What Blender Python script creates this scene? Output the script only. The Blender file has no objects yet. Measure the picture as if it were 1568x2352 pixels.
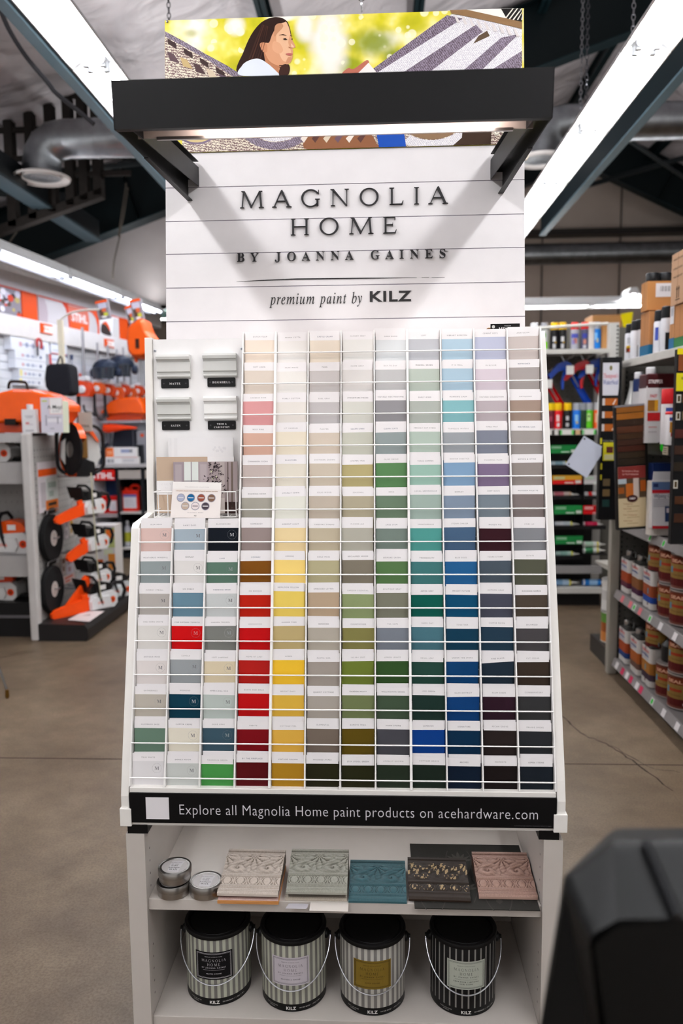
import bpy, bmesh, math, random
from mathutils import Vector, Matrix
R = random.Random(7)
S = bpy.context.scene
COL = S.collection

# ------------------------------------------------------------ camera, world, exposure
FPX, CAM_Z = 1810.0, 1.52                      # focal length in pixels of the 1568x2352 frame, eye height
PITCH, YAW, ROLL = math.radians(6.43), math.radians(2.72), 0.0095
FW = Vector((-math.sin(YAW)*math.cos(PITCH), math.cos(YAW)*math.cos(PITCH), -math.sin(PITCH)))
R0 = Vector((math.cos(YAW), math.sin(YAW), 0))
U0 = R0.cross(FW)
RT = R0*math.cos(ROLL) - U0*math.sin(ROLL)
UP = R0*math.sin(ROLL) + U0*math.cos(ROLL)
EYE = Vector((0, 0, CAM_Z))
cd = bpy.data.cameras.new('camera')
cam = bpy.data.objects.new('camera', cd)
COL.objects.link(cam)
cam.matrix_world = Matrix(((RT.x, UP.x, -FW.x, EYE.x), (RT.y, UP.y, -FW.y, EYE.y), (RT.z, UP.z, -FW.z, EYE.z), (0, 0, 0, 1)))
cd.sensor_fit = 'VERTICAL'
cd.sensor_height = 36.0
cd.lens = FPX/2352*36.0
cd.clip_start = 0.05
cd.dof.use_dof = True
cd.dof.focus_distance = 1.98
cd.dof.aperture_fstop = 2.8
S.camera = cam
S.view_settings.view_transform = 'Standard'
S.view_settings.look = 'None'
S.view_settings.gamma = 1.0
S.view_settings.use_curve_mapping = False
S.view_settings.exposure = 1.3
S.cycles.use_denoising = True
S.cycles.max_bounces = 6
S.cycles.sample_clamp_indirect = 4.0
w = bpy.data.worlds.new('world')
S.world = w
w.use_nodes = True
w.node_tree.nodes['Background'].inputs[0].default_value = (1.0, 0.97, 0.95, 1)
w.node_tree.nodes['Background'].inputs[1].default_value = 0.36
TUBE_POWER = 28.0                              # emission of the fluorescent tubes
VALANCE_POWER = 5.5
ADDED_UPLIGHT = 30.0  # emission of the strips added on the fixture tops
AWNING_POWER = 11.0

def ray(x, y):
    return FW + RT*((x-784)/FPX) + UP*((1176-y)/FPX)
def at(x, y, X=None, Y=None, Z=None):
    """The point of the place that the photograph shows at pixel x, y, on a plane of known X, Y or Z."""
    d = ray(x, y)
    t = X/d.x if X is not None else Y/d.y if Y is not None else (Z-CAM_Z)/d.z
    return EYE + d*t
def onpl(x, y, P, N):
    d = ray(x, y)
    return EYE + d*((P-EYE).dot(N)/d.dot(N))

# ------------------------------------------------------------ colours and materials
def s2l(c):
    return c/12.92 if c <= .04045 else ((c+.055)/1.055)**2.4
def hx(h):
    if not isinstance(h, str):
        return h
    return tuple(s2l(int(h[i:i+2], 16)/255) for i in (0, 2, 4))

MATS = {}
def mat(name):
    if name in MATS:
        return MATS[name]
    m = bpy.data.materials.new(name)
    m.use_nodes = True
    nt = m.node_tree
    bs = nt.nodes['Principled BSDF']
    at_ = nt.nodes.new('ShaderNodeAttribute')
    at_.attribute_name = 'Col'
    spec = dict(matte=(.62, 0, .35), paper=(.6, 0, .12), card=(.5, 0, .12), laminate=(.4, 0, .3), gloss=(.25, 0, .4), satin=(.42, 0, .2),
                metal=(.3, 1, .5), rough=(.85, 0, .2), galv=(.36, 1, .5), blackmetal=(.5, 0, .18), film=(.12, 0, .6), wax=(.5, 0, .2), rubber=(.5, 0, .22)).get(name)
    col = at_.outputs['Color']
    if name.startswith('emit'):
        k = float(name.split('_')[1])
        nt.links.new(col, bs.inputs['Emission Color'])
        bs.inputs['Emission Strength'].default_value = k
        bs.inputs['Base Color'].default_value = (.8, .8, .8, 1)
        MATS[name] = m
        return m
    bs.inputs['Roughness'].default_value = spec[0]
    bs.inputs['Metallic'].default_value = spec[1]
    bs.inputs['Specular IOR Level'].default_value = spec[2]
    tc = nt.nodes.new('ShaderNodeTexCoord')
    nz = nt.nodes.new('ShaderNodeTexNoise')
    nz.inputs['Scale'].default_value = {'galv': 9, 'rough': 30, 'card': 6}.get(name, 14)
    nz.inputs['Detail'].default_value = 4
    nt.links.new(tc.outputs['Object'], nz.inputs['Vector'])
    rp = nt.nodes.new('ShaderNodeMapRange')
    amt = {'galv': .3, 'rough': .16, 'card': .02, 'paper': .03, 'laminate': .05, 'metal': .12}.get(name, .07)
    rp.inputs['From Min'].default_value = .3
    rp.inputs['From Max'].default_value = .7
    rp.inputs['To Min'].default_value = 1-amt
    rp.inputs['To Max'].default_value = 1.0
    nt.links.new(nz.outputs['Fac'], rp.inputs['Value'])
    mx = nt.nodes.new('ShaderNodeMix')
    mx.data_type = 'RGBA'
    mx.blend_type = 'MULTIPLY'
    mx.inputs['Factor'].default_value = 1
    nt.links.new(col, mx.inputs['A'])
    nt.links.new(rp.outputs['Result'], mx.inputs['B'])
    nt.links.new(mx.outputs['Result'], bs.inputs['Base Color'])
    if name in ('rough', 'galv', 'wax', 'blackmetal'):
        bp = nt.nodes.new('ShaderNodeBump')
        bp.inputs['Strength'].default_value = .12
        bp.inputs['Distance'].default_value = .004
        nt.links.new(nz.outputs['Fac'], bp.inputs['Height'])
        nt.links.new(bp.outputs['Normal'], bs.inputs['Normal'])
    MATS[name] = m
    return m

# ------------------------------------------------------------ lettering: glyphs of the built-in font, read once
GLYPH = {}
def mathmap(ch, style):
    if style == 'serif' and ch.isupper():
        return chr(0x1D400+ord(ch)-65)
    if style == 'serif' and ch.islower():
        return chr(0x1D41A+ord(ch)-97)
    if style == 'italic' and ch.islower():
        return 'ℎ' if ch == 'h' else chr(0x1D44E+ord(ch)-97)
    return ch
def load_glyphs():
    want = {'sans': "ABCDEFGHIJKLMNOPQRSTUVWXYZabcdefghijklmnopqrstuvwxyz0123456789.'&-/$%!,:()•",
            'light': "Explore all Magnolia Home paint products on acehardware.com",
            'bold': "ABCDEFGHIJKLMNOPQRSTUVWXYZabcdefghijklmnopqrstuvwxyz0123456789'&!.",
            'serif': "ABCDEFGHIJKLMNOPQRSTUVWXYZabcdefghijklmnopqrstuvwxyz&'",
            'serifb': "BYJOANGIESM", 'italic': "premiuntabyWigClohskAM"}
    off = {'sans': 0.0, 'light': -.0115, 'bold': .028, 'serif': -.004, 'serifb': -.012, 'italic': .003}
    todo = []
    for st, chars in want.items():
        for ch in sorted(set(chars)-{' '}):
            g = mathmap(ch, 'serif' if st == 'serifb' else st)
            for body, tagk in ((g, 'g'), ('H'+g+'H', 'w')):
                cu = bpy.data.curves.new('g', 'FONT')
                cu.body = body
                cu.resolution_u = 2 if st == 'sans' else 3
                cu.offset = off[st] if tagk == 'g' else 0
                cu.size = 1.0
                o = bpy.data.objects.new('g', cu)
                COL.objects.link(o)
                todo.append((st, ch, tagk, o, cu))
    cu = bpy.data.curves.new('g', 'FONT')
    cu.body = 'HH'
    o = bpy.data.objects.new('g', cu)
    COL.objects.link(o)
    todo.append((None, None, 'h', o, cu))
    dg = bpy.context.evaluated_depsgraph_get()
    dg.update()
    wid = {}
    for st, ch, k, o, cu in todo:
        me = bpy.data.meshes.new_from_object(o.evaluated_get(dg))
        vs = [v.co.copy() for v in me.vertices]
        if k == 'g':
            GLYPH[st, ch] = [[(v.x, v.y) for v in vs], [tuple(p.vertices) for p in me.polygons], 0]
        elif vs:
            wid[st, ch] = max(v.x for v in vs)-min(v.x for v in vs)
        bpy.data.meshes.remove(me)
    hh = wid[None, None]
    for (st, ch), g in GLYPH.items():
        g[2] = wid[st, ch]-hh
    for st, ch, k, o, cu in todo:
        bpy.data.objects.remove(o)
        bpy.data.curves.remove(cu)
load_glyphs()
def roman_glyphs():
    """Thin roman capitals for the big name on the sign: thick stems, hairlines and bracketed serifs."""
    A, t, H = .072, .030, .70
    def rect(x0, y0, x1, y1):
        return [(x0, y0), (x1, y0), (x1, y1), (x0, y1)]
    def diag(xa, xb, w, y0=0, y1=H):
        return [(xa, y0), (xa+w, y0), (xb+w, y1), (xb, y1)]
    def ser(xc, y, half, up):
        d = .022 if up else -.022
        return [(xc-half, y), (xc+half, y), (xc+half*.55, y+d), (xc-half*.55, y+d)] if up else [(xc-half*.55, y+d), (xc+half*.55, y+d), (xc+half, y), (xc-half, y)]
    def stem(x, w=A):
        return [rect(x, 0, x+w, H), ser(x+w/2, 0, w/2+.055, True), ser(x+w/2, H, w/2+.055, False)]
    def ring(cx, cy, a0, a1, rx=.355, ry=.365, ix=.278, iy=.338):
        n = 40
        out = []
        for i in range(n):
            u, v = a0+(a1-a0)*i/n, a0+(a1-a0)*(i+1)/n
            out.append([(cx+rx*math.cos(u), cy+ry*math.sin(u)), (cx+rx*math.cos(v), cy+ry*math.sin(v)), (cx+ix*math.cos(v), cy+iy*math.sin(v)), (cx+ix*math.cos(u), cy+iy*math.sin(u))])
        return out
    G = {'I': (stem(.07), .21),
         'L': (stem(.07)+[rect(.10, 0, .50, t), [(.45, 0), (.50, 0), (.535, .16), (.515, .16)]], .56),
         'H': (stem(.07)+stem(.57)+[rect(.1, .345, .6, .345+t)], .71),
         'E': (stem(.07)+[rect(.1, 0, .48, t), rect(.1, H-t, .46, H), rect(.1, .35, .38, .35+t), [(.44, 0), (.48, 0), (.515, .15), (.497, .15)], [(.445, .57), (.465, .57), (.47, H), (.43, H)], [(.365, .29), (.385, .29), (.385, .445), (.365, .445)]], .54),
         'O': (ring(.38, .35, 0, 2*math.pi), .76),
         'G': (ring(.38, .35, .62, 2*math.pi-.72)+[rect(.60, .03, .668, .31), ser(.634, .31, .095, False), [(.62, .0), (.668, .05), (.60, .12), (.60, .03)], [(.66, .53), (.69, .53), (.69, .68), (.66, .68)]], .74),
         'A': ([diag(.03, .305, t), [(.33, H+.015), (.36, H+.015), (.645, 0), (.56, 0), (.30, H-.06)], rect(.14, .235, .54, .235+t), ser(.05, 0, .085, True), ser(.60, 0, .105, True)], .68),
         'M': ([diag(.08, .13, t), diag(.78, .73, A), [(.12, H), (.20, H), (.475, .05), (.44, 0), (.41, 0)], [(.41, 0), (.44, 0), (.78, H), (.745, H)], ser(.095, 0, .085, True), ser(.82, 0, .10, True), ser(.13, H, .07, False), ser(.79, H, .07, False)], .90),
         'N': ([rect(.10, 0, .10+t, H), rect(.62, 0, .62+t, H), [(.06, H), (.15, H), (.65, 0), (.60, -.01)], ser(.115, 0, .085, True), ser(.635, H, .085, False), ser(.09, H, .07, False)], .73)}
    for ch, (polys, adv) in G.items():
        vs, fs = [], []
        for p in polys:
            ar = sum(p[i][0]*p[(i+1) % len(p)][1]-p[(i+1) % len(p)][0]*p[i][1] for i in range(len(p)))
            if ar < 0:
                p = p[::-1]
            fs.append(tuple(range(len(vs), len(vs)+len(p))))
            vs += p
        GLYPH['roman', ch] = [vs, fs, adv]
roman_glyphs()

def text_layout(txt, style='sans', track=0.0, space=.28):
    out, x = [], 0.0
    for ch in txt:
        if ch == ' ' or (style, ch) not in GLYPH:
            x += space+track
            continue
        g = GLYPH[style, ch]
        out.append((x, g))
        x += g[2]+track
    return out, max(x-track, .001)

# ------------------------------------------------------------ mesh builder
class MB:
    def __init__(self, c='ffffff', m='matte'):
        self.v, self.f, self.c, self.m, self.s = [], [], [], [], []
        self.col, self.mt = c, m
        self.T = Matrix.Identity(4)
    def at(self, loc=(0, 0, 0), rz=0, rx=0, ry=0, sc=1):
        self.T = Matrix.Translation(loc) @ Matrix.Rotation(rz, 4, 'Z') @ Matrix.Rotation(ry, 4, 'Y') @ Matrix.Rotation(rx, 4, 'X') @ Matrix.Scale(sc, 4)
        return self
    def add(self, pts, faces, c=None, m=None, smooth=False, cols=None):
        b = len(self.v)
        self.v += [self.T @ Vector(p) for p in pts]
        c = hx(c if c is not None else self.col)
        m = m or self.mt
        for i, f in enumerate(faces):
            self.f.append([b+k for k in f])
            self.c.append(hx(cols[i]) if cols else c)
            self.m.append(m)
            self.s.append(smooth)
        return self
    def poly(self, pts, c=None, m=None):
        return self.add(pts, [list(range(len(pts)))], c, m)
    def box(self, x0, x1, y0, y1, z0, z1, c=None, m=None):
        p = [(x, y, z) for z in (z0, z1) for y in (y0, y1) for x in (x0, x1)]
        return self.add(p, [(0, 2, 3, 1), (4, 5, 7, 6), (0, 1, 5, 4), (2, 6, 7, 3), (0, 4, 6, 2), (1, 3, 7, 5)], c, m)
    def hexa(self, p, c=None, m=None):           # eight corners, bottom ring then top ring
        return self.add(p, [(3, 2, 1, 0), (4, 5, 6, 7), (0, 1, 5, 4), (1, 2, 6, 5), (2, 3, 7, 6), (3, 0, 4, 7)], c, m)
    def prism(self, poly, a, b, plane='yz', c=None, m=None, smooth=False):
        """A 2-D outline extruded from a to b along the axis that plane leaves out."""
        def P(u, v, t):
            return (t, u, v) if plane == 'yz' else (u, t, v) if plane == 'xz' else (u, v, t)
        n = len(poly)
        pts = [P(u, v, a) for u, v in poly]+[P(u, v, b) for u, v in poly]
        self.add(pts, [list(range(n-1, -1, -1)), list(range(n, 2*n))], c, m)
        return self.add(pts, [(i, (i+1) % n, n+(i+1) % n, n+i) for i in range(n)], c, m, smooth)
    def lathe(self, prof, seg=32, c=None, m=None, axis='z', cols=None, stripe=None, smooth=True, caps=True):
        """prof: (radius, height) pairs; cols one colour per band; stripe(i, band) may give a colour for each facet."""
        pts = []
        for r, h in prof:
            for i in range(seg):
                a = 2*math.pi*i/seg
                x, y = r*math.cos(a), r*math.sin(a)
                pts.append((x, y, h) if axis == 'z' else (h, x, y) if axis == 'x' else (x, -h, y) if axis == 'y-' else (x, h, y))
        b0 = len(self.v)
        self.v += [self.T @ Vector(p) for p in pts]
        for k in range(len(prof)-1):
            for i in range(seg):
                j = (i+1) % seg
                self.f.append([b0+k*seg+i, b0+k*seg+j, b0+(k+1)*seg+j, b0+(k+1)*seg+i])
                self.c.append(hx((stripe and stripe(i, k)) or (cols[k] if cols else (c or self.col))))
                self.m.append(m or self.mt)
                self.s.append(smooth)
        if caps:
            n = len(prof)
            self.f.append([b0+i for i in range(seg-1, -1, -1)])
            self.f.append([b0+(n-1)*seg+i for i in range(seg)])
            self.c += [hx(cols[0] if cols else (c or self.col)), hx(cols[-1] if cols else (c or self.col))]
            self.m += [m or self.mt]*2
            self.s += [False]*2
        return self
    def tube(self, path, r, seg=8, c=None, m=None, closed=False):
        path = [Vector(p) for p in path]
        n = len(path)
        rr = r if isinstance(r, (list, tuple)) else [r]*n
        pts, up = [], None
        for i, p in enumerate(path):
            d = (path[(i+1) % n]-path[i-1]) if closed else (path[min(i+1, n-1)]-path[max(i-1, 0)])
            d.normalize()
            if up is None:
                up = Vector((0, 0, 1)) if abs(d.z) < .9 else Vector((1, 0, 0))
            s = d.cross(up).normalized()
            up = s.cross(d).normalized()
            for k in range(seg):
                a = 2*math.pi*k/seg
                pts.append(p+(s*math.cos(a)+up*math.sin(a))*rr[i])
        fs = []
        for i in range(n if closed else n-1):
            j = (i+1) % n
            for k in range(seg):
                q = (k+1) % seg
                fs.append((i*seg+k, i*seg+q, j*seg+q, j*seg+k))
        if not closed:
            fs += [list(range(seg-1, -1, -1)), [(n-1)*seg+k for k in range(seg)]]
        return self.add(pts, fs, c, m, True)
    def text(self, txt, fn, h, c='111111', style='sans', track=0.0, align='c', m=None, sx=1.0, depth=0, width=None, space=.28, only=None):
        """Lettering whose capital height is h; fn(u, v) or fn(u, v, d) puts it on its surface, u from the anchor, v up from the baseline."""
        lay, wd = text_layout(txt, style, track, space)
        k = h/.70
        if width:
            sx = width/(wd*k)
        o = {'c': -wd/2, 'l': 0, 'r': -wd}[align]
        for x, g in (lay if only is None else lay[only:only+1]):
            f2 = [((x+o+gx)*k*sx, gy*k) for gx, gy in g[0]]
            if not depth:
                self.add([fn(u, v) for u, v in f2], g[1], c, m)
            else:
                n = len(f2)
                self.add([fn(u, v, depth) for u, v in f2], g[1], c, m)
                cnt = {}
                for f in g[1]:
                    for i in range(len(f)):
                        e = (f[i], f[(i+1) % len(f)])
                        cnt[e] = 1
                rim = [e for e in cnt if (e[1], e[0]) not in cnt]
                self.add([fn(u, v, depth) for u, v in f2]+[fn(u, v, 0) for u, v in f2], [(b, a, n+a, n+b) for a, b in rim], c, m)
        return self
    def build(self, name, parent=None, loc=None, label=None, cat=None, group=None, kind=None, bevel=0, seg=2, solid=0, subsurf=0):
        me = bpy.data.meshes.new(name)
        org = Vector(loc) if loc is not None else (Vector(parent['base']) if parent is not None and 'base' in parent else None)
        if org is None:
            lo = [min(v[i] for v in self.v) for i in range(3)]
            hi = [max(v[i] for v in self.v) for i in range(3)]
            org = Vector(((lo[0]+hi[0])/2, (lo[1]+hi[1])/2, lo[2]))
        me.from_pydata([tuple(v-org) for v in self.v], [], self.f)
        names = []
        for q in self.m:
            if q not in names:
                names.append(q)
        for q in names:
            me.materials.append(mat(q) if isinstance(q, str) else q)
        me.polygons.foreach_set('material_index', [names.index(q) for q in self.m])
        me.polygons.foreach_set('use_smooth', self.s)
        ca = me.color_attributes.new('Col', 'FLOAT_COLOR', 'CORNER')
        buf = []
        for p in me.polygons:
            k = self.c[p.index]
            buf += [k[0], k[1], k[2], 1.0]*p.loop_total
        ca.data.foreach_set('color', buf)
        me.update()
        if any(self.s):
            me.set_sharp_from_angle(angle=math.radians(38))
        o = bpy.data.objects.new(name, me)
        COL.objects.link(o)
        o['base'] = tuple(org)
        if parent is not None:
            o.parent = parent
        else:
            o.location = org
        if bevel:
            b = o.modifiers.new('bevel', 'BEVEL')
            b.width = bevel
            b.segments = seg
            b.limit_method = 'ANGLE'
            b.angle_limit = math.radians(40)
            b.harden_normals = False
        if subsurf:
            b = o.modifiers.new('sub', 'SUBSURF')
            b.levels = b.render_levels = subsurf
        tag(o, label, cat, group, kind)
        return o

def tag(o, label=None, cat=None, group=None, kind=None):
    for k, v in (('label', label), ('category', cat), ('group', group), ('kind', kind)):
        if v:
            o[k] = v
    return o
def thing(name, loc, label, cat, group=None):
    """An Empty at a thing's base; its parts are built in place and parented to it."""
    o = bpy.data.objects.new(name, None)
    COL.objects.link(o)
    o.location = loc
    o['base'] = tuple(loc)
    o.empty_display_size = .05
    return tag(o, label, cat, group)
def copy_thing(root, loc, rz, name=None, label=None, group=None):
    r = root.copy()
    COL.objects.link(r)
    r.location = loc
    r.rotation_euler.z = rz
    if label:
        r['label'] = label
    if group:
        r['group'] = group
    for ch in list(root.children):
        c = ch.copy()
        COL.objects.link(c)
        c.parent = r
    return r
def rounded(x0, x1, y0, y1, r, n=4):
    out = []
    for cx, cy, a in ((x1-r, y0+r, -90), (x1-r, y1-r, 0), (x0+r, y1-r, 90), (x0+r, y0+r, 180)):
        for i in range(n+1):
            t = math.radians(a+90*i/n)
            out.append((cx+r*math.cos(t), cy+r*math.sin(t)))
    return out
def smooth_loop(pts, n=5, closed=True):
    out, k = [], len(pts)
    rng = range(k if closed else k-1)
    for i in rng:
        p0 = pts[(i-1) % k] if closed else pts[max(i-1, 0)]
        p1, p2 = pts[i], pts[(i+1) % k]
        p3 = pts[(i+2) % k] if closed else pts[min(i+2, k-1)]
        for j in range(n):
            t = j/n
            out.append(tuple(.5*((2*b)+(-a+c)*t+(2*a-5*b+4*c-d)*t*t+(-a+3*b-3*c+d)*t**3) for a, b, c, d in zip(p0, p1, p2, p3)))
    if not closed:
        out.append(tuple(pts[-1]))
    return out
ORD = ['first', 'second', 'third', 'fourth', 'fifth', 'sixth', 'seventh', 'eighth', 'ninth', 'tenth', 'eleventh', 'twelfth', 'thirteenth', 'fourteenth']
# ------------------------------------------------------------ the setting
def node_mat(name, build):
    m = bpy.data.materials.new(name)
    m.use_nodes = True
    build(m.node_tree, m.node_tree.nodes['Principled BSDF'])
    return m
def ramp(nt, fac, stops):
    r = nt.nodes.new('ShaderNodeValToRGB')
    e = r.color_ramp.elements
    for i, (p, c) in enumerate(stops):
        q = e[i] if i < 2 else e.new(p)
        q.position = p
        q.color = (*hx(c), 1)
    nt.links.new(fac, r.inputs['Fac'])
    return r.outputs['Color']
def noise(nt, sc, det=6, rough=.6, vec=None, dist=0):
    n = nt.nodes.new('ShaderNodeTexNoise')
    n.inputs['Scale'].default_value = sc
    n.inputs['Detail'].default_value = det
    n.inputs['Roughness'].default_value = rough
    n.inputs['Distortion'].default_value = dist
    if vec is None:
        tc = nt.nodes.new('ShaderNodeTexCoord')
        vec = tc.outputs['Object']
    nt.links.new(vec, n.inputs['Vector'])
    return n.outputs['Fac']
def mul(nt, a, b, f=1.0):
    x = nt.nodes.new('ShaderNodeMix')
    x.data_type = 'RGBA'
    x.blend_type = 'MULTIPLY'
    x.inputs['Factor'].default_value = f
    nt.links.new(a, x.inputs['A'])
    nt.links.new(b, x.inputs['B'])
    return x.outputs['Result']
def concrete(nt, bs):
    big = ramp(nt, noise(nt, .9, 5, .6, dist=.5), [(.3, '5a4b3c'), (.5, '6d5e4d'), (.7, '80705d')])
    mid = ramp(nt, noise(nt, 7, 7, .65), [(.3, 'cfcac4'), (.7, 'ffffff')])
    fine = ramp(nt, noise(nt, 130, 3, .6), [(.35, 'd9d4ce'), (.6, 'ffffff')])
    nt.links.new(mul(nt, mul(nt, big, mid), fine), bs.inputs['Base Color'])
    rr = nt.nodes.new('ShaderNodeMapRange')
    rr.inputs['To Min'].default_value = .32
    rr.inputs['To Max'].default_value = .55
    nt.links.new(noise(nt, 3, 5), rr.inputs['Value'])
    nt.links.new(rr.outputs['Result'], bs.inputs['Roughness'])
    bs.inputs['Specular IOR Level'].default_value = .35
def insulation(nt, bs):
    c = ramp(nt, noise(nt, 1.1, 5, .55, dist=.6), [(.3, 'c2bbbf'), (.5, 'd2ccd0'), (.7, 'e0dade')])
    nt.links.new(c, bs.inputs['Base Color'])
    bs.inputs['Roughness'].default_value = .38
    bp = nt.nodes.new('ShaderNodeBump')
    bp.inputs['Strength'].default_value = .7
    bp.inputs['Distance'].default_value = .25
    nt.links.new(noise(nt, 1.3, 4, .5, dist=.8), bp.inputs['Height'])
    nt.links.new(bp.outputs['Normal'], bs.inputs['Normal'])
def wallpaint(c1, c2):
    def f(nt, bs):
        nt.links.new(ramp(nt, noise(nt, 1.5, 4), [(.3, c1), (.7, c2)]), bs.inputs['Base Color'])
        bs.inputs['Roughness'].default_value = .7
    return f
M_CONC = node_mat('concrete', concrete)
M_INS = node_mat('roof_insulation', insulation)
M_GREY = node_mat('grey_wall_paint', wallpaint('cbbbae', 'd6c7bb'))
M_WHITE = node_mat('white_wall_paint', wallpaint('cfc8c8', 'dcd6d6'))

b = MB(m=M_CONC)
b.poly([(-11, -4, 0), (13, -4, 0), (13, 16, 0), (-11, 16, 0)], 'ffffff', M_CONC)
b.build('floor', loc=(0, 0, 0), kind='structure')
# saw-cut control joint and the hairline cracks in the slab
b = MB('2c2621', 'rough')
b.poly([(-6, 3.405, .0006), (1.9, 3.405, .0006), (1.9, 3.413, .0006), (-6, 3.413, .0006)])
b.build('floor_joint', kind='structure')
b = MB('2a2520', 'rough')
def crack(pts, wd):
    P = [at(x, y, Z=.0008) for x, y in pts]
    fine = []
    for i in range(len(P)-1):
        for k in range(6):
            t = k/6
            q = P[i].lerp(P[i+1], t)
            fine.append(q+Vector((R.uniform(-.008, .008), R.uniform(-.008, .008), 0)))
    for i in range(len(fine)-1):
        d = (fine[i+1]-fine[i]).normalized()
        s = Vector((-d.y, d.x, 0))*wd*R.uniform(.5, 1.2)
        b.poly([fine[i]-s, fine[i+1]-s, fine[i+1]+s, fine[i]+s])
crack([(1285, 1640), (1345, 1690), (1400, 1712), (1450, 1745), (1568, 1835)], .0035)
crack([(1400, 1712), (1500, 1765), (1568, 1775)], .002)
b.build('floor_crack', kind='structure')

RX, RZ, SL, SR = 3.5, 6.3, .34, .48             # ridge line of the roof and its two pitches
def roof(x):
    return RZ-(RX-x)*SL if x < RX else RZ-(x-RX)*SR
b = MB(m=M_INS)
NX, NY = 40, 40
def sag(x, y):
    return -.06*abs(math.sin(y*math.pi/1.9))*(.6+.4*math.sin(x*1.7))
xs = [-11+i*(24/NX) for i in range(NX+1)]+[RX]
xs.sort()
pts = [(x, -4+j*.5, roof(x)+.34+sag(x, -4+j*.5)) for j in range(NY+1) for x in xs]
n = len(xs)
b.add(pts, [(j*n+i, j*n+i+1, (j+1)*n+i+1, (j+1)*n+i) for j in range(NY) for i in range(n-1)], 'ffffff', M_INS, True)
b.build('ceiling', loc=(0, 0, 0), kind='structure')
b = MB(m=M_GREY)
b.poly([(-11, 15, 0), (13, 15, 0), (13, 15, roof(13)+.3), (RX, 15, RZ+.35), (-11, 15, roof(-11)+.3)], 'ffffff', M_GREY)
b.build('wall_back', loc=(0, 15, 0), kind='structure')
b = MB('6e645e', 'matte')
for x in (2.1, 3.0, 4.4, 5.9):
    b.box(x-.012, x+.012, 14.97, 14.998, 2.2, 6)
b.build('trim_1', kind='structure', loc=(0, 14.97, 0))
b = MB('3a3634', 'satin')
b.box(1.5, 9, 14.7, 14.98, 4.83, 4.93)
b.build('trim_2', kind='structure')

GREEN = '0c171a'
def ibeam(name, p, q, h, wd, up=(0, 0, 1), c=GREEN, flange='14262b'):
    p, q, up = Vector(p), Vector(q), Vector(up)
    d = (q-p).normalized()
    s = d.cross(up).normalized()
    u = s.cross(d).normalized()
    b = MB(c, 'satin')
    def bar(w2, z0, z1, cc):
        r = [p-s*w2+u*z0, p+s*w2+u*z0, q+s*w2+u*z0, q-s*w2+u*z0, p-s*w2+u*z1, p+s*w2+u*z1, q+s*w2+u*z1, q-s*w2+u*z1]
        b.hexa(r, cc)
    bar(.006, -h/2, h/2, c)
    bar(wd/2, -h/2, -h/2+.014, flange)
    bar(wd/2, h/2-.014, h/2, c)
    for k in range(1, 6):                      # web stiffeners
        a = p.lerp(q, k/6)
        b.hexa([a-s*wd*.45-d*.005-u*h*.47, a+s*wd*.45-d*.005-u*h*.47, a+s*wd*.45+d*.005-u*h*.47, a-s*wd*.45+d*.005-u*h*.47,
                a-s*wd*.45-d*.005+u*h*.47, a+s*wd*.45-d*.005+u*h*.47, a+s*wd*.45+d*.005+u*h*.47, a-s*wd*.45+d*.005+u*h*.47], c)
    return b.build(name, kind='structure')
for y in (9.0, 14.2):
    ibeam('beam', (-9, y, roof(-9)-.10), (RX, y, RZ-.10), .66, .22)
    ibeam('beam', (RX, y, RZ-.10), (12, y, roof(12)-.10), .66, .22)
# purlins under the deck run front to back
for x in (-6.4, -5.0, -3.7, -2.3, -.95, .4, 1.75, 3.0, 4.6, 5.9, 7.2):
    ibeam('purlin_beam', (x, -3.5, roof(x)+.2), (x, 14.9, roof(x)+.2), .17, .09, c='121e22')
# knee braces and the rods crossing below the deck
for p, q, r in (((3.3, 14.0, 5.4), (6.5, 9.2, 5.2), .04), ((-3.2, 8.9, 4.0), (-4.9, 6.0, 3.5), .05), ((-5.6, 6.4, 3.3), (-2.2, 8.6, 4.3), .03), ((2.2, 9.1, 4.9), (5.8, 13.8, 5.0), .025)):
    b = MB('22282b', 'satin')
    b.tube([p, q], r, 8)
    b.build('brace_beam', kind='structure')
# channel struts that the light rows hang beside
for x in (-1.76, 1.76):
    b = MB('0e1a1f', 'satin')
    b.box(x-.02, x+.02, -3, 8.8, 3.5, 3.72)
    b.box(x-.032, x+.032, -3, 8.8, 3.49, 3.505, '5a707b')
    b.build('strut_beam', kind='structure')
b = MB('23272a', 'satin')
p0, p1 = at(0, 395, X=-3.07), at(150, 492, X=-3.07)
b.box(-3.13, -3.01, 3.5, 8.7, 3.52, 3.72)
b.box(-3.16, -2.98, 3.5, 8.7, 3.50, 3.525, '39474e')
b.build('strut_beam', kind='structure')
# bare stud partition up under the roof, left
b = MB('2c2826', 'rough')
for px in (22, 70, 116, 158, 190, 222):
    p, q = at(px, 330, Y=7.4), at(px, 530-.36*px, Y=7.4)
    b.box(p.x-.038, p.x+.038, 7.36, 7.46, q.z, roof(p.x)+.32)
p, q = at(-10, 534, Y=7.4), at(236, 444, Y=7.4)
b.hexa([p+Vector((0, -.04, -.04)), q+Vector((0, -.04, -.04)), q+Vector((0, .06, -.04)), p+Vector((0, .06, -.04)), p+Vector((0, -.04, .04)), q+Vector((0, -.04, .04)), q+Vector((0, .06, .04)), p+Vector((0, .06, .04))])
for py in (225, 300, 366, 405):
    p, q = at(-40, py, Y=7.39), at(min(300, (525-py)/.36), py, Y=7.39)
    b.box(p.x, q.x, 7.38, 7.42, p.z-.022, p.z+.022)
b.build('stud_partition_frame', kind='structure')
b = MB(m=M_WHITE)
b.poly([(-9, 9.9, 3.0), (-2.2, 9.9, 3.0), (-2.2, 9.9, roof(-2.2)+.32), (-9, 9.9, roof(-9)+.32)], 'ffffff', M_WHITE)
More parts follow.
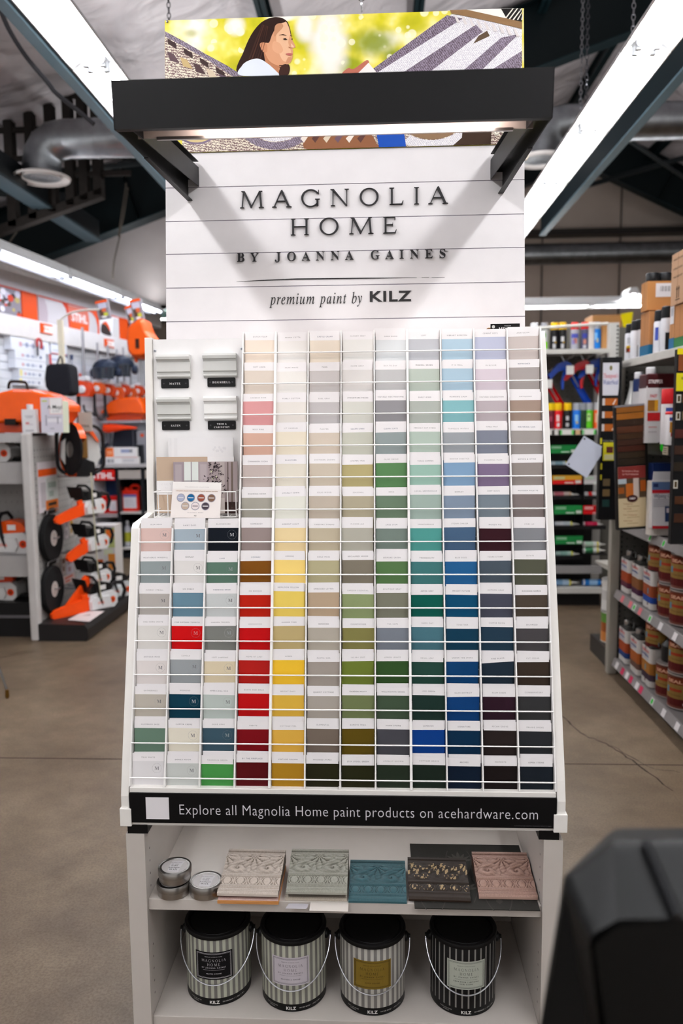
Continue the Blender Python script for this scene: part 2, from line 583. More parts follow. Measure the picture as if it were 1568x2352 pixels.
b.build('wall_left', loc=(-5, 9.9, 3.0), kind='structure')
# green ribbed deck over the saw department
b = MB('2f5a52', 'satin')
p, q = at(128, 640, Z=3.3), at(384, 705, Z=3.3)
for i in range(46):
    y = 9.95+i*.075
    b.box(-4.6, -1.9, y, y+.045, 3.3, 3.33)
b.box(-4.6, -1.9, 9.93, 13.4, 3.33, 3.36, '24483f')
b.build('deck_ceiling', kind='structure')

# ------------------------------------------------------------ fluorescent rows
def chain(b, x, y, z0, z1, c='8b8b90'):
    k, z = 0, z0
    while z < z1:
        s = .009
        if k % 2:
            pts = [(x+s*math.cos(a), y, z+.016*math.sin(a)) for a in [i*math.pi/4 for i in range(8)]]
        else:
            pts = [(x, y+s*math.cos(a), z+.016*math.sin(a)) for a in [i*math.pi/4 for i in range(8)]]
        b.tube(pts, .0025, 5, c, 'metal', closed=True)
        z += .026
        k += 1
def fixture(name, x, y, z, length, rz, label, group, power, chains=(), tubes=(-.04, .04), up=1.0, tint='ffffff'):
    root = thing(name, (x, y, z), label, 'ceiling light', group)
    T = Matrix.Translation((x, y, z)) @ Matrix.Rotation(rz, 4, 'Z')
    L = length/2
    b = MB('e9ebee', 'satin')
    b.T = T
    prof = [(-.118, .0), (-.118, .012), (-.06, .055), (-.035, .115), (.035, .115), (.06, .055), (.118, .012), (.118, 0), (.112, 0), (.055, .045), (-.055, .045), (-.112, 0)]
    b.prism(prof, -L, L, 'xz')
    b.build('reflector', root)
    u = MB('ffffff', 'emit_%g' % (ADDED_UPLIGHT*up or 1))           # glowing strips added on top of the closed reflector to brighten the roof
    u.T = T
    for k in range(3 if up else 0):
        y0, y1 = -L+.12+k*(length-.2)/3, -L+.12+(k+.7)*(length-.2)/3
        u.poly([(-.03, y0, .1155), (.03, y0, .1155), (.03, y1, .1155), (-.03, y1, .1155)])
    if up:
        u.build('added_glow_strip', root)
    for tx in tubes:
        t = MB(tint, 'emit_%g' % power)
        t.T = T
        t.tube([(tx, -L+.045, .018), (tx, L-.045, .018)], .013, 8)
        t.build('fluorescent_tube', root)
        for e in (-1, 1):
            s = MB('b9bcc0', 'satin')
            s.T = T
            s.box(tx-.013, tx+.013, e*(L-.022)-.012, e*(L-.022)+.012, .0, .045)
            s.tube([(tx, e*(L-.03), .018), (tx, e*(L-.048), .018)], .0135, 8, '8d8f92', 'metal')
            s.build('lamp_holder', root)
    for cy in chains:
        c = MB('77777c', 'metal')
        c.T = T
        chain(c, 0, cy, .12, min(roof(x)+.1, z+1.9)-z)
        c.build('hanging_chain', root)
    return root
GR = 'fluorescent lights in the row right of the sign'
GL = 'fluorescent lights in the row left of the sign'
for i, k in enumerate(range(-5, 5)):
    y = 3.92+1.0*(k+.5)-.02
    near = 'twin-tube light, %s of the row right of the sign'
    vis = {0: 'nearest to the camera', 1: 'second visible', 2: 'third visible', 3: 'fourth visible', 4: 'far end'}
    if k >= -1:
        fixture('fluorescent_light', 1.235, y, 3.2, .985, 0, near % vis.get(k, 'piece at the top picture edge'), GR, TUBE_POWER, (-.3,) if k in (0, 1) else ())
        fixture('fluorescent_light', -1.33, y, 3.2, .985, 0, ('twin-tube light, %s of the row left of the sign' % vis.get(k, 'piece at the top picture edge')), GL, TUBE_POWER, ())
for x, g, t in ((1.235, GR, 'right'), (-1.33, GL, 'left')):
    for k in range(-6, -1):
        fixture('fluorescent_light', x, 3.92+1.0*(k+.5)-.02, 3.2, .985, 0, 'open twin-tube fluorescent light of the %s row, above and behind the viewer' % t, g, TUBE_POWER)
# the chain that holds the sign, and two bare chains in front of the roof
for (px, py, Y, z1, lab) in ((830, 12, 2.27, 4.9, 'steel chain hanging down behind the middle of the photo board'), (392, 170, 4.3, 4.7, 'steel chain hanging left of the photo board'), (1345, 235, 4.6, 5.3, 'dark steel chain hanging beside the right row of lights')):
    p = at(px, py, Y=Y)
    b = MB()
    chain(b, p.x, p.y, p.z, z1, 'c5c5c8' if px == 830 else '55555a')
    b.build('chain', label=lab, cat='chain')
# lights over the saw wall
WD = Vector((.151, .988, 0)).normalized()      # direction of the angled wall on the left
WN = Vector((WD.y, -WD.x, 0))                   # its outward side
WP = Vector((-3.0, 10.5, 0))
def onwall(x, y, off=0.0):
    return onpl(x, y, WP+WN*off, WN)
for i in range(5):
    p = Vector((-2.79, 9.35, 2.9))-Vector((.09, .99, 0))*(1.22*i)
    fixture('fluorescent_light', p.x, p.y, p.z, 1.2, -.09, 'strip light over the orange tool wall, %s from its far end' % ORD[i], 'strip lights over the tool wall', VALANCE_POWER, up=.35, tint='e2eaff')
for i, x in enumerate((1.3, 2.5, 3.7)):
    fixture('fluorescent_light', x+.6, 9.6, 2.85, 1.2, math.pi/2, 'strip light over the far aisle behind the spray cans, %s from the sign' % ORD[i], 'strip lights over the far aisle', 30, up=1.2)
p = at(1445, 688, Y=9.6)
fixture('fluorescent_light', p.x, p.y, p.z, .34, 0, 'small strip light end showing left of the stacked cartons', 'strip lights over the far aisle', 30, up=1.2)
for (px, py, Y) in ((328, 716, 11.0), (374, 734, 12.5)):
    p = at(px, py, Y=Y)
    fixture('fluorescent_light', p.x, p.y, p.z, .5 if px == 328 else .7, 0 if px == 328 else math.pi/2, 'far strip light %s' % ('just above the hanging orange bag' if px == 328 else 'close to the left edge of the white sign board'), 'far strip lights at left', 16, up=.6)

# ------------------------------------------------------------ ducts
def duct_elbow(name, end, corner, drop, r, lab):
    """Round spiral duct: horizontal run, segmented elbow and a drop ending in a round diffuser."""
    end, corner = Vector(end), Vector(corner)
    root = thing(name, corner-Vector((0, 0, drop)), lab, 'air duct')
    d = (end-corner).normalized()
    b = MB('a3a6ab', 'galv')
    path = [end]
    k = int((end-corner).length/.35)
    b.tube([end, corner+d*r*1.3], r, 28)
    for i in range(1, k+1):
        q = end.lerp(corner+d*r*1.3, i/(k+1))
        b.tube([q-d*.012, q+d*.012], r*1.02, 28)
    b.build('duct_run', root)
    e = MB('9fa3a8', 'galv')
    c0 = corner+d*r*1.3-Vector((0, 0, r*1.3))
    pp = [c0+(-d*math.sin(a)+Vector((0, 0, 1))*math.cos(a))*r*1.3 for a in [i*math.pi/2/4 for i in range(5)]]
    e.tube([c0+(Vector((0, 0, 1))*r*1.3)+d*.02]+pp[1:-1]+[pp[-1]-Vector((0, 0, .02))], r*1.005, 28)
    for q in pp[1:-1]:
        i = pp.index(q)
        t = (pp[i+1]-pp[i-1]).normalized()
        e.tube([q-t*.006, q+t*.006], r*1.03, 28)
    e.build('elbow', root)
    f = MB('9b9fa4', 'galv')
    bot = pp[-1]-Vector((0, 0, drop))
    f.tube([pp[-1], bot], r, 28)
    f.build('drop', root)
    g = MB('d9d4d2', 'satin')
    g.T = Matrix.Translation(bot)
    g.lathe([(r*1.45, -.02), (r*1.5, .0), (r*1.0, .03), (r*.95, .03), (r*1.05, -.015)], 32, caps=False)
    for q in (.3, .55, .8):
        g.lathe([(r*q, -.005), (r*(q+.12), .02)], 32, caps=False, c='8c8a88')
    g.lathe([(r*1.0, .029), (.001, .029)], 32, c='2a2827', caps=False)
    g.build('diffuser', root)
    return root
p = at(93, 330, Y=6.8)
duct_elbow('air_duct', (-.9, 6.8, p.z+.03), (p.x, 6.8, p.z+.03), .10, .155, 'round silver air duct with elbow and white diffuser, upper left')
p = at(1255, 285, Y=8)
duct_elbow('air_duct', (6.5, 8.0, p.z), (p.x-.05, 8.0, p.z), .10, .17, 'round silver air duct with white diffuser behind the right light row')
b = MB('8a8d90', 'galv')
b.tube([(1.2, 13.5, 4.25), (8.4, 13.5, 4.25)], .17, 24)
for x in range(2, 8):
    b.tube([(x-.012, 13.5, 4.25), (x+.012, 13.5, 4.25)], .176, 24)
b.build('air_duct', label='long straight duct running along the far grey wall', cat='air duct')
# loose grey cables looped over the roof steel at left
for pts, Y, lab in (([(0, 20), (22, 70), (60, 130), (110, 190), (130, 215), (180, 255), (215, 285)], 4.6, 'thick grey cable draped along the steel strut beside the left lights'),
                    ([(290, 420), (278, 500), (272, 545), (283, 500), (294, 430)], 8.6, 'loop of cable hanging over the long dark rafter'),
                    ([(276, 540), (262, 600), (259, 640)], 8.6, 'thin cable hanging down from the rafter to the tool wall'),
                    ([(75, 480), (40, 530), (8, 575)], 8.4, 'thin wire slanting down across the rafter at far left')):
    b = MB('4b4b50' if Y < 5 else '5c564f', 'rubber')
    P = [at(x, y, Y=Y) for x, y in pts]
    b.tube([Vector(q) for q in smooth_loop([tuple(q) for q in P], 5, False)], .014 if Y < 5 else .008, 6)
    b.build('cable', label=lab, cat='cable')
# ------------------------------------------------------------ the sign board behind the rack
PP = Vector((0, 2.16, 1.76))
PT = Vector((0, .11, 1.0)).normalized()
PN = Vector((0, -PT.z, PT.y))                   # towards the viewer
def onboard(x, y, off=0.0):
    return onpl(x, y, PP+PN*off, PN)
def bd(X, Z, n=0.0):                            # a point of the board by its X and height
    s = (Z-PP.z)/PT.z
    return Vector((X, PP.y+PT.y*s, Z))+PN*n
XL, XR, ZTOP, ZPH = -.575, .391, 2.612, 2.253
sign = thing('sign_board', (-.09, 2.2, 0), 'tall white planked sign board with a brand name in dark letters', 'sign')
def slab(b, x0, x1, z0, z1, n0, n1, c=None, m=None):
    b.hexa([bd(x0, z0, n1), bd(x1, z0, n1), bd(x1, z0, n0), bd(x0, z0, n0), bd(x0, z1, n1), bd(x1, z1, n1), bd(x1, z1, n0), bd(x0, z1, n0)], c, m)
b = MB('ece8ea', 'laminate')
zs = [1.62]+[onboard(783, y).z for y in (733, 655, 576.5, 500.5, 422.5)]+[ZPH]
for z0, z1 in zip(zs, zs[1:]):
    slab(b, XL, XR, z0+.0012, z1-.0012, -.018, 0)
slab(b, XL, XR, 1.62, ZPH, -.02, -.0025, 'a79fae')
b.build('plank_panel', sign)
for x in (-.45, .27):
    b = MB('d8d5d4', 'satin')
    b.box(x-.02, x+.02, 2.185, 2.215, 0, 1.75)
    b.build('upright_post', sign)
def onsign(px, py, k=1.0, rot=0.0):
    """Surface map for lettering that starts at a pixel: u along the board, v up it."""
    o = onboard(px, py)
    return lambda u, v, d=0.0: o+Vector((1, 0, 0))*u+PT*v+PN*(.0012+d)
def sign_text(name, txt, x0, x1, ybase, h, style, depth=.006, c='2b2a2c', **kw):
    a, e = onboard(x0, ybase), onboard(x1, ybase)
    mid = (a+e)/2
    n = len(txt.replace(' ', '')) if depth > .002 else 1
    for i in range(n):                             # raised letters are pieces of their own; printed lines are not
        b = MB(c, 'satin')
        b.text(txt, lambda u, v, d=0.0: mid+Vector((1, 0, 0))*u+PT*v+PN*(.0012+d), h, c, style, depth=depth, width=(e-a).length, only=i if n > 1 else None, **kw)
        b.build('raised_letter' if n > 1 else name, sign)
px2m = (onboard(784, 700)-onboard(784, 800)).length/100
sign_text('lettering', 'MAGNOLIA', 551, 1027, 474, 38*px2m, 'roman', track=.36)
sign_text('lettering', 'HOME', 667, 912, 539, 37*px2m, 'roman', track=.36)
sign_text('lettering', 'BY JOANNA GAINES', 544, 1024, 598, 20.5*px2m, 'serifb', track=.42, space=.45)
sign_text('lettering', 'premium paint by', 622, 832, 698, 25*px2m, 'italic', depth=.0006, track=.09, space=.36)
sign_text('lettering', 'KILZ', 847, 943, 692, 23*px2m, 'bold', depth=.0008, track=.06)
sign_text('lettering', 'TM', 1021, 1029, 579, 3.2*px2m, 'sans', depth=.0004)
b = MB('2b2a2c', 'satin')
P = [(543, 647, .4), (600, 644, 1.6), (680, 641, 2.6), (760, 640, 2.4), (840, 639, 2.2), (900, 638.5, 1.4), (957, 637.5, .5)]
for (xa, ya, wa), (xb, yb, wb) in zip(P, P[1:]):
    b.poly([onboard(xa, ya+wa*.6, .0012), onboard(xb, yb+wb*.6, .0012), onboard(xb, yb-wb*.6, .0012), onboard(xa, ya-wa*.6, .0012)])
for xa, xb in ((968, 985), (991, 1021)):
    b.poly([onboard(xa, 637.6, .0012), onboard(xb, 637, .0012), onboard(xb, 636.2, .0012), onboard(xa, 636.8, .0012)])
b.build('brush_rule', sign)

# ------------------------------------------------------------ the photograph panel above it
def bokeh(nt, bs):
    """Soft out-of-focus foliage of the printed photo: blurred leaf colours, light discs, a bright gap of sky."""
    N = lambda t: nt.nodes.new(t)
    def math_(op, a, b=None):
        n = N('ShaderNodeMath')
        n.operation = op
        for i, q in enumerate((a, b)):
            if q is None:
                continue
            if isinstance(q, (int, float)):
                n.inputs[i].default_value = q
            else:
                nt.links.new(q, n.inputs[i])
        return n.outputs[0]
    def mixc(f, a, c):
        x = N('ShaderNodeMix')
        x.data_type = 'RGBA'
        nt.links.new(f, x.inputs['Factor'])
        for nm, q in (('A', a), ('B', c)):
            if isinstance(q, str):
                x.inputs[nm].default_value = (*hx(q), 1)
            else:
                nt.links.new(q, x.inputs[nm])
        return x.outputs['Result']
    def smooth(v, lo, hi, a=0.0, c=1.0):
        m = N('ShaderNodeMapRange')
        m.interpolation_type = 'SMOOTHSTEP'
        m.inputs['From Min'].default_value = lo
        m.inputs['From Max'].default_value = hi
        m.inputs['To Min'].default_value = a
        m.inputs['To Max'].default_value = c
        nt.links.new(v, m.inputs['Value'])
        return m.outputs['Result']
    tc = N('ShaderNodeTexCoord')
    P = tc.outputs['Object']
    sx_ = N('ShaderNodeSeparateXYZ')
    nt.links.new(P, sx_.inputs[0])
    X, Z = sx_.outputs['X'], sx_.outputs['Z']
    n1 = noise(nt, 9, 3, .5, P)
    col = ramp(nt, n1, [(.30, 'a8ab14'), (.42, 'd6cb2a'), (.52, 'ecdf62'), (.62, 'f5edb8'), (.74, 'fbf7ea')])
    def spot(px, py, rx, rz):
        p = onboard(px, py)
        u = math_('DIVIDE', math_('SUBTRACT', X, p.x+.09), rx)
        v = math_('DIVIDE', math_('SUBTRACT', Z, p.z-ZPH), rz)
        d = math_('SQRT', math_('ADD', math_('MULTIPLY', u, u), math_('MULTIPLY', v, v)))
        return smooth(math_('ADD', d, math_('MULTIPLY', math_('SUBTRACT', n1, .5), 1.1)), .35, 1.1, 1, 0)
    for px, py, rx, rz, c, k in ((862, 98, .085, .05, '7d8c14', .9), (800, 150, .05, .03, '7f8f16', .8), (440, 76, .03, .02, 'a2a41a', .6), (950, 60, .05, .03, 'b7b31e', .6), (900, 130, .03, .03, '5f7a10', .7), (540, 140, .03, .02, 'b9b02a', .5)):
        col = mixc(math_('MULTIPLY', spot(px, py, rx, rz), k), col, c)
    for px, py, rx, rz in ((755, 100, .058, .13), (700, 55, .03, .05), (540, 60, .03, .03), (1070, 42, .05, .03), (650, 40, .05, .012)):
        col = mixc(math_('MULTIPLY', spot(px, py, rx, rz), .95), col, 'f7f1ec')
    for sc, th, rd in ((26, .62, .36), (40, .70, .40)):
        vo = N('ShaderNodeTexVoronoi')
        vo.inputs['Scale'].default_value = sc
        nt.links.new(P, vo.inputs['Vector'])
        sp = N('ShaderNodeSeparateColor')
        nt.links.new(vo.outputs['Color'], sp.inputs[0])
        f = math_('MULTIPLY', smooth(vo.outputs['Distance'], rd-.10, rd, .62, 0), math_('GREATER_THAN', sp.outputs[0], th))
        col = mixc(f, col, 'fdf8dc')
    nt.links.new(col, bs.inputs['Base Color'])
    bs.inputs['Roughness'].default_value = .45
    bs.inputs['Specular IOR Level'].default_value = .15
M_BOKEH = node_mat('printed_blurred_leaves', bokeh)
def weave(c1, c2, sc, ang):
    def f(nt, bs):
        tc = nt.nodes.new('ShaderNodeTexCoord')
        mp = nt.nodes.new('ShaderNodeMapping')
        mp.inputs['Rotation'].default_value = (0, ang, 0)
        nt.links.new(tc.outputs['Object'], mp.inputs['Vector'])
        wv = nt.nodes.new('ShaderNodeTexWave')
        wv.inputs['Scale'].default_value = sc
        wv.inputs['Distortion'].default_value = 7
        wv.inputs['Detail Scale'].default_value = 5
        nt.links.new(mp.outputs['Vector'], wv.inputs['Vector'])
        nt.links.new(ramp(nt, wv.outputs['Fac'], [(.25, c1), (.8, c2)]), bs.inputs['Base Color'])
        bs.inputs['Roughness'].default_value = .45
    return f
M_PURP = node_mat('printed_purple_weave', weave('51424f', '94869a', 60, .6))
M_WEAV = node_mat('printed_white_weave', weave('c9c5cf', 'f2eff0', 70, .6))
M_FRNG = node_mat('printed_fringe', weave('6b4a4a', 'e6dcc8', 45, 1.4))
photo = thing('photo_board', bd(-.09, ZPH), 'wide colour photo board above the canopy, woman resting in a striped hammock', 'poster')
b = MB('e8e6e2', 'paper')
slab(b, XL, XR, ZPH, ZTOP, -.016, -.0005)
b.build('board', photo)
b = MB(m=M_BOKEH)
b.poly([bd(XL, ZPH), bd(XR, ZPH), bd(XR, ZTOP), bd(XL, ZTOP)], 'ffffff', M_BOKEH)
b.build('print', photo)
PICN = [.0004]
def pic(pts, c, m='paper', sm=0):
    PICN[0] += .00006
    q = smooth_loop(pts, 6) if sm else pts
    P = [onboard(x, y) for x, y in q]
    b2.poly([bd(min(max(p.x, XL), XR), min(max(p.z, ZPH), ZTOP), PICN[0]) for p in P], c, m)
b2 = MB('ffffff', 'paper')
# hammock at the left
pic([(379, 73), (420, 96), (470, 125), (520, 152), (556, 175), (379, 186)], 'b7a48c', M_FRNG)
pic([(379, 72), (420, 94), (470, 123), (520, 150), (560, 175), (536, 177), (480, 140), (420, 106), (379, 84)], '6e6276', M_PURP)
for i in range(4):
    x, y = 384+i*37, 92+i*22
    pic([(x, y-4), (x+20, y+8), (x+22, y+21), (x+2, y+9)], '3d2d2c')
for i in range(5):
    x, y = 383+i*30, 118+i*13
    pic([(x, y), (x+16, y+6), (x+30, y+28), (x+8, y+22)], ('5b474d', 'c3a878', '4d3a3c', 'd2c0a8', '5b4b57')[i])
# woman: hair, face, ear, features, shoulder
pic([(544, 166), (560, 118), (577, 80), (600, 52), (628, 40), (652, 44), (664, 60), (668, 100), (640, 130), (664, 150), (662, 172), (646, 176), (600, 172)], '2e1a16', sm=1)
pic([(612, 142), (606, 110), (618, 84), (640, 58), (655, 50), (663, 62), (667, 78), (671, 92), (678, 106), (677, 110), (672, 112), (673, 120), (671, 126), (672, 131), (667, 144), (655, 150), (640, 152), (648, 174), (606, 174), (596, 150)], 'd49a76', sm=1)
pic([(640, 58), (655, 50), (662, 62), (666, 78), (662, 98), (668, 120), (662, 140), (650, 140), (640, 120), (634, 90)], 'e3b491', sm=1)
pic([(544, 166), (556, 128), (575, 84), (600, 54), (628, 41), (650, 44), (655, 51), (640, 57), (626, 78), (618, 98), (608, 100), (600, 118), (606, 130), (598, 148), (580, 150), (560, 160)], '2a1712', sm=1)
pic([(597, 101), (606, 98), (613, 104), (613, 119), (606, 121), (599, 112)], 'c98a66', sm=1)
pic([(606, 118), (618, 140), (640, 152), (655, 150), (640, 158), (648, 174), (630, 174), (612, 150)], 'b67a58', sm=1)
pic([(628, 96), (642, 100), (650, 116), (640, 124), (626, 114)], 'dba380', sm=1)
pic([(632, 60), (645, 54), (650, 62), (638, 76), (630, 84)], 'c08a68', sm=1)
pic([(668, 100), (674, 106), (675, 110), (669, 109)], 'eac2a2')
pic([(662, 132), (670, 134), (664, 143), (656, 146)], 'c98f6c', sm=1)
for q in range(5):                                   # strands of hair
    pic([(566+q*7, 150-q*2), (584+q*6, 100), (602+q*3, 56+q), (604+q*3, 58+q), (587+q*5, 102), (569+q*7, 151-q*2)], ('3c231c', '4a2c22', '351d17')[q % 3])
pic([(640, 82), (650, 79), (659, 83), (650, 82)], '4a2c22')
pic([(666, 82), (673, 84), (667, 84)], '4a2c22')
pic([(649, 91), (655, 88), (660, 92), (655, 93)], '2c1d1b')
pic([(668, 90), (673, 90), (671, 93)], '2c1d1b')
pic([(662, 108), (671, 111), (664, 112)], 'b97c5c')
pic([(656, 125), (664, 123), (673, 125), (665, 129)], 'b4645c', sm=1)
pic([(552, 174), (556, 152), (572, 140), (594, 136), (616, 148), (640, 170), (644, 176)], 'dfe5ef', sm=1)
pic([(643, 176), (641, 164), (648, 151), (660, 150), (663, 172)], '3a211b', sm=1)
# striped hammock at the right with its spreader bar
pic([(835, 173), (1010, 62), (1036, 34), (1198, 56), (1198, 168)], 'e4dfe0', M_WEAV)
for A in (((855, 160), (1026, 36), (1062, 44), (866, 168)), ((925, 168), (1092, 58), (1108, 74), (985, 168)), ((1058, 168), (1150, 88), (1190, 80), (1100, 168)), ((1118, 168), (1198, 118), (1198, 152), (1186, 168))):
    pic(list(A), '75667a', M_PURP)
pic([(1000, 168), (1084, 92), (1120, 78), (1046, 168)], 'd9d0ae', M_WEAV)
pic([(1098, 84), (1118, 72), (1124, 84), (1086, 102)], '5a4838')
pic([(1026, 24), (1198, 20), (1198, 54), (1140, 40)], 'efece6')
pic([(1150, 22), (1198, 20), (1198, 58), (1166, 50)], '1e1b1a')
for i in range(5):
    pic([(1156+i*10, 47), (1176+i*10, 21), (1179+i*10, 21), (1159+i*10, 48)], 'ece6da')
pic([(1032, 24), (1070, 23), (1198, 52), (1198, 68), (1130, 52), (1036, 32)], '8a6a4a')
for i in range(9):
    x, y = 1042+i*17, 36+i*4
    pic([(x, y), (x+5, y), (x+14, y+18), (x+7, y+18)], 'ded6d6')
pic([(786, 172), (800, 158), (812, 160), (842, 140), (846, 152), (824, 172)], 'b56a58', sm=1)
pic([(820, 172), (846, 146), (866, 170)], 'efe9e6')
# lower strip of the picture, seen under the canopy
pic([(418, 296), (1198, 288), (1198, 342), (420, 352)], 'cdbfae', M_FRNG)
def arc(cx, cy, r0, r1, a0, a1, c, m='paper', sq=.75):
    n = 14
    q = [(cx+r1*math.cos(a0+(a1-a0)*i/n), cy+sq*r1*math.sin(a0+(a1-a0)*i/n)) for i in range(n+1)]
    q += [(cx+r0*math.cos(a1-(a1-a0)*i/n), cy+sq*r0*math.sin(a1-(a1-a0)*i/n)) for i in range(n+1)]
    pic([(x, min(max(y, 250), 350)) for x, y in q], c, m)
arc(452, 296, 22, 46, .1, 2.9, 'd7c28e')
arc(452, 296, 44, 50, .1, 2.9, '77667c')
arc(634, 276, 70, 92, .5, 2.7, '6d5a62', M_PURP)
arc(634, 276, 30, 68, .5, 2.7, 'eee8e0', M_WEAV)
arc(990, 262, 60, 80, .2, 2.2, '8a6d52')
arc(990, 262, 82, 112, .2, 2.2, 'ece6de', M_WEAV)
arc(990, 262, 112, 128, .2, 1.7, '5d4248', M_PURP)
pic([(716, 300), (760, 312), (840, 306), (864, 330), (862, 346), (706, 348)], '8a5a3e', sm=1)
for i in range(6):
    pic([(690+i*26, 320), (704+i*26, 306), (710+i*26, 312), (698+i*26, 330)], ('f0e6dc', '5a3a36', 'e3d3bd', '6a5262', 'f0e6dc', '5a3a36')[i])
pic([(862, 297), (926, 296), (932, 342), (870, 343)], '1b4aa6')
pic([(1062, 292), (1128, 290), (1126, 341), (1040, 342), (1060, 318)], '3b2a1f')
b2.build('picture', photo)
b = MB('77757a', 'metal')
for x, y in ((384, 50), (1193, 26)):
    b.T = Matrix.Translation(onboard(x, y, .001)) @ Matrix.Rotation(math.pi/2, 4, 'X')
    b.lathe([(.003, 0), (.003, .002), (.001, .0025)], 10)
b.build('screw', photo)

# ------------------------------------------------------------ canopy with its lamp
AX0, AX1, AYF = -.515, .335, 1.597
TILT = math.radians(6.0)
AF = Vector((-.09, AYF, 2.096))
ay = Vector((0, math.cos(TILT), math.sin(TILT)))   # canopy axes: back and up
az = Vector((0, -math.sin(TILT), math.cos(TILT)))
def cp(x, d, z):
    return Vector((x, AF.y, AF.z))+ay*d+az*z
canopy = thing('canopy', cp(-.09, .3, 0), 'black metal canopy frame projecting over the colour rack', 'canopy')
def cbox(b, x0, x1, d0, d1, z0, z1, c=None, m=None):
    b.hexa([cp(x0, d0, z0), cp(x1, d0, z0), cp(x1, d1, z0), cp(x0, d1, z0), cp(x0, d0, z1), cp(x1, d0, z1), cp(x1, d1, z1), cp(x0, d1, z1)], c, m)
FZ = .0885
b = MB('0e0d0f', 'blackmetal')
cbox(b, AX0, AX1, 0, .002, 0, FZ)
cbox(b, AX0, AX1, .002, .018, 0, .002)
cbox(b, AX0, AX1, .002, .10, FZ-.002, FZ)
cbox(b, AX0, AX0+.002, 0, .10, 0, FZ)
cbox(b, AX1-.002, AX1, 0, .10, 0, FZ)
b.build('fascia', canopy)
b = MB('cfc4be', 'satin')                        # pale lamp tray inside the canopy
cbox(b, AX0+.02, AX1-.02, .02, .095, .034, .036)
cbox(b, AX0+.02, AX1-.02, .093, .095, .004, .036, 'b9aca6')
cbox(b, AX0+.06, AX1-.06, .088, .096, .0, .006, '9b928e', 'metal')
b.build('lamp_tray', canopy)
b = MB('fff2ea', 'emit_%g' % AWNING_POWER)
b.tube([cp(-.36, .05, .022), cp(.24, .05, .022)], .009, 10)
b.build('lamp_tube', canopy)
yb = (bd(0, 2.2)-cp(0, 0, 0)).dot(ay)            # where the arms meet the board
for sx, x0, x1 in ((-1, AX0, AX0+.032), (1, AX1-.034, AX1)):
    b = MB('0f0e10', 'blackmetal')
    xo, xi = (x0, x1) if sx < 0 else (x1, x0)
    e = .002*(-sx)
    cbox(b, min(xo, xo+e), max(xo, xo+e), .10, yb-.002, .0, .07)
    cbox(b, min(xi, xi-e), max(xi, xi-e), .02, yb-.002, .002, .052, '18171a')
    cbox(b, min(xo, xi), max(xo, xi), .10, yb-.002, .066, .068)
    cbox(b, min(xo, xi), max(xo, xi), yb-.004, yb-.002, .0, .052)
    b.build('arm', canopy)
    b = MB('1a191b', 'blackmetal')               # hanging flange that deepens towards the board
    q = [cp(xo, .02, .002), cp(xo, .26, -.012), cp(xo, yb-.006, -.036), cp(xo, yb-.006, .0), cp(xo, .02, .006)]
    r = [p+Vector((-sx*.0025, 0, 0)) for p in q]
    b.add(q+r, [(0, 1, 2, 3, 4), (9, 8, 7, 6, 5)]+[(i, (i+1) % 5, 5+(i+1) % 5, 5+i) for i in range(5)])
    q0, q1 = cp(xo, .2, -.011), cp(xo, yb-.006, -.036)
    b.hexa([q0, q1, q1+Vector((-sx*.014, 0, 0)), q0+Vector((-sx*.01, 0, 0)), q0+az*.002, q1+az*.002, q1+az*.002+Vector((-sx*.014, 0, 0)), q0+az*.002+Vector((-sx*.01, 0, 0))])
    b.build('bracket_flange', canopy)
b = MB('e8e0d2', 'rubber')                        # white lamp lead showing at the right end
P = [onboard(1165, 310, .01), onboard(1150, 303, .02), onboard(1140, 296, .03), onboard(1136, 303, .035), onboard(1139, 309, .035), onboard(1144, 305, .035), onboard(1142, 299, .035)]
b.tube([Vector(q) for q in smooth_loop([tuple(p) for p in P], 4, False)], .003, 8)
b.build('lamp_cord', canopy)
b = MB('e8e0d2', 'rubber')
P = [onboard(1204, 352, -.012), onboard(1210, 350, -.012), onboard(1212, 358, -.012), onboard(1208, 366, -.012), onboard(1203, 366, -.012)]
b.tube([Vector(q) for q in smooth_loop([tuple(p) for p in P], 4, False)], .003, 8)
b.build('cord', label='loop of white cord showing at the right edge of the sign board', cat='cord')

# ------------------------------------------------------------ the colour card rack
RP = Vector((0, 1.746, .697))                   # lowest wire, on the sloping face
RTV = Vector((0, .254, 1.0)).normalized()
RN = Vector((0, -RTV.z, RTV.y))
PITCHX, X12 = .08235, .402
ROWS = .0793
def rp(x, s, n=0.0):
    return Vector((x, RP.y, RP.z))+RTV*s+RN*n
colx = [X12-PITCHX*(12-i) for i in range(13)]    # the 13 divider lines
rack = thing('color_card_rack', (-.09, 1.93, .585), 'white sloping wire rack filled with paint colour cards', 'card rack')
STOP = rp(0, 13*ROWS+.062).z
WT = 'efece8'
for side, x0, x1 in (('l', -.607, -.589), ('r', .405, .424)):
    b = MB(WT, 'laminate')
    if side == 'l':
        prof = [(1.738, .585), (1.738, .655), (1.748, .70), (1.893, 1.268), (1.905, 1.278), (2.030, 1.292), (2.064, 1.746), (2.128, 1.746), (2.11, .585)]
    else:
        prof = [(1.738, .585), (1.738, .655), (1.748, .70), (2.046, 1.70), (2.066, 1.748), (2.128, 1.748), (2.11, .585)]
    b.prism(prof, x0, x1, 'yz')
    b.build('side_panel', rack, bevel=.0012)
    b = MB(WT, 'laminate')
    if side == 'l':
        b.box(x0-.003, x1+.006, 1.732, 1.80, .583, .626)
    else:
        b.box(x0-.008, x1+.004, 1.732, 1.80, .583, .626)
    b.build('corner_block', rack, bevel=.001)
b = MB('e2deda', 'laminate')                     # back sheet behind the pockets
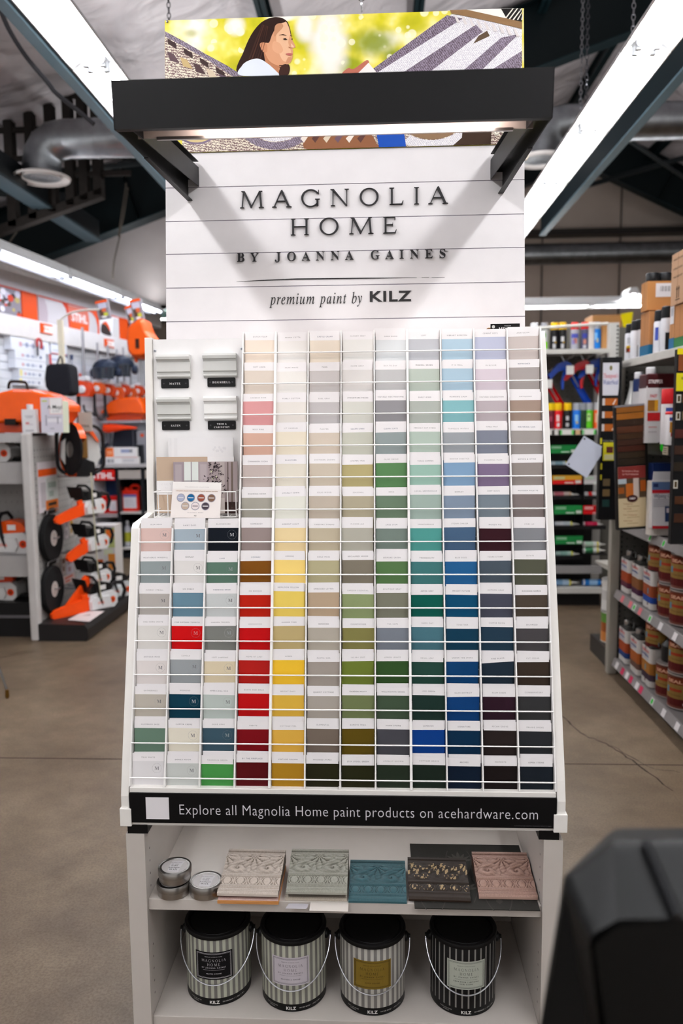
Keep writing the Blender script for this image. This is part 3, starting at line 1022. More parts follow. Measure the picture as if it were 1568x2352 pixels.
def sheet(b, x0, x1, s0, s1, n0, n1, c=None):
    b.hexa([rp(x0, s0, n1), rp(x1, s0, n1), rp(x1, s0, n0), rp(x0, s0, n0), rp(x0, s1, n1), rp(x1, s1, n1), rp(x1, s1, n0), rp(x0, s1, n0)], c)
sheet(b, colx[0], colx[12], -.02, 7*ROWS+.03, -.040, -.036)
sheet(b, colx[3], colx[12], 7*ROWS+.03, 13*ROWS+.055, -.040, -.036)
b.build('back_sheet', rack)
for i in range(13):
    seam = i in (0, 4, 8, 12)
    b = MB('f8f6f5', 'laminate')
    top = 13*ROWS+.056 if i >= 3 else 7*ROWS+.035
    hw = .0028 if i in (4, 8) else .0015
    sheet(b, colx[i]-hw, colx[i]+hw, -.02, top, -.036, .0030)
    b.build('divider', rack)
for r in range(14):                              # r = 0 is the lowest row
    b = MB('fdfcfc', 'satin')
    b.tube([rp(colx[3 if r > 7 else 0], r*ROWS, .0030), rp(colx[12], r*ROWS, .0030)], .0017, 8)
    b.build('wire_rail', rack)
for r in range(14):
    b = MB('ebe8e5', 'laminate')                 # narrow pocket floor the cards stand on
    sheet(b, colx[3 if r > 7 else 0], colx[12], r*ROWS-.066, r*ROWS-.064, -.036, -.018)
    if r:
        b.build('pocket_floor', rack)
b = MB(WT, 'laminate')
b.box(colx[0], colx[12], 1.738, 1.76, .664, .676)
b.build('bottom_lip', rack, bevel=.001)
# banner across the foot
b = MB('0d0c0d', 'card')
b.box(-.586, .403, 1.734, 1.742, .592, .664)
b.build('banner', rack)
ban = rack.children[-1]
b = MB('e6e3ea', 'paper')
p0, p1 = at(410, 1874, Y=1.7335), at(1237, 1879, Y=1.7335)
mid = (p0+p1)/2
b.text('Explore all Magnolia Home paint products on acehardware.com', lambda u, v: Vector((mid.x+u, 1.7335, mid.z+v)), .0255, 'e6e3ea', 'light', track=.035, width=p1.x-p0.x, space=.27)
q0, q1 = at(1180, 1894, Y=1.7335), at(1266, 1894, Y=1.7335)
b.text('CUSTOM FIXTURE GRAPHIC MAGNOLIA FAMILY OF PROD', lambda u, v: Vector(((q0.x+q1.x)/2+u, 1.7335, .5965+v)), .0022, '5a585c', 'sans', width=q1.x-q0.x)
o = b.build('banner_lettering', rack)
b = MB('e9e6ea', 'paper')                        # blank pale square where the scan code sits
p0, p1 = at(336, 1881, Y=1.7336), at(387, 1832, Y=1.7336)
b.box(p0.x, p1.x, 1.7334, 1.734, p0.z, p1.z)
b.build('sticker', rack)
b = MB(WT, 'laminate')
b.box(-.60, .42, 1.742, 1.80, .582, .592)
b.box(-.586, .403, 1.745, 1.75, .592, .664)
b.build('bottom_rail', rack)
for x0, x1 in ((-.596, -.548), (.366, .412)):
    b = MB('0c0b0c', 'satin')
    b.box(x0, x1, 1.742, 2.06, .5605, .583)
    b.build('spacer_block', rack)
# upper left: sample board
BP, BT = Vector((0, 2.048, 1.285)), Vector((0, .055, 1.0)).normalized()
BN = Vector((0, -BT.z, BT.y))
def onsb(x, y, n=0.0):
    return onpl(x, y, BP+BN*n, BN)
def sb(x, z, n=0.0):
    s = (z-BP.z)/BT.z
    return Vector((x, BP.y+BT.y*s, z))+BN*n
b = MB('f0eff0', 'laminate')
b.hexa([sb(-.588, 1.27), sb(-.346, 1.27), sb(-.346, 1.27, -.008), sb(-.588, 1.27, -.008), sb(-.588, 1.742), sb(-.346, 1.742), sb(-.346, 1.742, -.008), sb(-.588, 1.742, -.008)])
b.build('sample_board', rack)
b = MB(WT, 'laminate')
b.box(-.588, colx[3]-.004, 1.928, 2.05, 1.262, 1.274)
b.build('ledge', rack)
for x, y in ((356, 806), (555, 801)):
    b = MB('b9bcc4', 'metal')
    p = onsb(x, y, .001)
    b.T = Matrix.Translation(p) @ Matrix.Rotation(math.pi/2, 4, 'X')
    b.lathe([(.0036, 0), (.0036, .0008), (.0012, .0012)], 12)
    b.box(-.002, .002, -.0004, .0004, .0011, .0014, '55555a')
    b.box(-.0004, .0004, -.002, .002, .0011, .0014, '55555a')
    b.build('screw', rack)
TRIMP = [(0, 0), (0, .018), (.006, .0205), (.013, .019), (.016, .0135), (.020, .011), (.046, .0125), (.049, .008), (.054, .0075), (.057, .010), (.060, .0095), (.064, .004), (.064, 0)]
for (x0, x1, y0, y1, c), txt, (a0, a1, c0, c1) in zip(((363, 439, 817, 870, 'd2d2d0'), (469, 545, 814, 868, 'cfd0ce'), (364, 440, 914, 967, 'cdcecb'), (471, 546, 911, 966, 'f8f8f7')),
                                                      (('MATTE',), ('EGGSHELL',), ('SATIN',), ('TRIM &', 'CABINETRY')), ((371, 434, 871, 892), (477, 541, 868, 889), (373, 436, 968, 988), (478, 542, 967, 987))):
    pa, pb, pc = onsb(x0, y1), onsb(x1, y1), onsb(x0, y0)
    h = (pc-pa).length
    b = MB(c, 'satin')
    q = []
    for X in (pa.x, pb.x):
        for v, d in TRIMP:
            vv = h*(1-v/.064)
            q.append(Vector((X, pa.y, pa.z))+BT*vv+BN*(d+.0005))
    n = len(TRIMP)
    b.add(q, [tuple(range(n)), tuple(range(2*n-1, n-1, -1))]+[(i, (i+1) % n, n+(i+1) % n, n+i) for i in range(n)])
    o = b.build('trim_sample', rack, label='grey painted moulding sample' if c != 'f8f8f7' else 'white painted moulding sample')
    pa, pb, pc = onsb(a0, c1), onsb(a1, c1), onsb(a0, c0)
    b = MB('0d0c0e', 'satin')
    cx, hz = (pa.x+pb.x)/2, (pc-pa).length
    o2 = pa
    pl_ = rounded(pa.x, pb.x, 0, hz, .003)
    F = [Vector((x, pa.y, pa.z))+BT*v+BN*.004 for x, v in pl_]
    G = [p-BN*.0035 for p in F]
    n = len(F)
    b.add(F+G, [tuple(range(n)), tuple(range(2*n-1, n-1, -1))]+[(i, (i+1) % n, n+(i+1) % n, n+i) for i in range(n)])
    for k, t in enumerate(txt):
        v0 = hz*.38 if len(txt) == 1 else hz*(.54-.36*k)
        b.text(t, lambda u, v: Vector((cx+u, pa.y, pa.z))+BT*(v0+v)+BN*.0042, .0052 if len(txt) == 1 else .0043, 'f2f0f0', 'serif', track=.12, m='paper')
    for sx in (-1, 1):
        ctr = Vector((cx+sx*(pb.x-pa.x)*.4, pa.y, pa.z))+BT*hz*.5+BN*.0042
        b.poly([ctr+Vector((.0022*math.cos(t), 0, 0))+BT*.0022*math.sin(t) for t in [i*math.pi/5 for i in range(10)]], '3c3b3f')
    b.build('name_plate', rack, label='black plate naming the paint finish')
# wire basket on the ledge
b = MB('f3f1f0', 'satin')
zf = .004
ba, bb_ = at(357, 1187, Y=1.965), at(546, 1186, Y=1.965)
zt = at(450, 1130, Y=1.955).z
zb, zm = ba.z, at(450, 1173, Y=1.955).z
x0, x1, yf, yk = ba.x, bb_.x-.002, 1.955, 2.03
for z in (zt, zm, zb):
    b.tube([(x0, yk, z), (x0, yf, z), (x1, yf, z), (x1, yk, z)], .0017, 7)
for t in (0, .055, .17, .50, .79, .90, 1):
    x = x0+(x1-x0)*t
    b.tube([(x, yf, zt), (x, yf, zb), (x, yk, zb)], .0014, 7)
b.build('wire_basket', rack)

# ------------------------------------------------------------ the cards themselves
CARDS = '''DUTCH TULIP f1e2d3|PANNA COTTA f0edea|CASTLE CREAM ece0d0|CLOUDY GRAY ecebe8|DARK ROOM dde1e4|LOFT c4c6cc|VIBRANT HORIZON b5cfe0|CEMENT POTS c2c6dc|ANATOLIAN cfc4c0
SOFT LINEN e0d4c8|SILOS WHITE edeae6|YARN d3cecd|CHIME GRAY e4e1df|DAY-TO-DAY c4c4c5|MINERAL GREEN bec9bf|IT IS WELL b0cadb|IN BLOOM dcd0da|REFINISHED aea6a3
CABBAGE ROSE de9fa0|PEARLY COTTON ece7e1|EARL GRAY c9c5c6|STONEWARE PIECES dcdcd4|VINTAGE WEATHERVANE 98969a|EARLY RISER b4bab3|MORNING CALM 8abfc5|VINTAGE COLLECTION bfb4b9|ANTIQUING a58f82
ROSY PINK dbb2a0|LIT CANDLES efe5d1|PLASTER d7cabb|CLEAN LINES cbccbf|CLEAN SLATE 98a3a3|FRESHLY CUT STEMS b9c9be|TRANQUIL WATERS 9fa4a9|TIMES PAST 838796|WATERING CAN a29b98
CINNAMON SUGAR c9bbb6|BLANCHED e6e0d2|SOUTHERN GROWN cfc3b2|JUNIPER TREE b8ac7c|OLIVE GROVE 5a8656|TEXAS SUMMER a2c6b8|WINTER SOLSTICE 85a6c6|PASHMINA PLUM 7d6b88|BEFORE & AFTER 958b87
DRAWING ROOM a8a499|LOCALLY SOWN e8e8de|SOLID WOOD c3b7a8|SEASONAL b3aa92|EDEN 6a7f69|LOCAL GREENHOUSE a7bab1|DISPLAY 8494a8|DEEP ROCK 77828c|WOODEN PALETTE 7e7371
ELLA ROSE e0c2bb|RAINY DAYS a9b8c3|BLACKBOARD 08101c|HOMEBODY 998986|AMBIENT LIGHT efd8a6|TAPESTRY THREAD c3b79f|FLOWER JAR b6b3a6|SAGE STEM 74827a|SPONTANEOUS 4f9a93|STORM CHASER 45607e|MOODY FIG 34101a|COZY UP 84858a
WEATHERED WINDMILL 98a2a3|SHIPLAP e9e6e4|LUXE 5c7a6a|COGNAC 7c4a0a|LEMONS fbdb80|GOLD MOSS b8b08c|RECLAIMED WOOD 7f7768|BESPOKE GREEN 547648|TRANQUILITY 3f7676|BLUE SKIES 1f5c90|TEXAS STORM 4a5560|ESTATE 545546
SUNDAY STROLL bcb6b1|SIR DRAKE 68899b|WEDDING BAND ccd0d0|OH BOSQUE b61a04|HEIRLOOM YELLOW f0d367|EMBOSSED LETTER bda68c|GARDEN ESSENTIAL 8d9a6c|BOUTIQUE GRAY 7a7a6a|ASPEN LEAF 00574a|BRIGHT FUTURE 024a6e|AUTUMN GRAY 484a58|ROCKING HORSE 4c4238
ONE HORN WHITE e4e1dd|VINE RIPENED TOMATO c80308|GARDEN TROWEL 7b7c77|HOPSCOTCH bb0308|SUMMER PEAR c2ae7a|RENEWED b7afa2|COUNTRYSIDE 827d48|TEA CUPS 787e88|DEMO DAY 46707c|TOGETHER 0a3850|COFFEE NOOK 20384a|SALVAGED 474446
ANTIQUE ROSE e6dfdd|CUPOLA 9ea3a6|SOFT LANDING e0d2b4|HOME AT LAST ae1a14|AMBER f4c534|RUSTIC OAK a69c94|CELERY SEED 6b7a2e|LEMON LEAVES 305026|REGAL LEAF 21443a|UNDER THE STARS 043c6c|PINE BLACK 1c2a38|CUT CEDAR 382c24
GATHERINGS c2bbb0|WEEKEND 06394c|AMERICANA EGG bec8c3|BRAVE AND BOLD b90509|BRIGHT DAYS e0b544|QUAINT COTTAGE aea69d|GARDEN PARTY 6f7a50|WELLINGTON GREEN 40523e|1905 GREEN 1a302a|SILOS DISTRICT 073a72|PLUM SUEDE 2c1422|CONSERVATORY 333334
SILVERADO SAGE 66806f|CARTER CREME e8e2d2|DUKE GRAY 3a5462|CREATE 7a0410|COTTAGE FEEL e0b048|ELEMENTAL 74675c|REMOTE TRAIL 5c4a0c|POND STONE 48484e|SUPERIOR 043a86|SIGNATURE 042a48|PECAN GROVE 281f1e|PRAIRIE SMOKE 282a2e
TRUE WHITE e4e2e4|EMMIE'S ROOM cbcfcc|MAGNOLIA GREEN 448f46|BY THE FIREPLACE 55060c|VINTAGE CROWN a87c1c|WOODED ACRES 24220e|STEP STOOL GREEN 24240e|LOCALLY GROWN 222c20|COTTAGE GROVE 18241c|ARCHES 08182a|MOMENTS 160e0e|ASPEN STONE 161c24'''
import colorsys
def colour_words(h):
    r, g, b_ = (int(h[i:i+2], 16)/255 for i in (0, 2, 4))
    hue, s, v = colorsys.rgb_to_hsv(r, g, b_)
    hue *= 360
    if v < .14:
        return 'near-black'
    if s < .055:
        return 'off-white' if v > .88 else 'pale grey' if v > .75 else 'mid grey' if v > .5 else 'charcoal'
    if s < .2:
        t = 'warm' if hue < 70 or hue > 320 else 'greenish' if hue < 170 else 'bluish'
        if hue > 270 and hue <= 320:
            t = 'lilac'
        if v > .85:
            return {'warm': 'cream', 'greenish': 'pale green-white', 'bluish': 'icy blue-white', 'lilac': 'pale lilac'}[t]
        return ('light ' if v > .7 else '' if v > .4 else 'dark ')+t+' grey'
    dark = 'very dark ' if v < .22 else 'dark ' if v < .42 else 'light ' if v > .82 and s < .4 else ''
    n = ('red' if hue < 12 or hue > 345 else 'brown' if hue < 48 and (v < .5) else 'tan' if hue < 45 and s < .35 else 'orange-brown' if hue < 36 else 'golden yellow' if hue < 52 else
         'olive green' if hue < 75 and v < .6 else 'khaki' if hue < 58 and s < .4 else 'yellow' if hue < 65 else 'green' if hue < 150 else 'teal' if hue < 196 else 'blue' if hue < 255 else 'plum purple')
    if n == 'red' and s < .45:
        n = 'rose pink'
    return dark+n
CW, CH = .0757, .112
tiltn = math.tan(math.radians(7.5))
def card(row, col, name, hexc, back):
    """row counts from the top, col 0..11 from the left; the card leans back into its pocket."""
    s0 = (13-row)*ROWS
    xc = (colx[col]+colx[col+1])/2
    RR = random.Random(row*40+col*2+back)
    top = s0+.0535+RR.uniform(-.0025, .0025)
    n0 = -.0028
    dx, rot = RR.uniform(-.0012, .0012), RR.gauss(0, .007)
    if (row, col) == (10, 10) and not back:
        rot, top = .07, top+.001
    if (row, col) == (8, 4) and not back:
        dx, top = -.003, top+.006
    if back:
        top += RR.uniform(.0030, .0075)
        n0 -= .0035
        dx += RR.uniform(-.0012, .0012)
        rot = RR.gauss(0, .006)
    rot = max(-.1, min(.1, rot))
    cr, sr = math.cos(rot), math.sin(rot)
    def P(u, v, lift=0.0):                       # u from the card's middle, v down from its top edge
        uu, vv = u*cr-v*sr*-1*-1, v*cr+u*sr*-1
        return rp(xc+dx+uu, top-vv, n0-tiltn*vv+lift)
    hd = .0198+RR.uniform(-.001, .001)
    w2 = CW/2
    b = MB('f3f0f2', 'card')
    e = .0045
    th = .0005 if not back else .0022
    lum0 = sum(hx(hexc))/3
    ink = tuple(q*(.84+.14*lum0) for q in hx(hexc))
    for v0, v1, c in ((0, hd, 'f0edef'), (hd, CH, ink)):
        b.add([P(-w2, v1), P(w2, v1), P(w2, v0), P(-w2, v0)], [(0, 1, 2, 3)], c)
    b.add([P(-w2, CH, -th), P(w2, CH, -th), P(w2, 0, -th), P(-w2, 0, -th), P(-w2, CH), P(w2, CH), P(w2, 0), P(-w2, 0)], [(3, 2, 1, 0), (0, 4, 7, 3), (1, 2, 6, 5), (2, 3, 7, 6)], 'efecec')
    if not back:
        k = RR.random()
        tc_ = '8b8788' if k < .45 else '6b6870' if k < .8 else '2f3c66' if k < .9 else '3a3638'
        b.text(name, lambda u, v: P(u, hd*.62-v, .0002), .0031, tc_, 'sans', track=.16, space=.36)
        if col < 3 and row >= 6 and (row, col) not in ((8, 1), (13, 2), (12, 0)):
            lum = sum(int(hexc[i:i+2], 16) for i in (0, 2, 4))/3
            mc = '6f6d70' if lum > 120 else 'b9b9bd'
            if hexc in ('c80308', '5c7a6a', '3a5462', '7b7c77'):
                mc = '8f9494' if hexc != 'c80308' else 'd9868a'
            cu, cv = w2*.55, hd+.0165
            b.text('M', lambda u, v: P(cu+u, cv+.004-v, .0002), .0082, mc, 'serif')
            ring = []
            for i in range(20):
                a0, a1 = i*math.pi/10, (i+.62)*math.pi/10
                b.poly([P(cu+.0112*math.cos(a0), cv+.0112*math.sin(a0), .0002), P(cu+.0112*math.cos(a1), cv+.0112*math.sin(a1), .0002),
                        P(cu+.0106*math.cos(a1), cv+.0106*math.sin(a1), .0002), P(cu+.0106*math.cos(a0), cv+.0106*math.sin(a0), .0002)][::-1], 'a5a3a4' if lum > 120 else '6f7276')
    c1 = col+1 if row >= 6 else col-2
    wd = colour_words(hexc)
    place = '%s row, %s pocket from left' % (ORD[row], ORD[c1-1])
    if back:
        lab = 'card edge showing behind the %s card, %s' % (wd, place)
    else:
        lab = '%s paint card, %s' % (wd, place.replace('row,', 'row from top,'))
    b.build('paint_card', loc=rp(xc+dx, top-CH, n0-tiltn*CH), label=lab, cat='paint card', group='paint colour cards in the wire rack')
for r, line in enumerate(CARDS.split('\n')):
    ent = line.split('|')
    for k, e in enumerate(ent):
        nm, hc = e.rsplit(' ', 1)
        c = k+12-len(ent)
        for back in (1, 0):
            card(r, c, nm, hc, back)
# ------------------------------------------------------------ base cabinet under the rack
b = MB(WT, 'laminate')
b.box(-.346, .405, 2.072, 2.128, 1.728, 1.748)
b.build('top_rail', rack, bevel=.001)
cab = thing('base_cabinet', (-.09, 1.96, 0), 'open white laminate base cabinet with one shelf carrying the colour rack', 'cabinet')
LAM = 'c6bfb9'
for x0, x1 in ((-.600, -.556), (.377, .421)):
    b = MB(LAM, 'laminate')
    b.box(x0, x1, 1.74, 2.165, 0, .56)
    hx_ = x1 if x0 < 0 else x0
    e = .0004 if x0 < 0 else -.0004
    for z in [.13+.032*k for k in range(5)]+[.41+.032*k for k in range(4)]:
        b.poly([(hx_+e, 1.775+.003*math.cos(t), z+.003*math.sin(t)) for t in [i*math.pi/4 for i in range(8)]], '4a4541')
    b.build('side_panel', cab)
b = MB(LAM, 'laminate')
b.box(-.5558, .3768, 1.752, 2.15, .362, .39)
b.build('shelf', cab, bevel=.0012)
b = MB(LAM, 'laminate')
b.box(-.5558, .3768, 1.752, 2.15, .058, .085)
b.build('bottom_shelf', cab, bevel=.0012)
b = MB('c2bcb7', 'laminate')
b.box(-.5558, .3768, 1.765, 1.785, 0, .058)
b.build('toe_kick', cab)
b = MB(LAM, 'laminate')
b.box(-.5558, .3768, 2.15, 2.165, 0, .56)
b.build('back_panel', cab)
p, q = at(655, 2087, Z=.3903), at(708, 2076, Z=.3903)
b = MB('a9a5ab', 'paper')
b.poly([(p.x, p.y, .3905), (q.x-.004, p.y, .3905), (q.x-.001, p.y+.006, .3905), (q.x, q.y, .3905), (p.x+.006, q.y, .3905)])
b.build('torn_sticker', cab)
b = MB('cbc4be', 'paper')
p, q = at(710, 2092, Z=.3903), at(800, 2074, Z=.3903)
b.poly([(p.x, p.y, .3904), (q.x, p.y, .3904), (q.x, q.y, .3904), (p.x, q.y, .3904)])
b.build('worn_patch', cab)

# wax tins
def tin(cx, cy, z, label):
    root = thing('wax_tin', (cx, cy, z), label, 'tin', 'round wax tins on the cabinet shelf')
    b = MB('b9b7b4', 'metal')
    b.at((cx, cy, z))
    b.lathe([(.036, 0), (.0385, .002), (.0385, .017), (.0375, .018)], 40)
    b.build('body', root)
    b = MB('aaa7a4', 'metal')
    b.at((cx, cy, z))
    b.lathe([(.0395, .016), (.0405, .0165), (.0405, .030), (.039, .0325), (.037, .032), (.036, .031), (.031, .031)], 40, cols=['aaa7a4', 'aaa7a4', '8d8a88', '6b6866', '5a5755', '5a5755'])
    b.lathe([(.031, .0312), (.0001, .0312)], 40, c='b6b2b2', m='paper', caps=False)
    zt = .0315
    f = lambda v0: (lambda u, v: (u*.98, v0+v, zt))
    b.poly([(-.012, -.024, .03135), (.014, -.026, .03135), (.016, .004, .03135), (.020, .020, .03135), (-.012, .024, .03135), (-.013, .004, .03135)], 'c4c1c4', 'paper')
    b.text('at Home', f(.006), .0040, '3a3838', 'italic', m='paper')
    b.text('DARK', f(-.001), .0042, '3a3838', 'serif', m='paper')
    b.text('Antique', f(-.009), .0050, '2f2d2d', 'serif', m='paper', width=.030)
    b.text('WAX', f(-.018), .0062, '2f2d2d', 'serif', m='paper')
    b.text('THE HAND MADE', f(.014), .0026, '55525a', 'sans', m='paper')
    b.build('lid', root)
ZS = .3905
q = at(389, 2072, Z=ZS)
tin(q.x, q.y+.041, ZS, 'silver wax tin under another tin at the left end of the shelf')
tin(q.x+.003, q.y+.046, ZS+.0329, 'silver wax tin sitting on top of another tin')
q = at(465, 2073, Z=ZS)
tin(q.x, q.y+.041, ZS, 'single silver wax tin between the stacked tins and the cream moulding')

# carved moulding samples
def moulding(x0, y0, z0, wd, dp, rz, base, glaze, label, name='moulding_sample', flake=None, th=.036):
    root_z = z0
    NU, NV = 96, 72
    def prof(v):
        K = [(0, .006), (.03, .011), (.075, .0115), (.085, .0085), (.14, .0095), (.155, .013), (.19, .0125), (.34, .0165), (.37, .0215), (.41, .0215), (.425, .0185), (.6, .0215), (.8, .031), (.86, .034), (.875, .031), (.93, .0315), (.945, .035), (1, .035)]
        for (a, za), (c, zc) in zip(K, K[1:]):
            if v <= c:
                return za+(zc-za)*(v-a)/(c-a)
        return K[-1][1]
    def orn(u, v):
        if .195 < v < .345:
            t = (v-.27)/.075
            ph = (u*4.5) % 1.0-.5
            egg = max(0, 1-(ph/.33)**2-(t*.8)**2)
            ring = max(0, 1-abs(math.hypot(ph/.42, t*.75)-.92)*7)
            dart = max(0, 1-abs(abs(ph)-.5)*16)*max(0, 1-abs(t))
            return .75*egg+.5*ring+.55*dart
        if .44 < v < .855:
            t = (v-.44)/.415
            edge = min(1, (t)*7, (1-t)*9)
            best = 0
            for cu, up in ((.0, 1), (.25, -1), (.5, 1), (.75, -1), (1.0, 1)):
                du, dv = (u-cu)*3.4, (t-(.82 if up > 0 else .30))*1.5
                r, th_ = math.hypot(du, dv), math.atan2(du, -dv*up)
                if up > 0:                       # acanthus fan
                    lobes = .5+.5*math.cos(9*th_)
                    k = max(0, 1-r/(.75+.14*lobes))**.5*(.35+.65*lobes**.6)*(1 if abs(th_) < 2.2 else .3)
                else:                            # scroll
                    sp = .5+.5*math.cos(11*r-th_*1.0)
                    k = max(0, 1-r/.72)**.5*sp**.8
                best = max(best, k)
            vein = .12*(.5+.5*math.sin(46*u+9*math.sin(6*t)))
            return edge*(best+vein)*.95
        return 0
    T = Matrix.Translation((x0, y0, z0)) @ Matrix.Rotation(rz, 4, 'Z')
    b = MB(base, 'wax')
    b.T = T
    k = th/.036
    H = [[(prof(j/NV)+.0052*orn(i/NU, j/NV))*k for i in range(NU+1)] for j in range(NV+1)]
    pts = [(wd*i/NU, dp*j/NV, H[j][i]) for j in range(NV+1) for i in range(NU+1)]
    fs, cols = [], []
    lb, lg = hx(base), hx(glaze)
    lf = hx(flake) if flake else None
    RR = random.Random(int(x0*1000))
    for j in range(NV):
        for i in range(NU):
            fs.append((j*(NU+1)+i, j*(NU+1)+i+1, (j+1)*(NU+1)+i+1, (j+1)*(NU+1)+i))
            u, v = (i+.5)/NU, (j+.5)/NV
            o = orn(u, v)
            nb = (orn(u+.02, v)+orn(u-.02, v)+orn(u, v+.025)+orn(u, v-.025))/4
            g = max(0, min(1, .30+(nb-o)*3.4))
            if not (.195 < v < .345 or .44 < v < .855):
                g = .25 if abs(((v*31) % 1)-.5) < .3 else .5
            g = max(0, min(1, g+RR.uniform(-.12, .12)))
            c = [p*(1-g)+q*g for p, q in zip(lb, lg)]
            if lf and o > .42 and math.sin(u*37+v*23)+math.sin(u*91-v*40) > .15:
                c = lf
            cols.append(tuple(c))
    b.add(pts, fs, smooth=True, cols=cols)
    n = NU+1
    e0 = [(wd*i/NU, 0, 0) for i in range(n)]
    b.add([pts[i] for i in range(n)]+e0, [(i+1, i, n+i, n+i+1) for i in range(NU)], base)
    for i, flip in ((0, 0), (NU, 1)):
        ed = [pts[j*n+i] for j in range(NV+1)]+[(wd*i/NU, dp*j/NV, 0) for j in range(NV+1)]
        m_ = NV+1
        b.add(ed, [((j, j+1, m_+j+1, m_+j) if not flip else (j+1, j, m_+j, m_+j+1)) for j in range(NV)], glaze)
    bk = [pts[NV*n], pts[NV*n+NU], (wd, dp, 0), (0, dp, 0)]
    b.add(bk, [(1, 0, 3, 2)], glaze)
    b.poly([(0, 0, 0), (0, dp, 0), (wd, dp, 0), (wd, 0, 0)], base)
    b.build(name, loc=(x0, y0, z0), label=label, cat='moulding sample', group='carved moulding samples on the shelf')
def sx(px, py, z=.392):
    return at(px, py, Z=z)
# stacks: what lies underneath first
a, c = sx(499, 2074), sx(640, 2074)
b = MB('c98c52', 'wax')
b.box(a.x, c.x, a.y, a.y+.155, ZS, ZS+.007)
b.build('wood_board', label='thin orange wood board at the bottom of the cream moulding stack', cat='board')
W1 = c.x-a.x
moulding(a.x+.001, a.y+.002, ZS+.0075, W1-.002, .150, .0, 'd3b4ac', '8d6a62', 'pink washed moulding sample mostly hidden under the cream one', th=.009)
moulding(a.x-.001, a.y+.004, ZS+.0175, W1, .150, -.01, 'c9bdb3', '6e6256', 'cream carved moulding sample on top of the left stack', th=.034)
a, c = sx(655, 2068), sx(797, 2068)
W2 = c.x-a.x
moulding(a.x-.002, a.y+.002, ZS, W2+.001, .150, 0, 'b3a99c', '5d5042', 'brown and cream moulding sample under the grey-green one', th=.013)
moulding(a.x+.001, a.y+.005, ZS+.0143, W2-.001, .150, .008, 'a09f94', '413e34', 'grey-green distressed moulding sample lying on another sample', th=.030)
a, c = sx(797, 2072), sx(934, 2072)
moulding(a.x+.003, a.y, ZS, c.x-a.x-.003, .142, 0, '34585f', '142e35', 'teal blue carved moulding sample in the middle of the shelf', th=.026)
# stencilled sheet under the two right samples
a, c, d = sx(952, 2086), sx(1238, 2084), sx(945, 1938)
b = MB('24221f', 'rough')
yb0, yb1 = a.y, d.y
xs0, xs1 = a.x, min(c.x, .374)
b.box(xs0, xs1, yb0, yb1, ZS, ZS+.0022)
def leafp(cx, cy, L, wd_, ang, c='3d3b36'):
    q = []
    for i in range(9):
        t = i/8
        q.append((t*L, wd_*math.sin(math.pi*t**.8)))
    q += [(t_*L, -wd_*math.sin(math.pi*t_**.8)) for t_ in [7/8, 6/8, 5/8, 4/8, 3/8, 2/8, 1/8]]
    b.poly([(cx+u*math.cos(ang)-v*math.sin(ang), cy+u*math.sin(ang)+v*math.cos(ang), ZS+.0024) for u, v in q], c)
for ix in range(4):
    for iy in range(2):
        cx, cy = xs0+.045+ix*.078, yb0+.045+iy*.125+(ix % 2)*.03
        for k in range(7):
            A = math.pi/2+(k-3)*.42
            leafp(cx+.006*math.cos(A), cy+.006*math.sin(A), .034 if k != 3 else .042, .0045, A)
        leafp(cx, cy-.004, .02, .008, -math.pi/2, '35332f')
        for s in (-1, 1):
            pp = [(cx+s*(.018+.014*math.sin(t*2.6)), cy-.05+.1*t) for t in [i/10 for i in range(11)]]
            for (ax_, ay_), (bx_, by_) in zip(pp, pp[1:]):
                b.poly([(ax_-.0013, ay_, ZS+.0023), (ax_+.0013, ay_, ZS+.0023), (bx_+.0013, by_, ZS+.0023), (bx_-.0013, by_, ZS+.0023)], '34322e')
b.build('stencilled_board', label='dark board with a stencilled damask pattern lying under two samples', cat='board')
Z2 = ZS+.003
a, c = sx(936, 2070), sx(1080, 2070)
moulding(a.x+.002, a.y, Z2, c.x-a.x-.002, .146, -.02, '2c2018', '140e0a', 'dark brown moulding sample with worn gold flecks', flake='a48c68', th=.026)
a, c = sx(1096, 2068), sx(1236, 2066)
moulding(a.x+.004, a.y+.004, Z2, c.x-a.x-.006, .150, .0, 'ad8d80', '5a3d34', 'pinkish carved moulding sample at the right end of the shelf', th=.034)

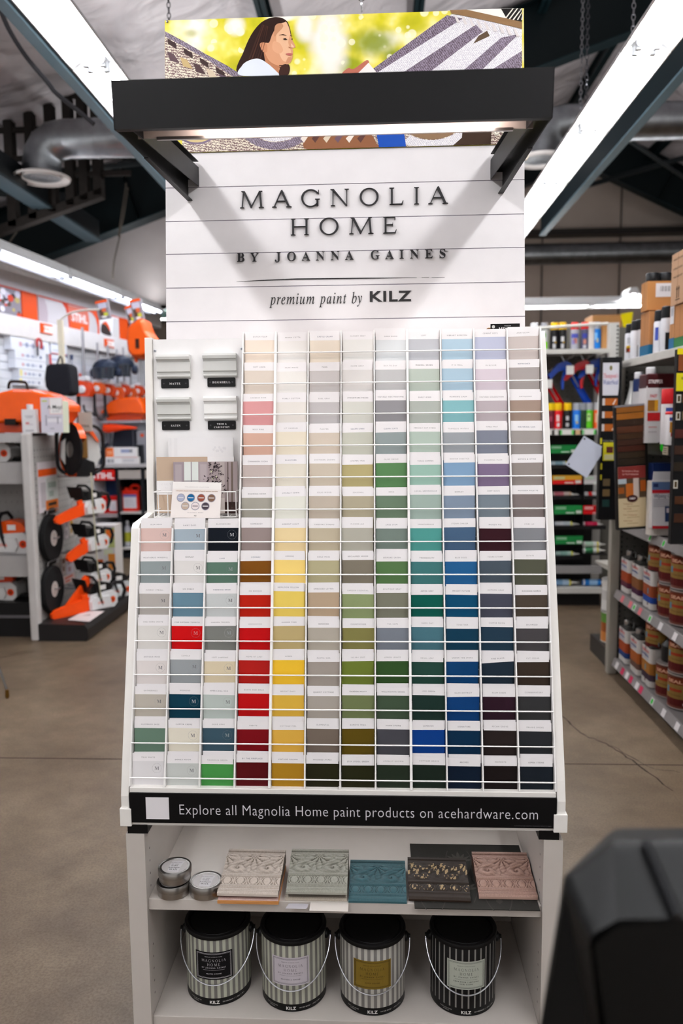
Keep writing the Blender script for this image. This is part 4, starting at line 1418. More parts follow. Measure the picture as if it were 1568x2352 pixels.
# paint cans on the bottom shelf
def paint_can(cx, cy, z, base, stripe, lab_c, ink, finish, label, twist=0.0):
    r, h = .0812, .183
    root = thing('paint_can', (cx, cy, z), label, 'paint can', 'paint cans on the cabinet floor')
    N = 132
    b = MB(base, 'satin')
    b.at((cx, cy, z))
    bc, sc = hx(base), hx(stripe)
    b.lathe([(r-.002, 0), (r, .001), (r, .020), (r, .172), (r-.001, .174)], N, c=base, stripe=lambda i, k: ('0c0b0c' if k < 2 else (stripe if (i % 4) in ((0, 1) if base != '100f10' else (0,)) else base)))
    def wrap(a0, v0, off=.0006):
        return lambda u, v: ((r+off)*math.sin(a0+u/r), -(r+off)*math.cos(a0+u/r), v0+v)
    f = wrap(twist, .0062)
    b.text('KILZ', f, .0078, 'e9e7e4', 'bold', m='paper', track=.05)
    b.text('101100 BASE 1 1 GAL 3.78 L', wrap(twist+.62, .0085), .0032, 'cfcdca', 'sans', m='paper', track=.06)
    b.text('PAINT AND PRIMER', wrap(twist-.62, .0105), .0026, 'a9a7a4', 'sans', m='paper')
    b.text('INTERIOR', wrap(twist-.62, .0062), .0026, 'a9a7a4', 'sans', m='paper')
    b.build('body', root)
    # label on the front
    L = MB(lab_c, 'paper')
    L.at((cx, cy, z))
    hw = .0475
    def patch(u0, u1, v0, v1, c, off):
        n = 14
        for i in range(n):
            ua, ub = u0+(u1-u0)*i/n, u0+(u1-u0)*(i+1)/n
            g = wrap(twist, 0, off)
            L.poly([g(ua, v0), g(ub, v0), g(ub, v1), g(ua, v1)], c)
    patch(-hw, hw, .070, .143, lab_c, .0007)
    for k, e in enumerate((.0035, .0058)):
        t = .0008 if k == 0 else .0004
        patch(-hw+e, hw-e, .070+e, .070+e+t, ink, .0009)
        patch(-hw+e, hw-e, .143-e-t, .143-e, ink, .0009)
        patch(-hw+e, -hw+e+t, .070+e, .143-e, ink, .0009)
        patch(hw-e-t, hw-e, .070+e, .143-e, ink, .0009)
    o = .0011
    L.text('PREMIUM INTERIOR PAINT', wrap(twist, .1295, o), .0021, ink, 'sans', track=.12)
    L.text('MAGNOLIA', wrap(twist, .1175, o), .0068, ink, 'roman', track=.34, width=.060)
    L.text('HOME', wrap(twist, .1070, o), .0068, ink, 'roman', track=.34, width=.031)
    L.text('BY JOANNA GAINES', wrap(twist, .1000, o), .0036, ink, 'sans', track=.3, width=.060)
    patch(-.027, .027, .0955, .0959, ink, .0009)
    for k, t in enumerate(finish):
        L.text(t, wrap(twist, .0845-.006*k+(.004 if len(finish) > 1 else 0), o), .0030, ink, 'serif', track=.14)
    L.build('label', root)
    b = MB('0d0c0d', 'satin')
    b.at((cx, cy, z))
    b.lathe([(r-.001, .1735), (r+.0022, .1745), (r+.0026, .180), (r+.001, .184), (r-.004, .186), (r-.007, .184), (r-.0085, .178), (r-.012, .178), (r-.014, .181), (r-.02, .181), (.0005, .181)], 56)
    b.build('lid', root)
    for s in (-1, 1):
        b = MB('0b0a0b', 'satin')
        b.at((cx, cy, z), rz=twist)
        b.lathe([(.012, s*(r-.001)), (.012, s*(r+.005)), (.006, s*(r+.010)), (.005, s*(r+.014))], 14, axis='x')
        b.T = b.T @ Matrix.Translation((0, 0, .155))
        b.v = []; b.f = []; b.c = []; b.m = []; b.s = []
        b.lathe([(.012, s*(r-.001)), (.012, s*(r+.005)), (.006, s*(r+.010)), (.005, s*(r+.014))], 14, axis='x')
        b.build('bail_ear', root)
    b = MB('c9cbd2', 'metal')
    b.at((cx, cy, z), rz=twist)
    pts = []
    for i in range(33):
        t = i/32
        A = -math.pi/2+math.pi*t                 # left ear, under the front, right ear
        x = (r+.012)*math.sin(A)
        y = -(r+.008)*math.cos(A)*.98
        zz = .155-.094*math.cos(A)**1.0
        x *= 1+.02*math.cos(A)
        pts.append((x, y-.002, zz))
    b.tube(pts, .0016, 7)
    b.build('bail_handle', root)
q = [at(489, 2311, Z=.086), at(668, 2325, Z=.086), at(855, 2334, Z=.086), at(1070, 2335, Z=.086)]
CAN = (('aeb0a0', '716f6b', '100f11', 'cfccd0', ('MATTE FINISH',), 'striped paint can with a black label, leftmost of the four'),
       ('b2b3a3', '73716c', 'c9c2ca', '2b2930', ('EGGSHELL FINISH',), 'striped paint can with a pale pinkish white label'),
       ('b6b4ac', '75726f', '7d6626', '1f1a10', ('SATIN FINISH',), 'striped paint can with a mustard gold label'),
       ('100f10', '7f7d79', 'b3b8ac', '23242a', ('TRIM DOOR CABINETRY', 'SEMI GLOSS'), 'black paint can with thin pale stripes and a pale grey-green label'))
for p, c in zip(q, CAN):
    paint_can(p.x, p.y+.0825, .0855, *c, twist=math.atan2(-p.x, -(p.y))*0+(.05 if p.x < -.3 else 0))

# stain sample fan deck on top of the rack
p, q = at(1126, 757, Y=2.085), at(1193, 745, Y=2.085)
root = thing('fan_deck', ((p.x+q.x)/2-.01, 2.10, 1.7485), 'black stain sample fan deck lying on top of the card rack', 'sample deck')
for i in range(6):
    b = MB(('b98a5c', 'd8b48a', '9c6a40', 'c79a6a', '7a4a2c', 'e0c09a')[i], 'card')
    b.box(p.x-.014+i*.0016, q.x-.010+i*.001, 2.088, 2.122, 1.7488+i*.0022, 1.7506+i*.0022)
    b.build('sample_leaf', root)
b = MB('141314', 'card')
b.box(p.x, q.x, 2.082, 2.087, 1.7486, 1.770)
b.text('MINWAX', lambda u, v: ((p.x+q.x)/2+.006+u, 2.0815, 1.7535+v), .0075, 'eceaea', 'serif', m='paper')
b.text('Premium Oil', lambda u, v: ((p.x+q.x)/2+.006+u, 2.0815, 1.7635+v), .0022, 'eceaea', 'sans', m='paper')
b.lathe([(.004, 0)], 8, caps=False) if 0 else None
b.poly([(p.x+.007+.004*math.cos(t), 2.0816, 1.7625+.004*math.sin(t)) for t in [i*math.pi/6 for i in range(12)]], 'd9d6d4', 'metal')
b.build('cover', root)
b = MB('7a3b28', 'card')
b.box(p.x+.01, q.x-.003, 2.088, 2.122, 1.7622, 1.7672)
b.build('sample_leaf', root)

# brochures in the basket, and the embossed card behind them
def sheet3(pts, t, c, m='paper'):
    """A thin sheet from its four front corners, t thick backwards."""
    b = MB(c, m)
    P = [Vector(p) for p in pts]
    n = (P[1]-P[0]).cross(P[3]-P[0]).normalized()
    Q = [p-n*t for p in P]
    b.hexa([P[0], P[1], Q[1], Q[0], P[3], P[2], Q[2], Q[3]], c, m)
    return b, P, n
def quadmap(P, n, off=.0004):
    return lambda s, t, k=1: (P[0]*(1-s)+P[1]*s)*(1-t)+(P[3]*(1-s)+P[2]*s)*t+n*off*k
Yb = 2.025
zl = zb+.004
def up(px, py, Y):
    return at(px, py, Y=Y)
def leaning(x0, x1, ytop, Y, zbot=zl):
    a, c = at(x0, ytop, Y=Y), at(x1, ytop, Y=Y)
    return [(a.x, Y-.012, zbot), (c.x, Y-.012, zbot), (c.x, Y, a.z), (a.x, Y, a.z)]
b, P, n = sheet3(leaning(386, 535, 1006, 2.038), .004, 'efeef0')
f = quadmap(P, n)
for s0, s1 in ((.0, .05), (.09, .14)):
    b.poly([f(s0, 0), f(s1, 0), f(s1, 1), f(s0, 1)], 'eae9eb')
for i in range(9):
    s, t = .70+.022*i, .84+.03*math.sin(i*1.9)
    b.poly([f(s+.018*math.cos(a), t+.018*math.sin(a)) for a in [k*math.pi/4 for k in range(8)]], 'e6e5e8')
b.build('embossed_folder', label='white embossed folder standing at the back of the wire basket', cat='brochure')
b, P, n = sheet3(leaning(359, 537, 1050, 2.022), .003, 'bfa893')
f = quadmap(P, n)
b.poly([f(0, .33), f(1, .33), f(1, .58), f(0, .58)], 'efedee')
b.poly([f(.66, .9), f(1, .9), f(1, 1), f(.66, 1)], 'f1eff0')
b.text('MAGNOLIA HOME', lambda u, v: f(.05+u/.18, .50+v/.13), .0044, '9a9498', 'serif', track=.3, align='l')
b.text('BY JOANNA GAINES', lambda u, v: f(.11+u/.18, .44+v/.13), .0026, '9a9498', 'sans', track=.3, align='l')
b.text('KILZ', lambda u, v: f(.19+u/.18, .36+v/.13), .0026, '2a282a', 'bold', align='l')
b.build('brochure', label='tan and white brochure at the left of the wire basket', cat='brochure')
b, P, n = sheet3(leaning(398, 545, 1061, 2.010), .003, 'a99a9a')
f = quadmap(P, n)
def rect(s0, s1, t0, t1, c, k=1):
    b.poly([f(s0, t0, k), f(s1, t0, k), f(s1, t1, k), f(s0, t1, k)], c)
rect(.0, 1, .0, .99, 'a39596', 1)
rect(.0, .16, .0, .99, '9b8f95', 2); rect(.03, .13, .3, .95, 'aca0a4', 3)
rect(.17, .39, .3, 1, 'dde3df', 2); rect(.273, .287, .3, 1, '8f858b', 3); rect(.17, .39, .62, .64, '8f858b', 3)
rect(.40, .54, .0, .99, 'a89b9e', 2); rect(.42, .52, .35, .95, 'b3a7aa', 3)
rect(.72, .80, .0, .99, 'b9adab', 2); rect(.84, .86, .1, .99, '6d605c', 2); rect(.90, .93, .1, .99, '75675f', 2)
rect(.68, 1, 0, .22, '3a2724', 2); rect(.6, .8, 0, .30, 'cfc6c1', 3)
RR = random.Random(3)
for i in range(150):
    s, t = RR.gauss(.66, .085), RR.uniform(.36, .98)
    if s > .95 or (s < .55 and t > .75):
        continue
    a = RR.uniform(0, 6.28)
    L_ = RR.uniform(.012, .024)
    b.poly([f(s+L_*math.cos(a+k*1.57)*(1 if k % 2 else .45), t+1.1*L_*math.sin(a+k*1.57)*(1 if k % 2 else .45), 4) for k in range(4)], ('2e2228', '3c3036', '241a1e', 'd6dab0')[i % 4 if i % 9 == 0 else i % 3])
b.poly([f(.665, .1, 4), f(.675, .1, 4), f(.685, .6, 4), f(.66, .6, 4)], '8c6a3a')
for q in [[(.41, .30), (.40, .46), (.43, .56), (.475, .56), (.50, .45), (.49, .30)]]:
    b.poly([f(s, t, 5) for s, t in smooth_loop(q, 5)], '221817')
b.poly([f(.452+.024*math.cos(t), .455+.055*math.sin(t), 6) for t in [k*math.pi/8 for k in range(16)]], 'd8a48c')
b.poly([f(s, t, 6) for s, t in ((.41, .0), (.5, .0), (.5, .36), (.47, .40), (.43, .40), (.41, .36))], 'e6e2e0')
b.build('brochure', label='brochure with a photo of a room, window and dark-leaved tree', cat='brochure')
pz = at(392, 1190, Y=1.948).z
a, c = at(398, 1106, Y=1.953), at(509, 1108, Y=1.953)
e, g = at(391, 1189, Y=1.944), at(505, 1190, Y=1.944)
b, P, n = sheet3([(e.x, 1.944, e.z), (g.x, 1.944, g.z), (c.x, 1.950, c.z), (a.x, 1.950, a.z)], .0006, 'f6efec', 'card')
f = quadmap(P, n, .0003)
W_, H_ = (P[1]-P[0]).length, (P[3]-P[0]).length
rect2 = lambda s0, s1, t0, t1, c, k=1: b.poly([f(s0, t0, k), f(s1, t0, k), f(s1, t1, k), f(s0, t1, k)], c)
rect2(0, 1, .80, 1, 'faf6f4')
b.text('THE LAKEHOUSE COLLECTION', lambda u, v: f(.5+u/W_, .845+v/H_), .0026, 'cfc9cb', 'sans', width=W_*.5)
b.text('A thoughtful collection of hues inspired by Magnolia lakehouse renovation', lambda u, v: f(.5+u/W_, .735+v/H_), .0028, 'b08a6a', 'serif', width=W_*.86)
for s, t, c in ((.185, .56, 'aeb4cc'), (.39, .56, '1f6497'), (.60, .56, '93503f'), (.81, .56, '806352'), (.285, .33, 'c7b3a2'), (.49, .33, 'efe4e4'), (.695, .33, '4a424a')):
    for rr_, cc, k in ((.0108, 'c9c6d2', 1), (.0100, '9a97a4', 2), (.0090, c, 3)):
        b.poly([f(s+rr_*math.cos(A)/W_, t+rr_*math.sin(A)/H_, k) for A in [k2*math.pi/12 for k2 in range(24)]], cc)
    rect2(s-.055, s+.055, t-.010, t+.014, 'e9e6e8' if c != 'efe4e4' else '8a7f84', 4)
b.text('MAGNOLIA HOME', lambda u, v: f(.5+u/W_, .135+v/H_), .0024, 'a8a2a6', 'serif', track=.3, width=W_*.32)
b.text('KILZ', lambda u, v: f(.5+u/W_, .05+v/H_), .0020, '6a6668', 'bold')
b.build('colour_leaflet', label='white leaflet with seven round paint pots propped before the basket', cat='leaflet')

# ------------------------------------------------------------ dark equipment close to the lens, bottom right
def eq(px, py, Y):
    return at(px, py, Y=Y)
root = thing('equipment_housing', (eq(1600, 2352, .7).x, .74, 0), 'black plastic machine housing, out of focus in the bottom right corner', 'machine')
b = MB('070809', 'rubber')
F = [eq(1412, 2700, .60), eq(1352, 2150, .60), eq(1420, 2112, .60), eq(1800, 2108, .60)]
T1 = [eq(1405, 1932, .66), eq(1800, 1928, .66)]
T2 = [eq(1412, 1903, .74), eq(1800, 1900, .74)]
Lh = [eq(1292, 2012, .66), eq(1236, 2352, .66), eq(1180, 2700, .66)]
S1 = eq(1330, 2020, .63)
pts = [F[2], F[3], T1[1], T1[0], T2[1], T2[0], Lh[0], F[1], F[0], Lh[2]]
pts += [Vector((F[3].x, .60, .3)), Vector((F[0].x, .60, .3)), Vector((Lh[2].x, .66, .3))]
bk = [eq(1440, 1905, .9), eq(1800, 1903, .9), eq(1330, 2030, .9), eq(1240, 2700, .9), Vector((eq(1240, 2700, .9).x, .9, .3)), Vector((eq(1800, 2700, .9).x, .9, .3))]
i0 = len(pts)
pts += bk
fs = [(0, 1, 2, 3), (3, 2, 4, 5), (7, 0, 3, 6), (6, 3, 5), (5, 4, i0+1, i0), (6, 5, i0, i0+2), (8, 7, 6, 9), (9, 6, i0+2, i0+3), (11, 8, 9, 12), (12, 9, i0+3, i0+4), (i0+1, i0+5, i0+4, i0+3, i0+2, i0)]
b.add(pts, fs, '070809')
b.build('hood', root, bevel=.007, seg=3)
b = MB('040404', 'rubber')
x0, x1 = F[0].x, F[3].x
b.add([F[1]+Vector((.004, -.002, -.006)), F[2]+Vector((0, -.002, -.004)), F[3]+Vector((0, -.002, -.004)), Vector((F[3].x, .598, .0)), Vector((F[0].x+.01, .598, .0)), F[0]+Vector((.01, -.002, 0))], [(0, 5, 4, 3, 2, 1)])
b.box(x0+.03, x1, .61, .88, 0, .9, '070707')
b.build('front_panel', root)
b = MB('0c0d10', 'rubber')  # slightly paler rib shaped to draw the diagonal highlight on the hood
a, c = eq(1482, 1935, .655), eq(1556, 2105, .598)
b.tube([a, c], .004, 8)
b.build('highlight_rib', root)

# grey pole tip at the left picture edge
p = at(17, 1603, Z=0)
root = thing('pole', (p.x, p.y, 0), 'thin grey pole with a brass tip standing on the floor at far left', 'pole')
b = MB('6b6a68', 'metal')
d = Vector((-.09, .02, 1)).normalized()
d = (at(-20, 1480, Y=p.y+.05)-Vector((p.x, p.y, .06))).normalized()
b.tube([Vector((p.x, p.y, .045)), Vector((p.x, p.y, .06))+d*.9], .007, 10)
b.build('shaft', root)
b = MB('8a6a34', 'metal')
b.tube([Vector((p.x, p.y, .0)), Vector((p.x, p.y, .01)), Vector((p.x, p.y, .05))], [.008, .012, .010], 12)
b.build('brass_tip', root)
# ------------------------------------------------------------ angled tool wall at the far left
def wp(px, py, off=0.0):
    return onwall(px, py, off)
b = MB('dfe3ea', 'satin')
def wallquad(b, t0, t1, z0, z1, n0, n1, c=None, m=None):
    """A slab of the angled wall: t runs along it from its far end, n towards the aisle."""
    A = lambda t, z, n: Vector((WP.x, WP.y, 0))-WD*t+WN*n+Vector((0, 0, z))
    b.hexa([A(t1, z0, n1), A(t0, z0, n1), A(t0, z0, n0), A(t1, z0, n0), A(t1, z1, n1), A(t0, z1, n1), A(t0, z1, n0), A(t1, z1, n0)], c, m)
    return A
wallquad(b, -.3, 5.0, 0, 2.36, -.04, 0, 'cfd4dd')
for k in range(30):
    wallquad(b, -.3, 5.0, .05+k*.0767, .05+k*.0767+.070, 0, .012, 'e3e6ee')
b.build('wall_left', kind='structure')
b = MB('d9d3d2', 'matte')
wallquad(b, -.3, 5.0, 2.82, 3.05, -.06, .02)
b.build('wall_left', kind='structure')
val = thing('valance_board', wp(150, 760), 'long white valance board above the tool wall', 'valance')
b = MB('e8e4e2', 'laminate')
A_ = wallquad(b, -.2, 5.0, 2.36, 2.545, 0, .10)
b.build('valance', val)
def tw(px, py):
    """Distance along the wall and height for a pixel on it."""
    p = wp(px, py)
    return (Vector((WP.x, WP.y, 0))-p).dot(WD), p.z
# header pictures over the valance: each panel is a thing of its own
HX = [(-30, 45, 'photo', 'header panel with a photo of an orange machine at work, far left'), (45, 82, 'orange', 'plain orange header panel beside the machine photo'), (82, 222, 'logo', 'header panel with curved grey shapes and a brand logo'),
      (222, 268, 'saw', 'white header panel with a photo of a dark and orange saw'), (268, 289, 'orange', 'plain orange header panel at the far end of the row')]
for x0, x1, kind, lab in HX:
    t1, z = tw(x0, 700)
    t0, z = tw(x1, 760)
    b = MB('e8541a', 'card')
    A = wallquad(b, t0, t1, 2.548, 2.815, .0, .03, 'c9c4c4' if kind in ('photo', 'logo') else 'f0efee' if kind == 'saw' else 'e2521a')
    b0 = lambda s, v, k=1: A(t1+(t0-t1)*s, 2.548+.267*v, .03+.0008*k)
    R4 = lambda s0, s1, v0, v1, c, k=1: b.poly([b0(s0, v0, k), b0(s1, v0, k), b0(s1, v1, k), b0(s0, v1, k)], c)
    R4(0, 1, .95, 1, 'dd4514')
    if kind == 'photo':
        R4(0, 1, 0, .94, '8d8790')
        for i in range(26):
            RR = random.Random(i+3)
            s, v, r_ = RR.uniform(.1, .95), RR.uniform(.08, .85), RR.uniform(.05, .13)
            b.poly([b0(s+r_*math.cos(q)*.8, v+r_*math.sin(q), 2+i*.1) for q in [j*math.pi/5 for j in range(10)]], ('d2462c', '5a4a40', 'c9c4d4', '3b3438', 'e9e6ee', 'b9a86a')[i % 6])
    if kind == 'logo':
        b.poly([b0(s, v, 1.5) for s, v in [(.0, 0), (.12, 0), (.135, .4), (.12, .7), (.09, .92), (0, .92)]], 'b5a7ac')
        b.poly([b0(s, v, 2) for s, v in [(.36, .95), (.46, .95), (.47, .6), (.49, .0), (.46, .0), (.45, .45), (.42, .75)]], 'c93a16')
        b.poly([b0(s, v, 3) for s, v in [(.46, .92), (.8, .92), (.82, .5), (.80, .02), (.49, .02), (.48, .5)]], 'd9745e')
        b.poly([b0(s, v, 4) for s, v in [(.48, .30), (.80, .30), (.80, .02), (.49, .02)]], 'e65a26')
        wl = (t1-t0)
        b.text('STIHL', lambda u, v: b0(.645+u/wl, .36+v/.267, 5), .085, 'f6ece8', 'bold', width=wl*.27)
        b.poly([b0(s, v, 4) for s, v in [(.80, .95), (1, .95), (1, 0), (.965, 0), (.97, .35), (.94, .68), (.88, .86), (.80, .90)]], 'e24c14')
    if kind == 'saw':
        b.poly([b0(s, v, 2) for s, v in smooth_loop([(.05, .12), (.08, .5), (.25, .55), (.5, .3), (.55, .08)], 4)], '3d3230')
        b.poly([b0(s, v, 3) for s, v in smooth_loop([(.12, .52), (.3, .66), (.48, .45), (.5, .28), (.3, .50)], 4)], 'd9552c')
        b.poly([b0(s, v, 2) for s, v in [(.6, .0), (.98, .0), (.98, .9), (.7, .9)]], 'd2cfca')
    b.build('header_panel', label=lab, cat='header panel', group='header pictures over the tool wall')
# price flags on the valance
for x0, x1, y0, y1, lab in ((70, 98, 742, 770, 'orange and white price flag near the left end of the valance'), (220, 242, 778, 800, 'orange and white price flag nearer the far end of the valance')):
    t1, z1 = tw(x0, y0)
    t0, z0 = tw(x1, y1)
    b = MB('f3f0ee', 'paper')
    A = wallquad(b, t0, t1, z0, z1, .1005, .112, 'e6571e')
    b.poly([A(t1-(t1-t0)*s, z0+(z1-z0)*v, .1126) for s, v in ((.22, .12), (1, .12), (1, .82), (.22, .78), (.34, .5))], 'fdf8f4')
    b.text('STIHL', lambda u, v: A((t0+t1)/2-u, (z0+z1)/2-.018+v, .113), .03, 'eaa890', 'bold')
    b.build('price_flag', label=lab, cat='price flag')
# white boxed bars and chains hanging on the slats
BX = [(4, 93, 770, 802, 'largest white carton at the top of the boxed row on the slats'), (14, 86, 803, 823, 'white carton just under the largest one'), (15, 86, 824, 845, 'white carton in the middle of the stepped row'),
      (24, 82, 847, 866, 'smaller white carton with a yellow corner'), (24, 80, 867, 884, 'lowest white carton, half hidden by the black case handle'), (97, 135, 782, 797, 'white blister pack with blue print near the cream post'),
      (98, 134, 797, 812, 'white blister pack with a red bottom edge'), (94, 134, 814, 838, 'white blister pack with a red left edge')]
for i, (x0, x1, y0, y1, lab) in enumerate(BX):
    t1, z1 = tw(x0, y0)
    t0, _ = tw(x1, y0)
    _, z0 = tw(x0, y1)
    b = MB('e9edf6', 'card')
    A = wallquad(b, t0, t1, z0, z1, .014, .09)
    f = lambda s, v: A(t1-(t1-t0)*s, z0+(z1-z0)*v, .0905)
    rr = lambda s0, s1, v0, v1, c: b.poly([f(s0, v0), f(s1, v0), f(s1, v1), f(s0, v1)], c)
    if i < 5:
        for s, c in ((.2, 'd9aab4'), (.36, '9aa6c4'), (.52, 'a9b3cc'), (.78, '5d6a90')):
            rr(s, s+.07, .3, .62, c)
        rr(.28, .70, .42, .5, 'aab3cc')
        if i > 2:
            rr(.02, .12, .15, .9, 'efe6a0')
    else:
        rr(.12, .9, .5, .62, 'aeb8d8')
        if i > 5:
            rr(0, 1, 0, .14, 'd8606a')
        if i == 7:
            rr(0, .12, 0, 1, 'd23a34')
    b.build('carton' if i < 5 else 'blister_pack', label=lab, cat='carton' if i < 5 else 'blister pack', group='white packs on the tool wall' if i < 5 else 'small packs on the tool wall')
# thin hanging tools
for i, (x, y0, y1, c, lab) in enumerate(((152, 812, 850, '3a4c74', 'dark slim tool on the slats beside the cream post'), (165, 815, 852, '3a4c74', 'dark slim tool, second to the right of the cream post'),
                                         (184, 858, 892, 'd8482a', 'slim orange-handled tool hanging above the trimmer head'), (191, 824, 880, '3d4658', 'long dark rod hanging on the tool wall'))):
    p, q = wp(x, y0, .04), wp(x, y1, .04)
    b = MB(c, 'satin')
    b.tube([p, p.lerp(q, .3)], .014 if i != 3 else .008, 8)
    b.tube([p.lerp(q, .3), q], .005, 8, '8d94a2', 'metal')
    b.build('hand_tool', label=lab, cat='tool', group='slim tools on the tool wall')
p = wp(90, 790, .12)
b = MB('c23a36', 'satin')
pts = [p+WD*(-.04*math.cos(t))+Vector((0, 0, .05*math.sin(t))) for t in [i*math.pi/6-.6 for i in range(10)]]
b.tube(pts, .012, 8)
b.tube([pts[0], pts[0]-Vector((0, 0, .09))], .010, 8, '4a4a52')
b.build('hook', label='red hook hanging between the white cartons and the cream post', cat='hook')
# two dark face shields
def helmet(px, py, s, lab):
    p = wp(px, py, .27)
    root = thing('safety_helmet', p, lab, 'helmet', 'dark helmets on the tool wall')
    b = MB('1c2638', 'satin')
    b.at(p-Vector((0, 0, 0)))
    b.lathe([(.15*s*math.cos(t), .13*s*math.sin(t)) for t in [i*math.pi/2/7 for i in range(8)]]+[(.001, .131*s)], 24)
    b.build('shell', root)
    b = MB('16202f', 'film')
    pts, fs = [], []
    for i in range(9):
        a = math.radians(-150+i*15)
        for z in (0, -.13*s):
            pts.append((p.x+.16*s*math.cos(a)*(1-.1*(z < 0)), p.y+.16*s*math.sin(a), p.z+.02+z))
    b.add(pts, [(2*i, 2*i+1, 2*i+3, 2*i+2) for i in range(8)], smooth=True)
    b.build('visor', root)
    for e in (-1, 1):
        b = MB('2a3448', 'satin')
        b.T = Matrix.Translation(p+Vector((e*.15*s, .02, -.03))) @ Matrix.Rotation(0, 4, 'Z')
        b.lathe([(.001, -.03), (.045*s, -.025), (.05*s, 0), (.045*s, .025), (.001, .03)], 16, axis='x')
        b.build('ear_cup', root)
helmet(242, 850, .95, 'dark blue helmet with visor, left of the pair on the tool wall')
helmet(277, 843, 1.05, 'dark blue helmet with visor, right of the pair on the tool wall')
# trimmers hung in a row
def trimmer(px, py, c, lab, big=False):
    p = wp(px, py, .22)
    root = thing('string_trimmer', p, lab, 'trimmer', 'orange power heads in a row on the tool wall')
    s = 1.3 if big else 1.0
    b = MB(c, 'gloss')
    b.at(p, sc=s)
    b.prism([(-.06, -.05), (.05, -.06), (.075, .0), (.05, .06), (-.02, .075), (-.07, .03)], -.05, .05, 'xz')
    b.build('engine_cover', root, bevel=.012)
    b = MB('dedee2', 'satin')
    b.at(p, sc=s)
    b.lathe([(.001, -.075), (.028, -.07), (.032, -.05)], 16, axis='y')
    b.prism([(-.06, .05), (.04, .075), (.03, .11), (-.04, .10)], -.045, .045, 'xz')
    b.build('starter_housing', root)
    b = MB('1c1c20', 'satin')
    b.at(p, sc=s)
    b.tube([(-.05, 0, -.05), (-.05, 0, -.2), (-.045, 0, -.3)], [.016, .016, .03], 10)
    b.build('grip', root)
    b = MB('9a9aa2', 'metal')
    b.at(p, sc=s)
    b.tube([(0, .02, .07), (0, .02, .5)], .012, 8)
    b.build('shaft', root)
trimmer(193, 895, 'd8431c', 'hanging trimmer with orange head nearest the black bag', True)
for i, (x, y) in enumerate(((226, 893), (250, 897), (270, 903), (285, 897), (300, 905), (318, 899), (332, 908))):
    trimmer(x, y, 'e2602c' if i % 2 == 0 else 'd24a24', 'power head %s from the left in the row above the orange case' % ORD[i])
b = MB('2b2b30', 'rubber')
P = [wp(x, y, .2) for x, y in ((192, 930), (196, 945), (215, 950), (228, 962), (236, 964))]
b.tube([Vector(q) for q in smooth_loop([tuple(p) for p in P], 5, False)], .012, 8)
b.build('cable', label='black coiled lead hanging beneath the trimmer near the case', cat='cable')
# cream post with a curved arm, bag hanging on it
root = thing('display_post', (-2.70, 6.7, 0), 'cream coloured post with a thin curved arm behind the saw display', 'post')
a, c = at(138, 735, Y=6.7), at(138, 820, Y=6.7)
b = MB('e3dcc6', 'satin')
b.box(a.x-.02, a.x+.02, 6.68, 6.72, 0, a.z)
b.build('post', root)
b = MB('dcd6cc', 'satin')
P = [at(x, y, Y=6.7) for x, y in ((138, 736), (148, 727), (168, 717), (200, 712), (228, 711))]
b.tube([Vector(q) for q in smooth_loop([tuple(p) for p in P], 5, False)], .009, 8)
b.build('arm', root)
root = thing('black_bag', at(133, 905, Y=6.45), 'black fabric bag hanging from the cream post', 'bag')
P = [(112, 836), (150, 834), (160, 840), (164, 880), (165, 902), (152, 910), (112, 902), (103, 888), (101, 868), (104, 842)]
F_ = [at(x, y, Y=6.38) for x, y in P]
b = MB('1a1b22', 'rough')
n = len(F_)
Bk = [Vector((p.x, 6.56, p.z)) for p in F_]
b.add(F_+Bk, [tuple(range(n)), tuple(range(2*n-1, n-1, -1))]+[((i+1) % n, i, n+i, n+(i+1) % n) for i in range(n)])
b.build('body', root, bevel=.02)
b = MB('3a3028', 'satin')
P = [at(x, y, Y=6.4) for x, y in ((131, 837), (136, 822), (139, 818), (142, 823), (144, 836))]
b.tube(P, .007, 6)
b.build('strap', root)
# cards hung from the end of the arm and the big orange bag
for i, (x0, x1, y0, y1, sl, lab) in enumerate(((220, 246, 693, 733, 6, 'boxed tool pack with orange top hanging at the end of the curved arm'), (298, 322, 690, 736, 8, 'boxed tool pack with orange top above the hanging orange bag'), (288, 302, 706, 744, 8, 'grey edged pack tucked behind the one above the orange bag'))):
    Y = 6.7 if i == 0 else 6.9
    q = [at(x0+sl, y1, Y=Y), at(x1+sl, y1-4, Y=Y), at(x1-sl*.2, y0-6, Y=Y), at(x0-sl*.4, y0, Y=Y)]
    b, P, n = sheet3(q, .05, '85828c', 'card')
    f = quadmap(P, n, .001)
    for s0, s1, t0, t1, c in ((0, 1, .86, 1, 'e85a28'), (.2, .9, .55, .84, 'c9cbe0'), (.2, .6, .15, .5, '5a4538'), (.45, .8, .35, .55, 'd86a40'), (.55, .9, .12, .3, 'c9cf4a'), (.35, .75, .02, .14, 'f0eef0')):
        b.poly([f(s0, t0, 1+s0), f(s1, t0, 1+s0), f(s1, t1, 1+s0), f(s0, t1, 1+s0)], c)
    b.build('boxed_pack', label=lab, cat='boxed pack', group='tool packs hung by the orange bag')
P = [(322, 730), (329, 733), (338, 760), (352, 778), (350, 815), (330, 822), (306, 822), (295, 808), (292, 780), (296, 748)]
F_ = [at(x, y, Y=6.75) for x, y in P]
root = thing('orange_bag', at(320, 822, Y=6.85), 'bright orange carrying bag hanging left of the sample board', 'bag')
b = MB('e8590f', 'satin')
n = len(F_)
cx = sum((p for p in F_), Vector())/n
Fi = [cx.lerp(p, .86)+Vector((0, -.06, 0)) for p in F_]
Bk = [Vector((p.x, 6.98, p.z)) for p in F_]
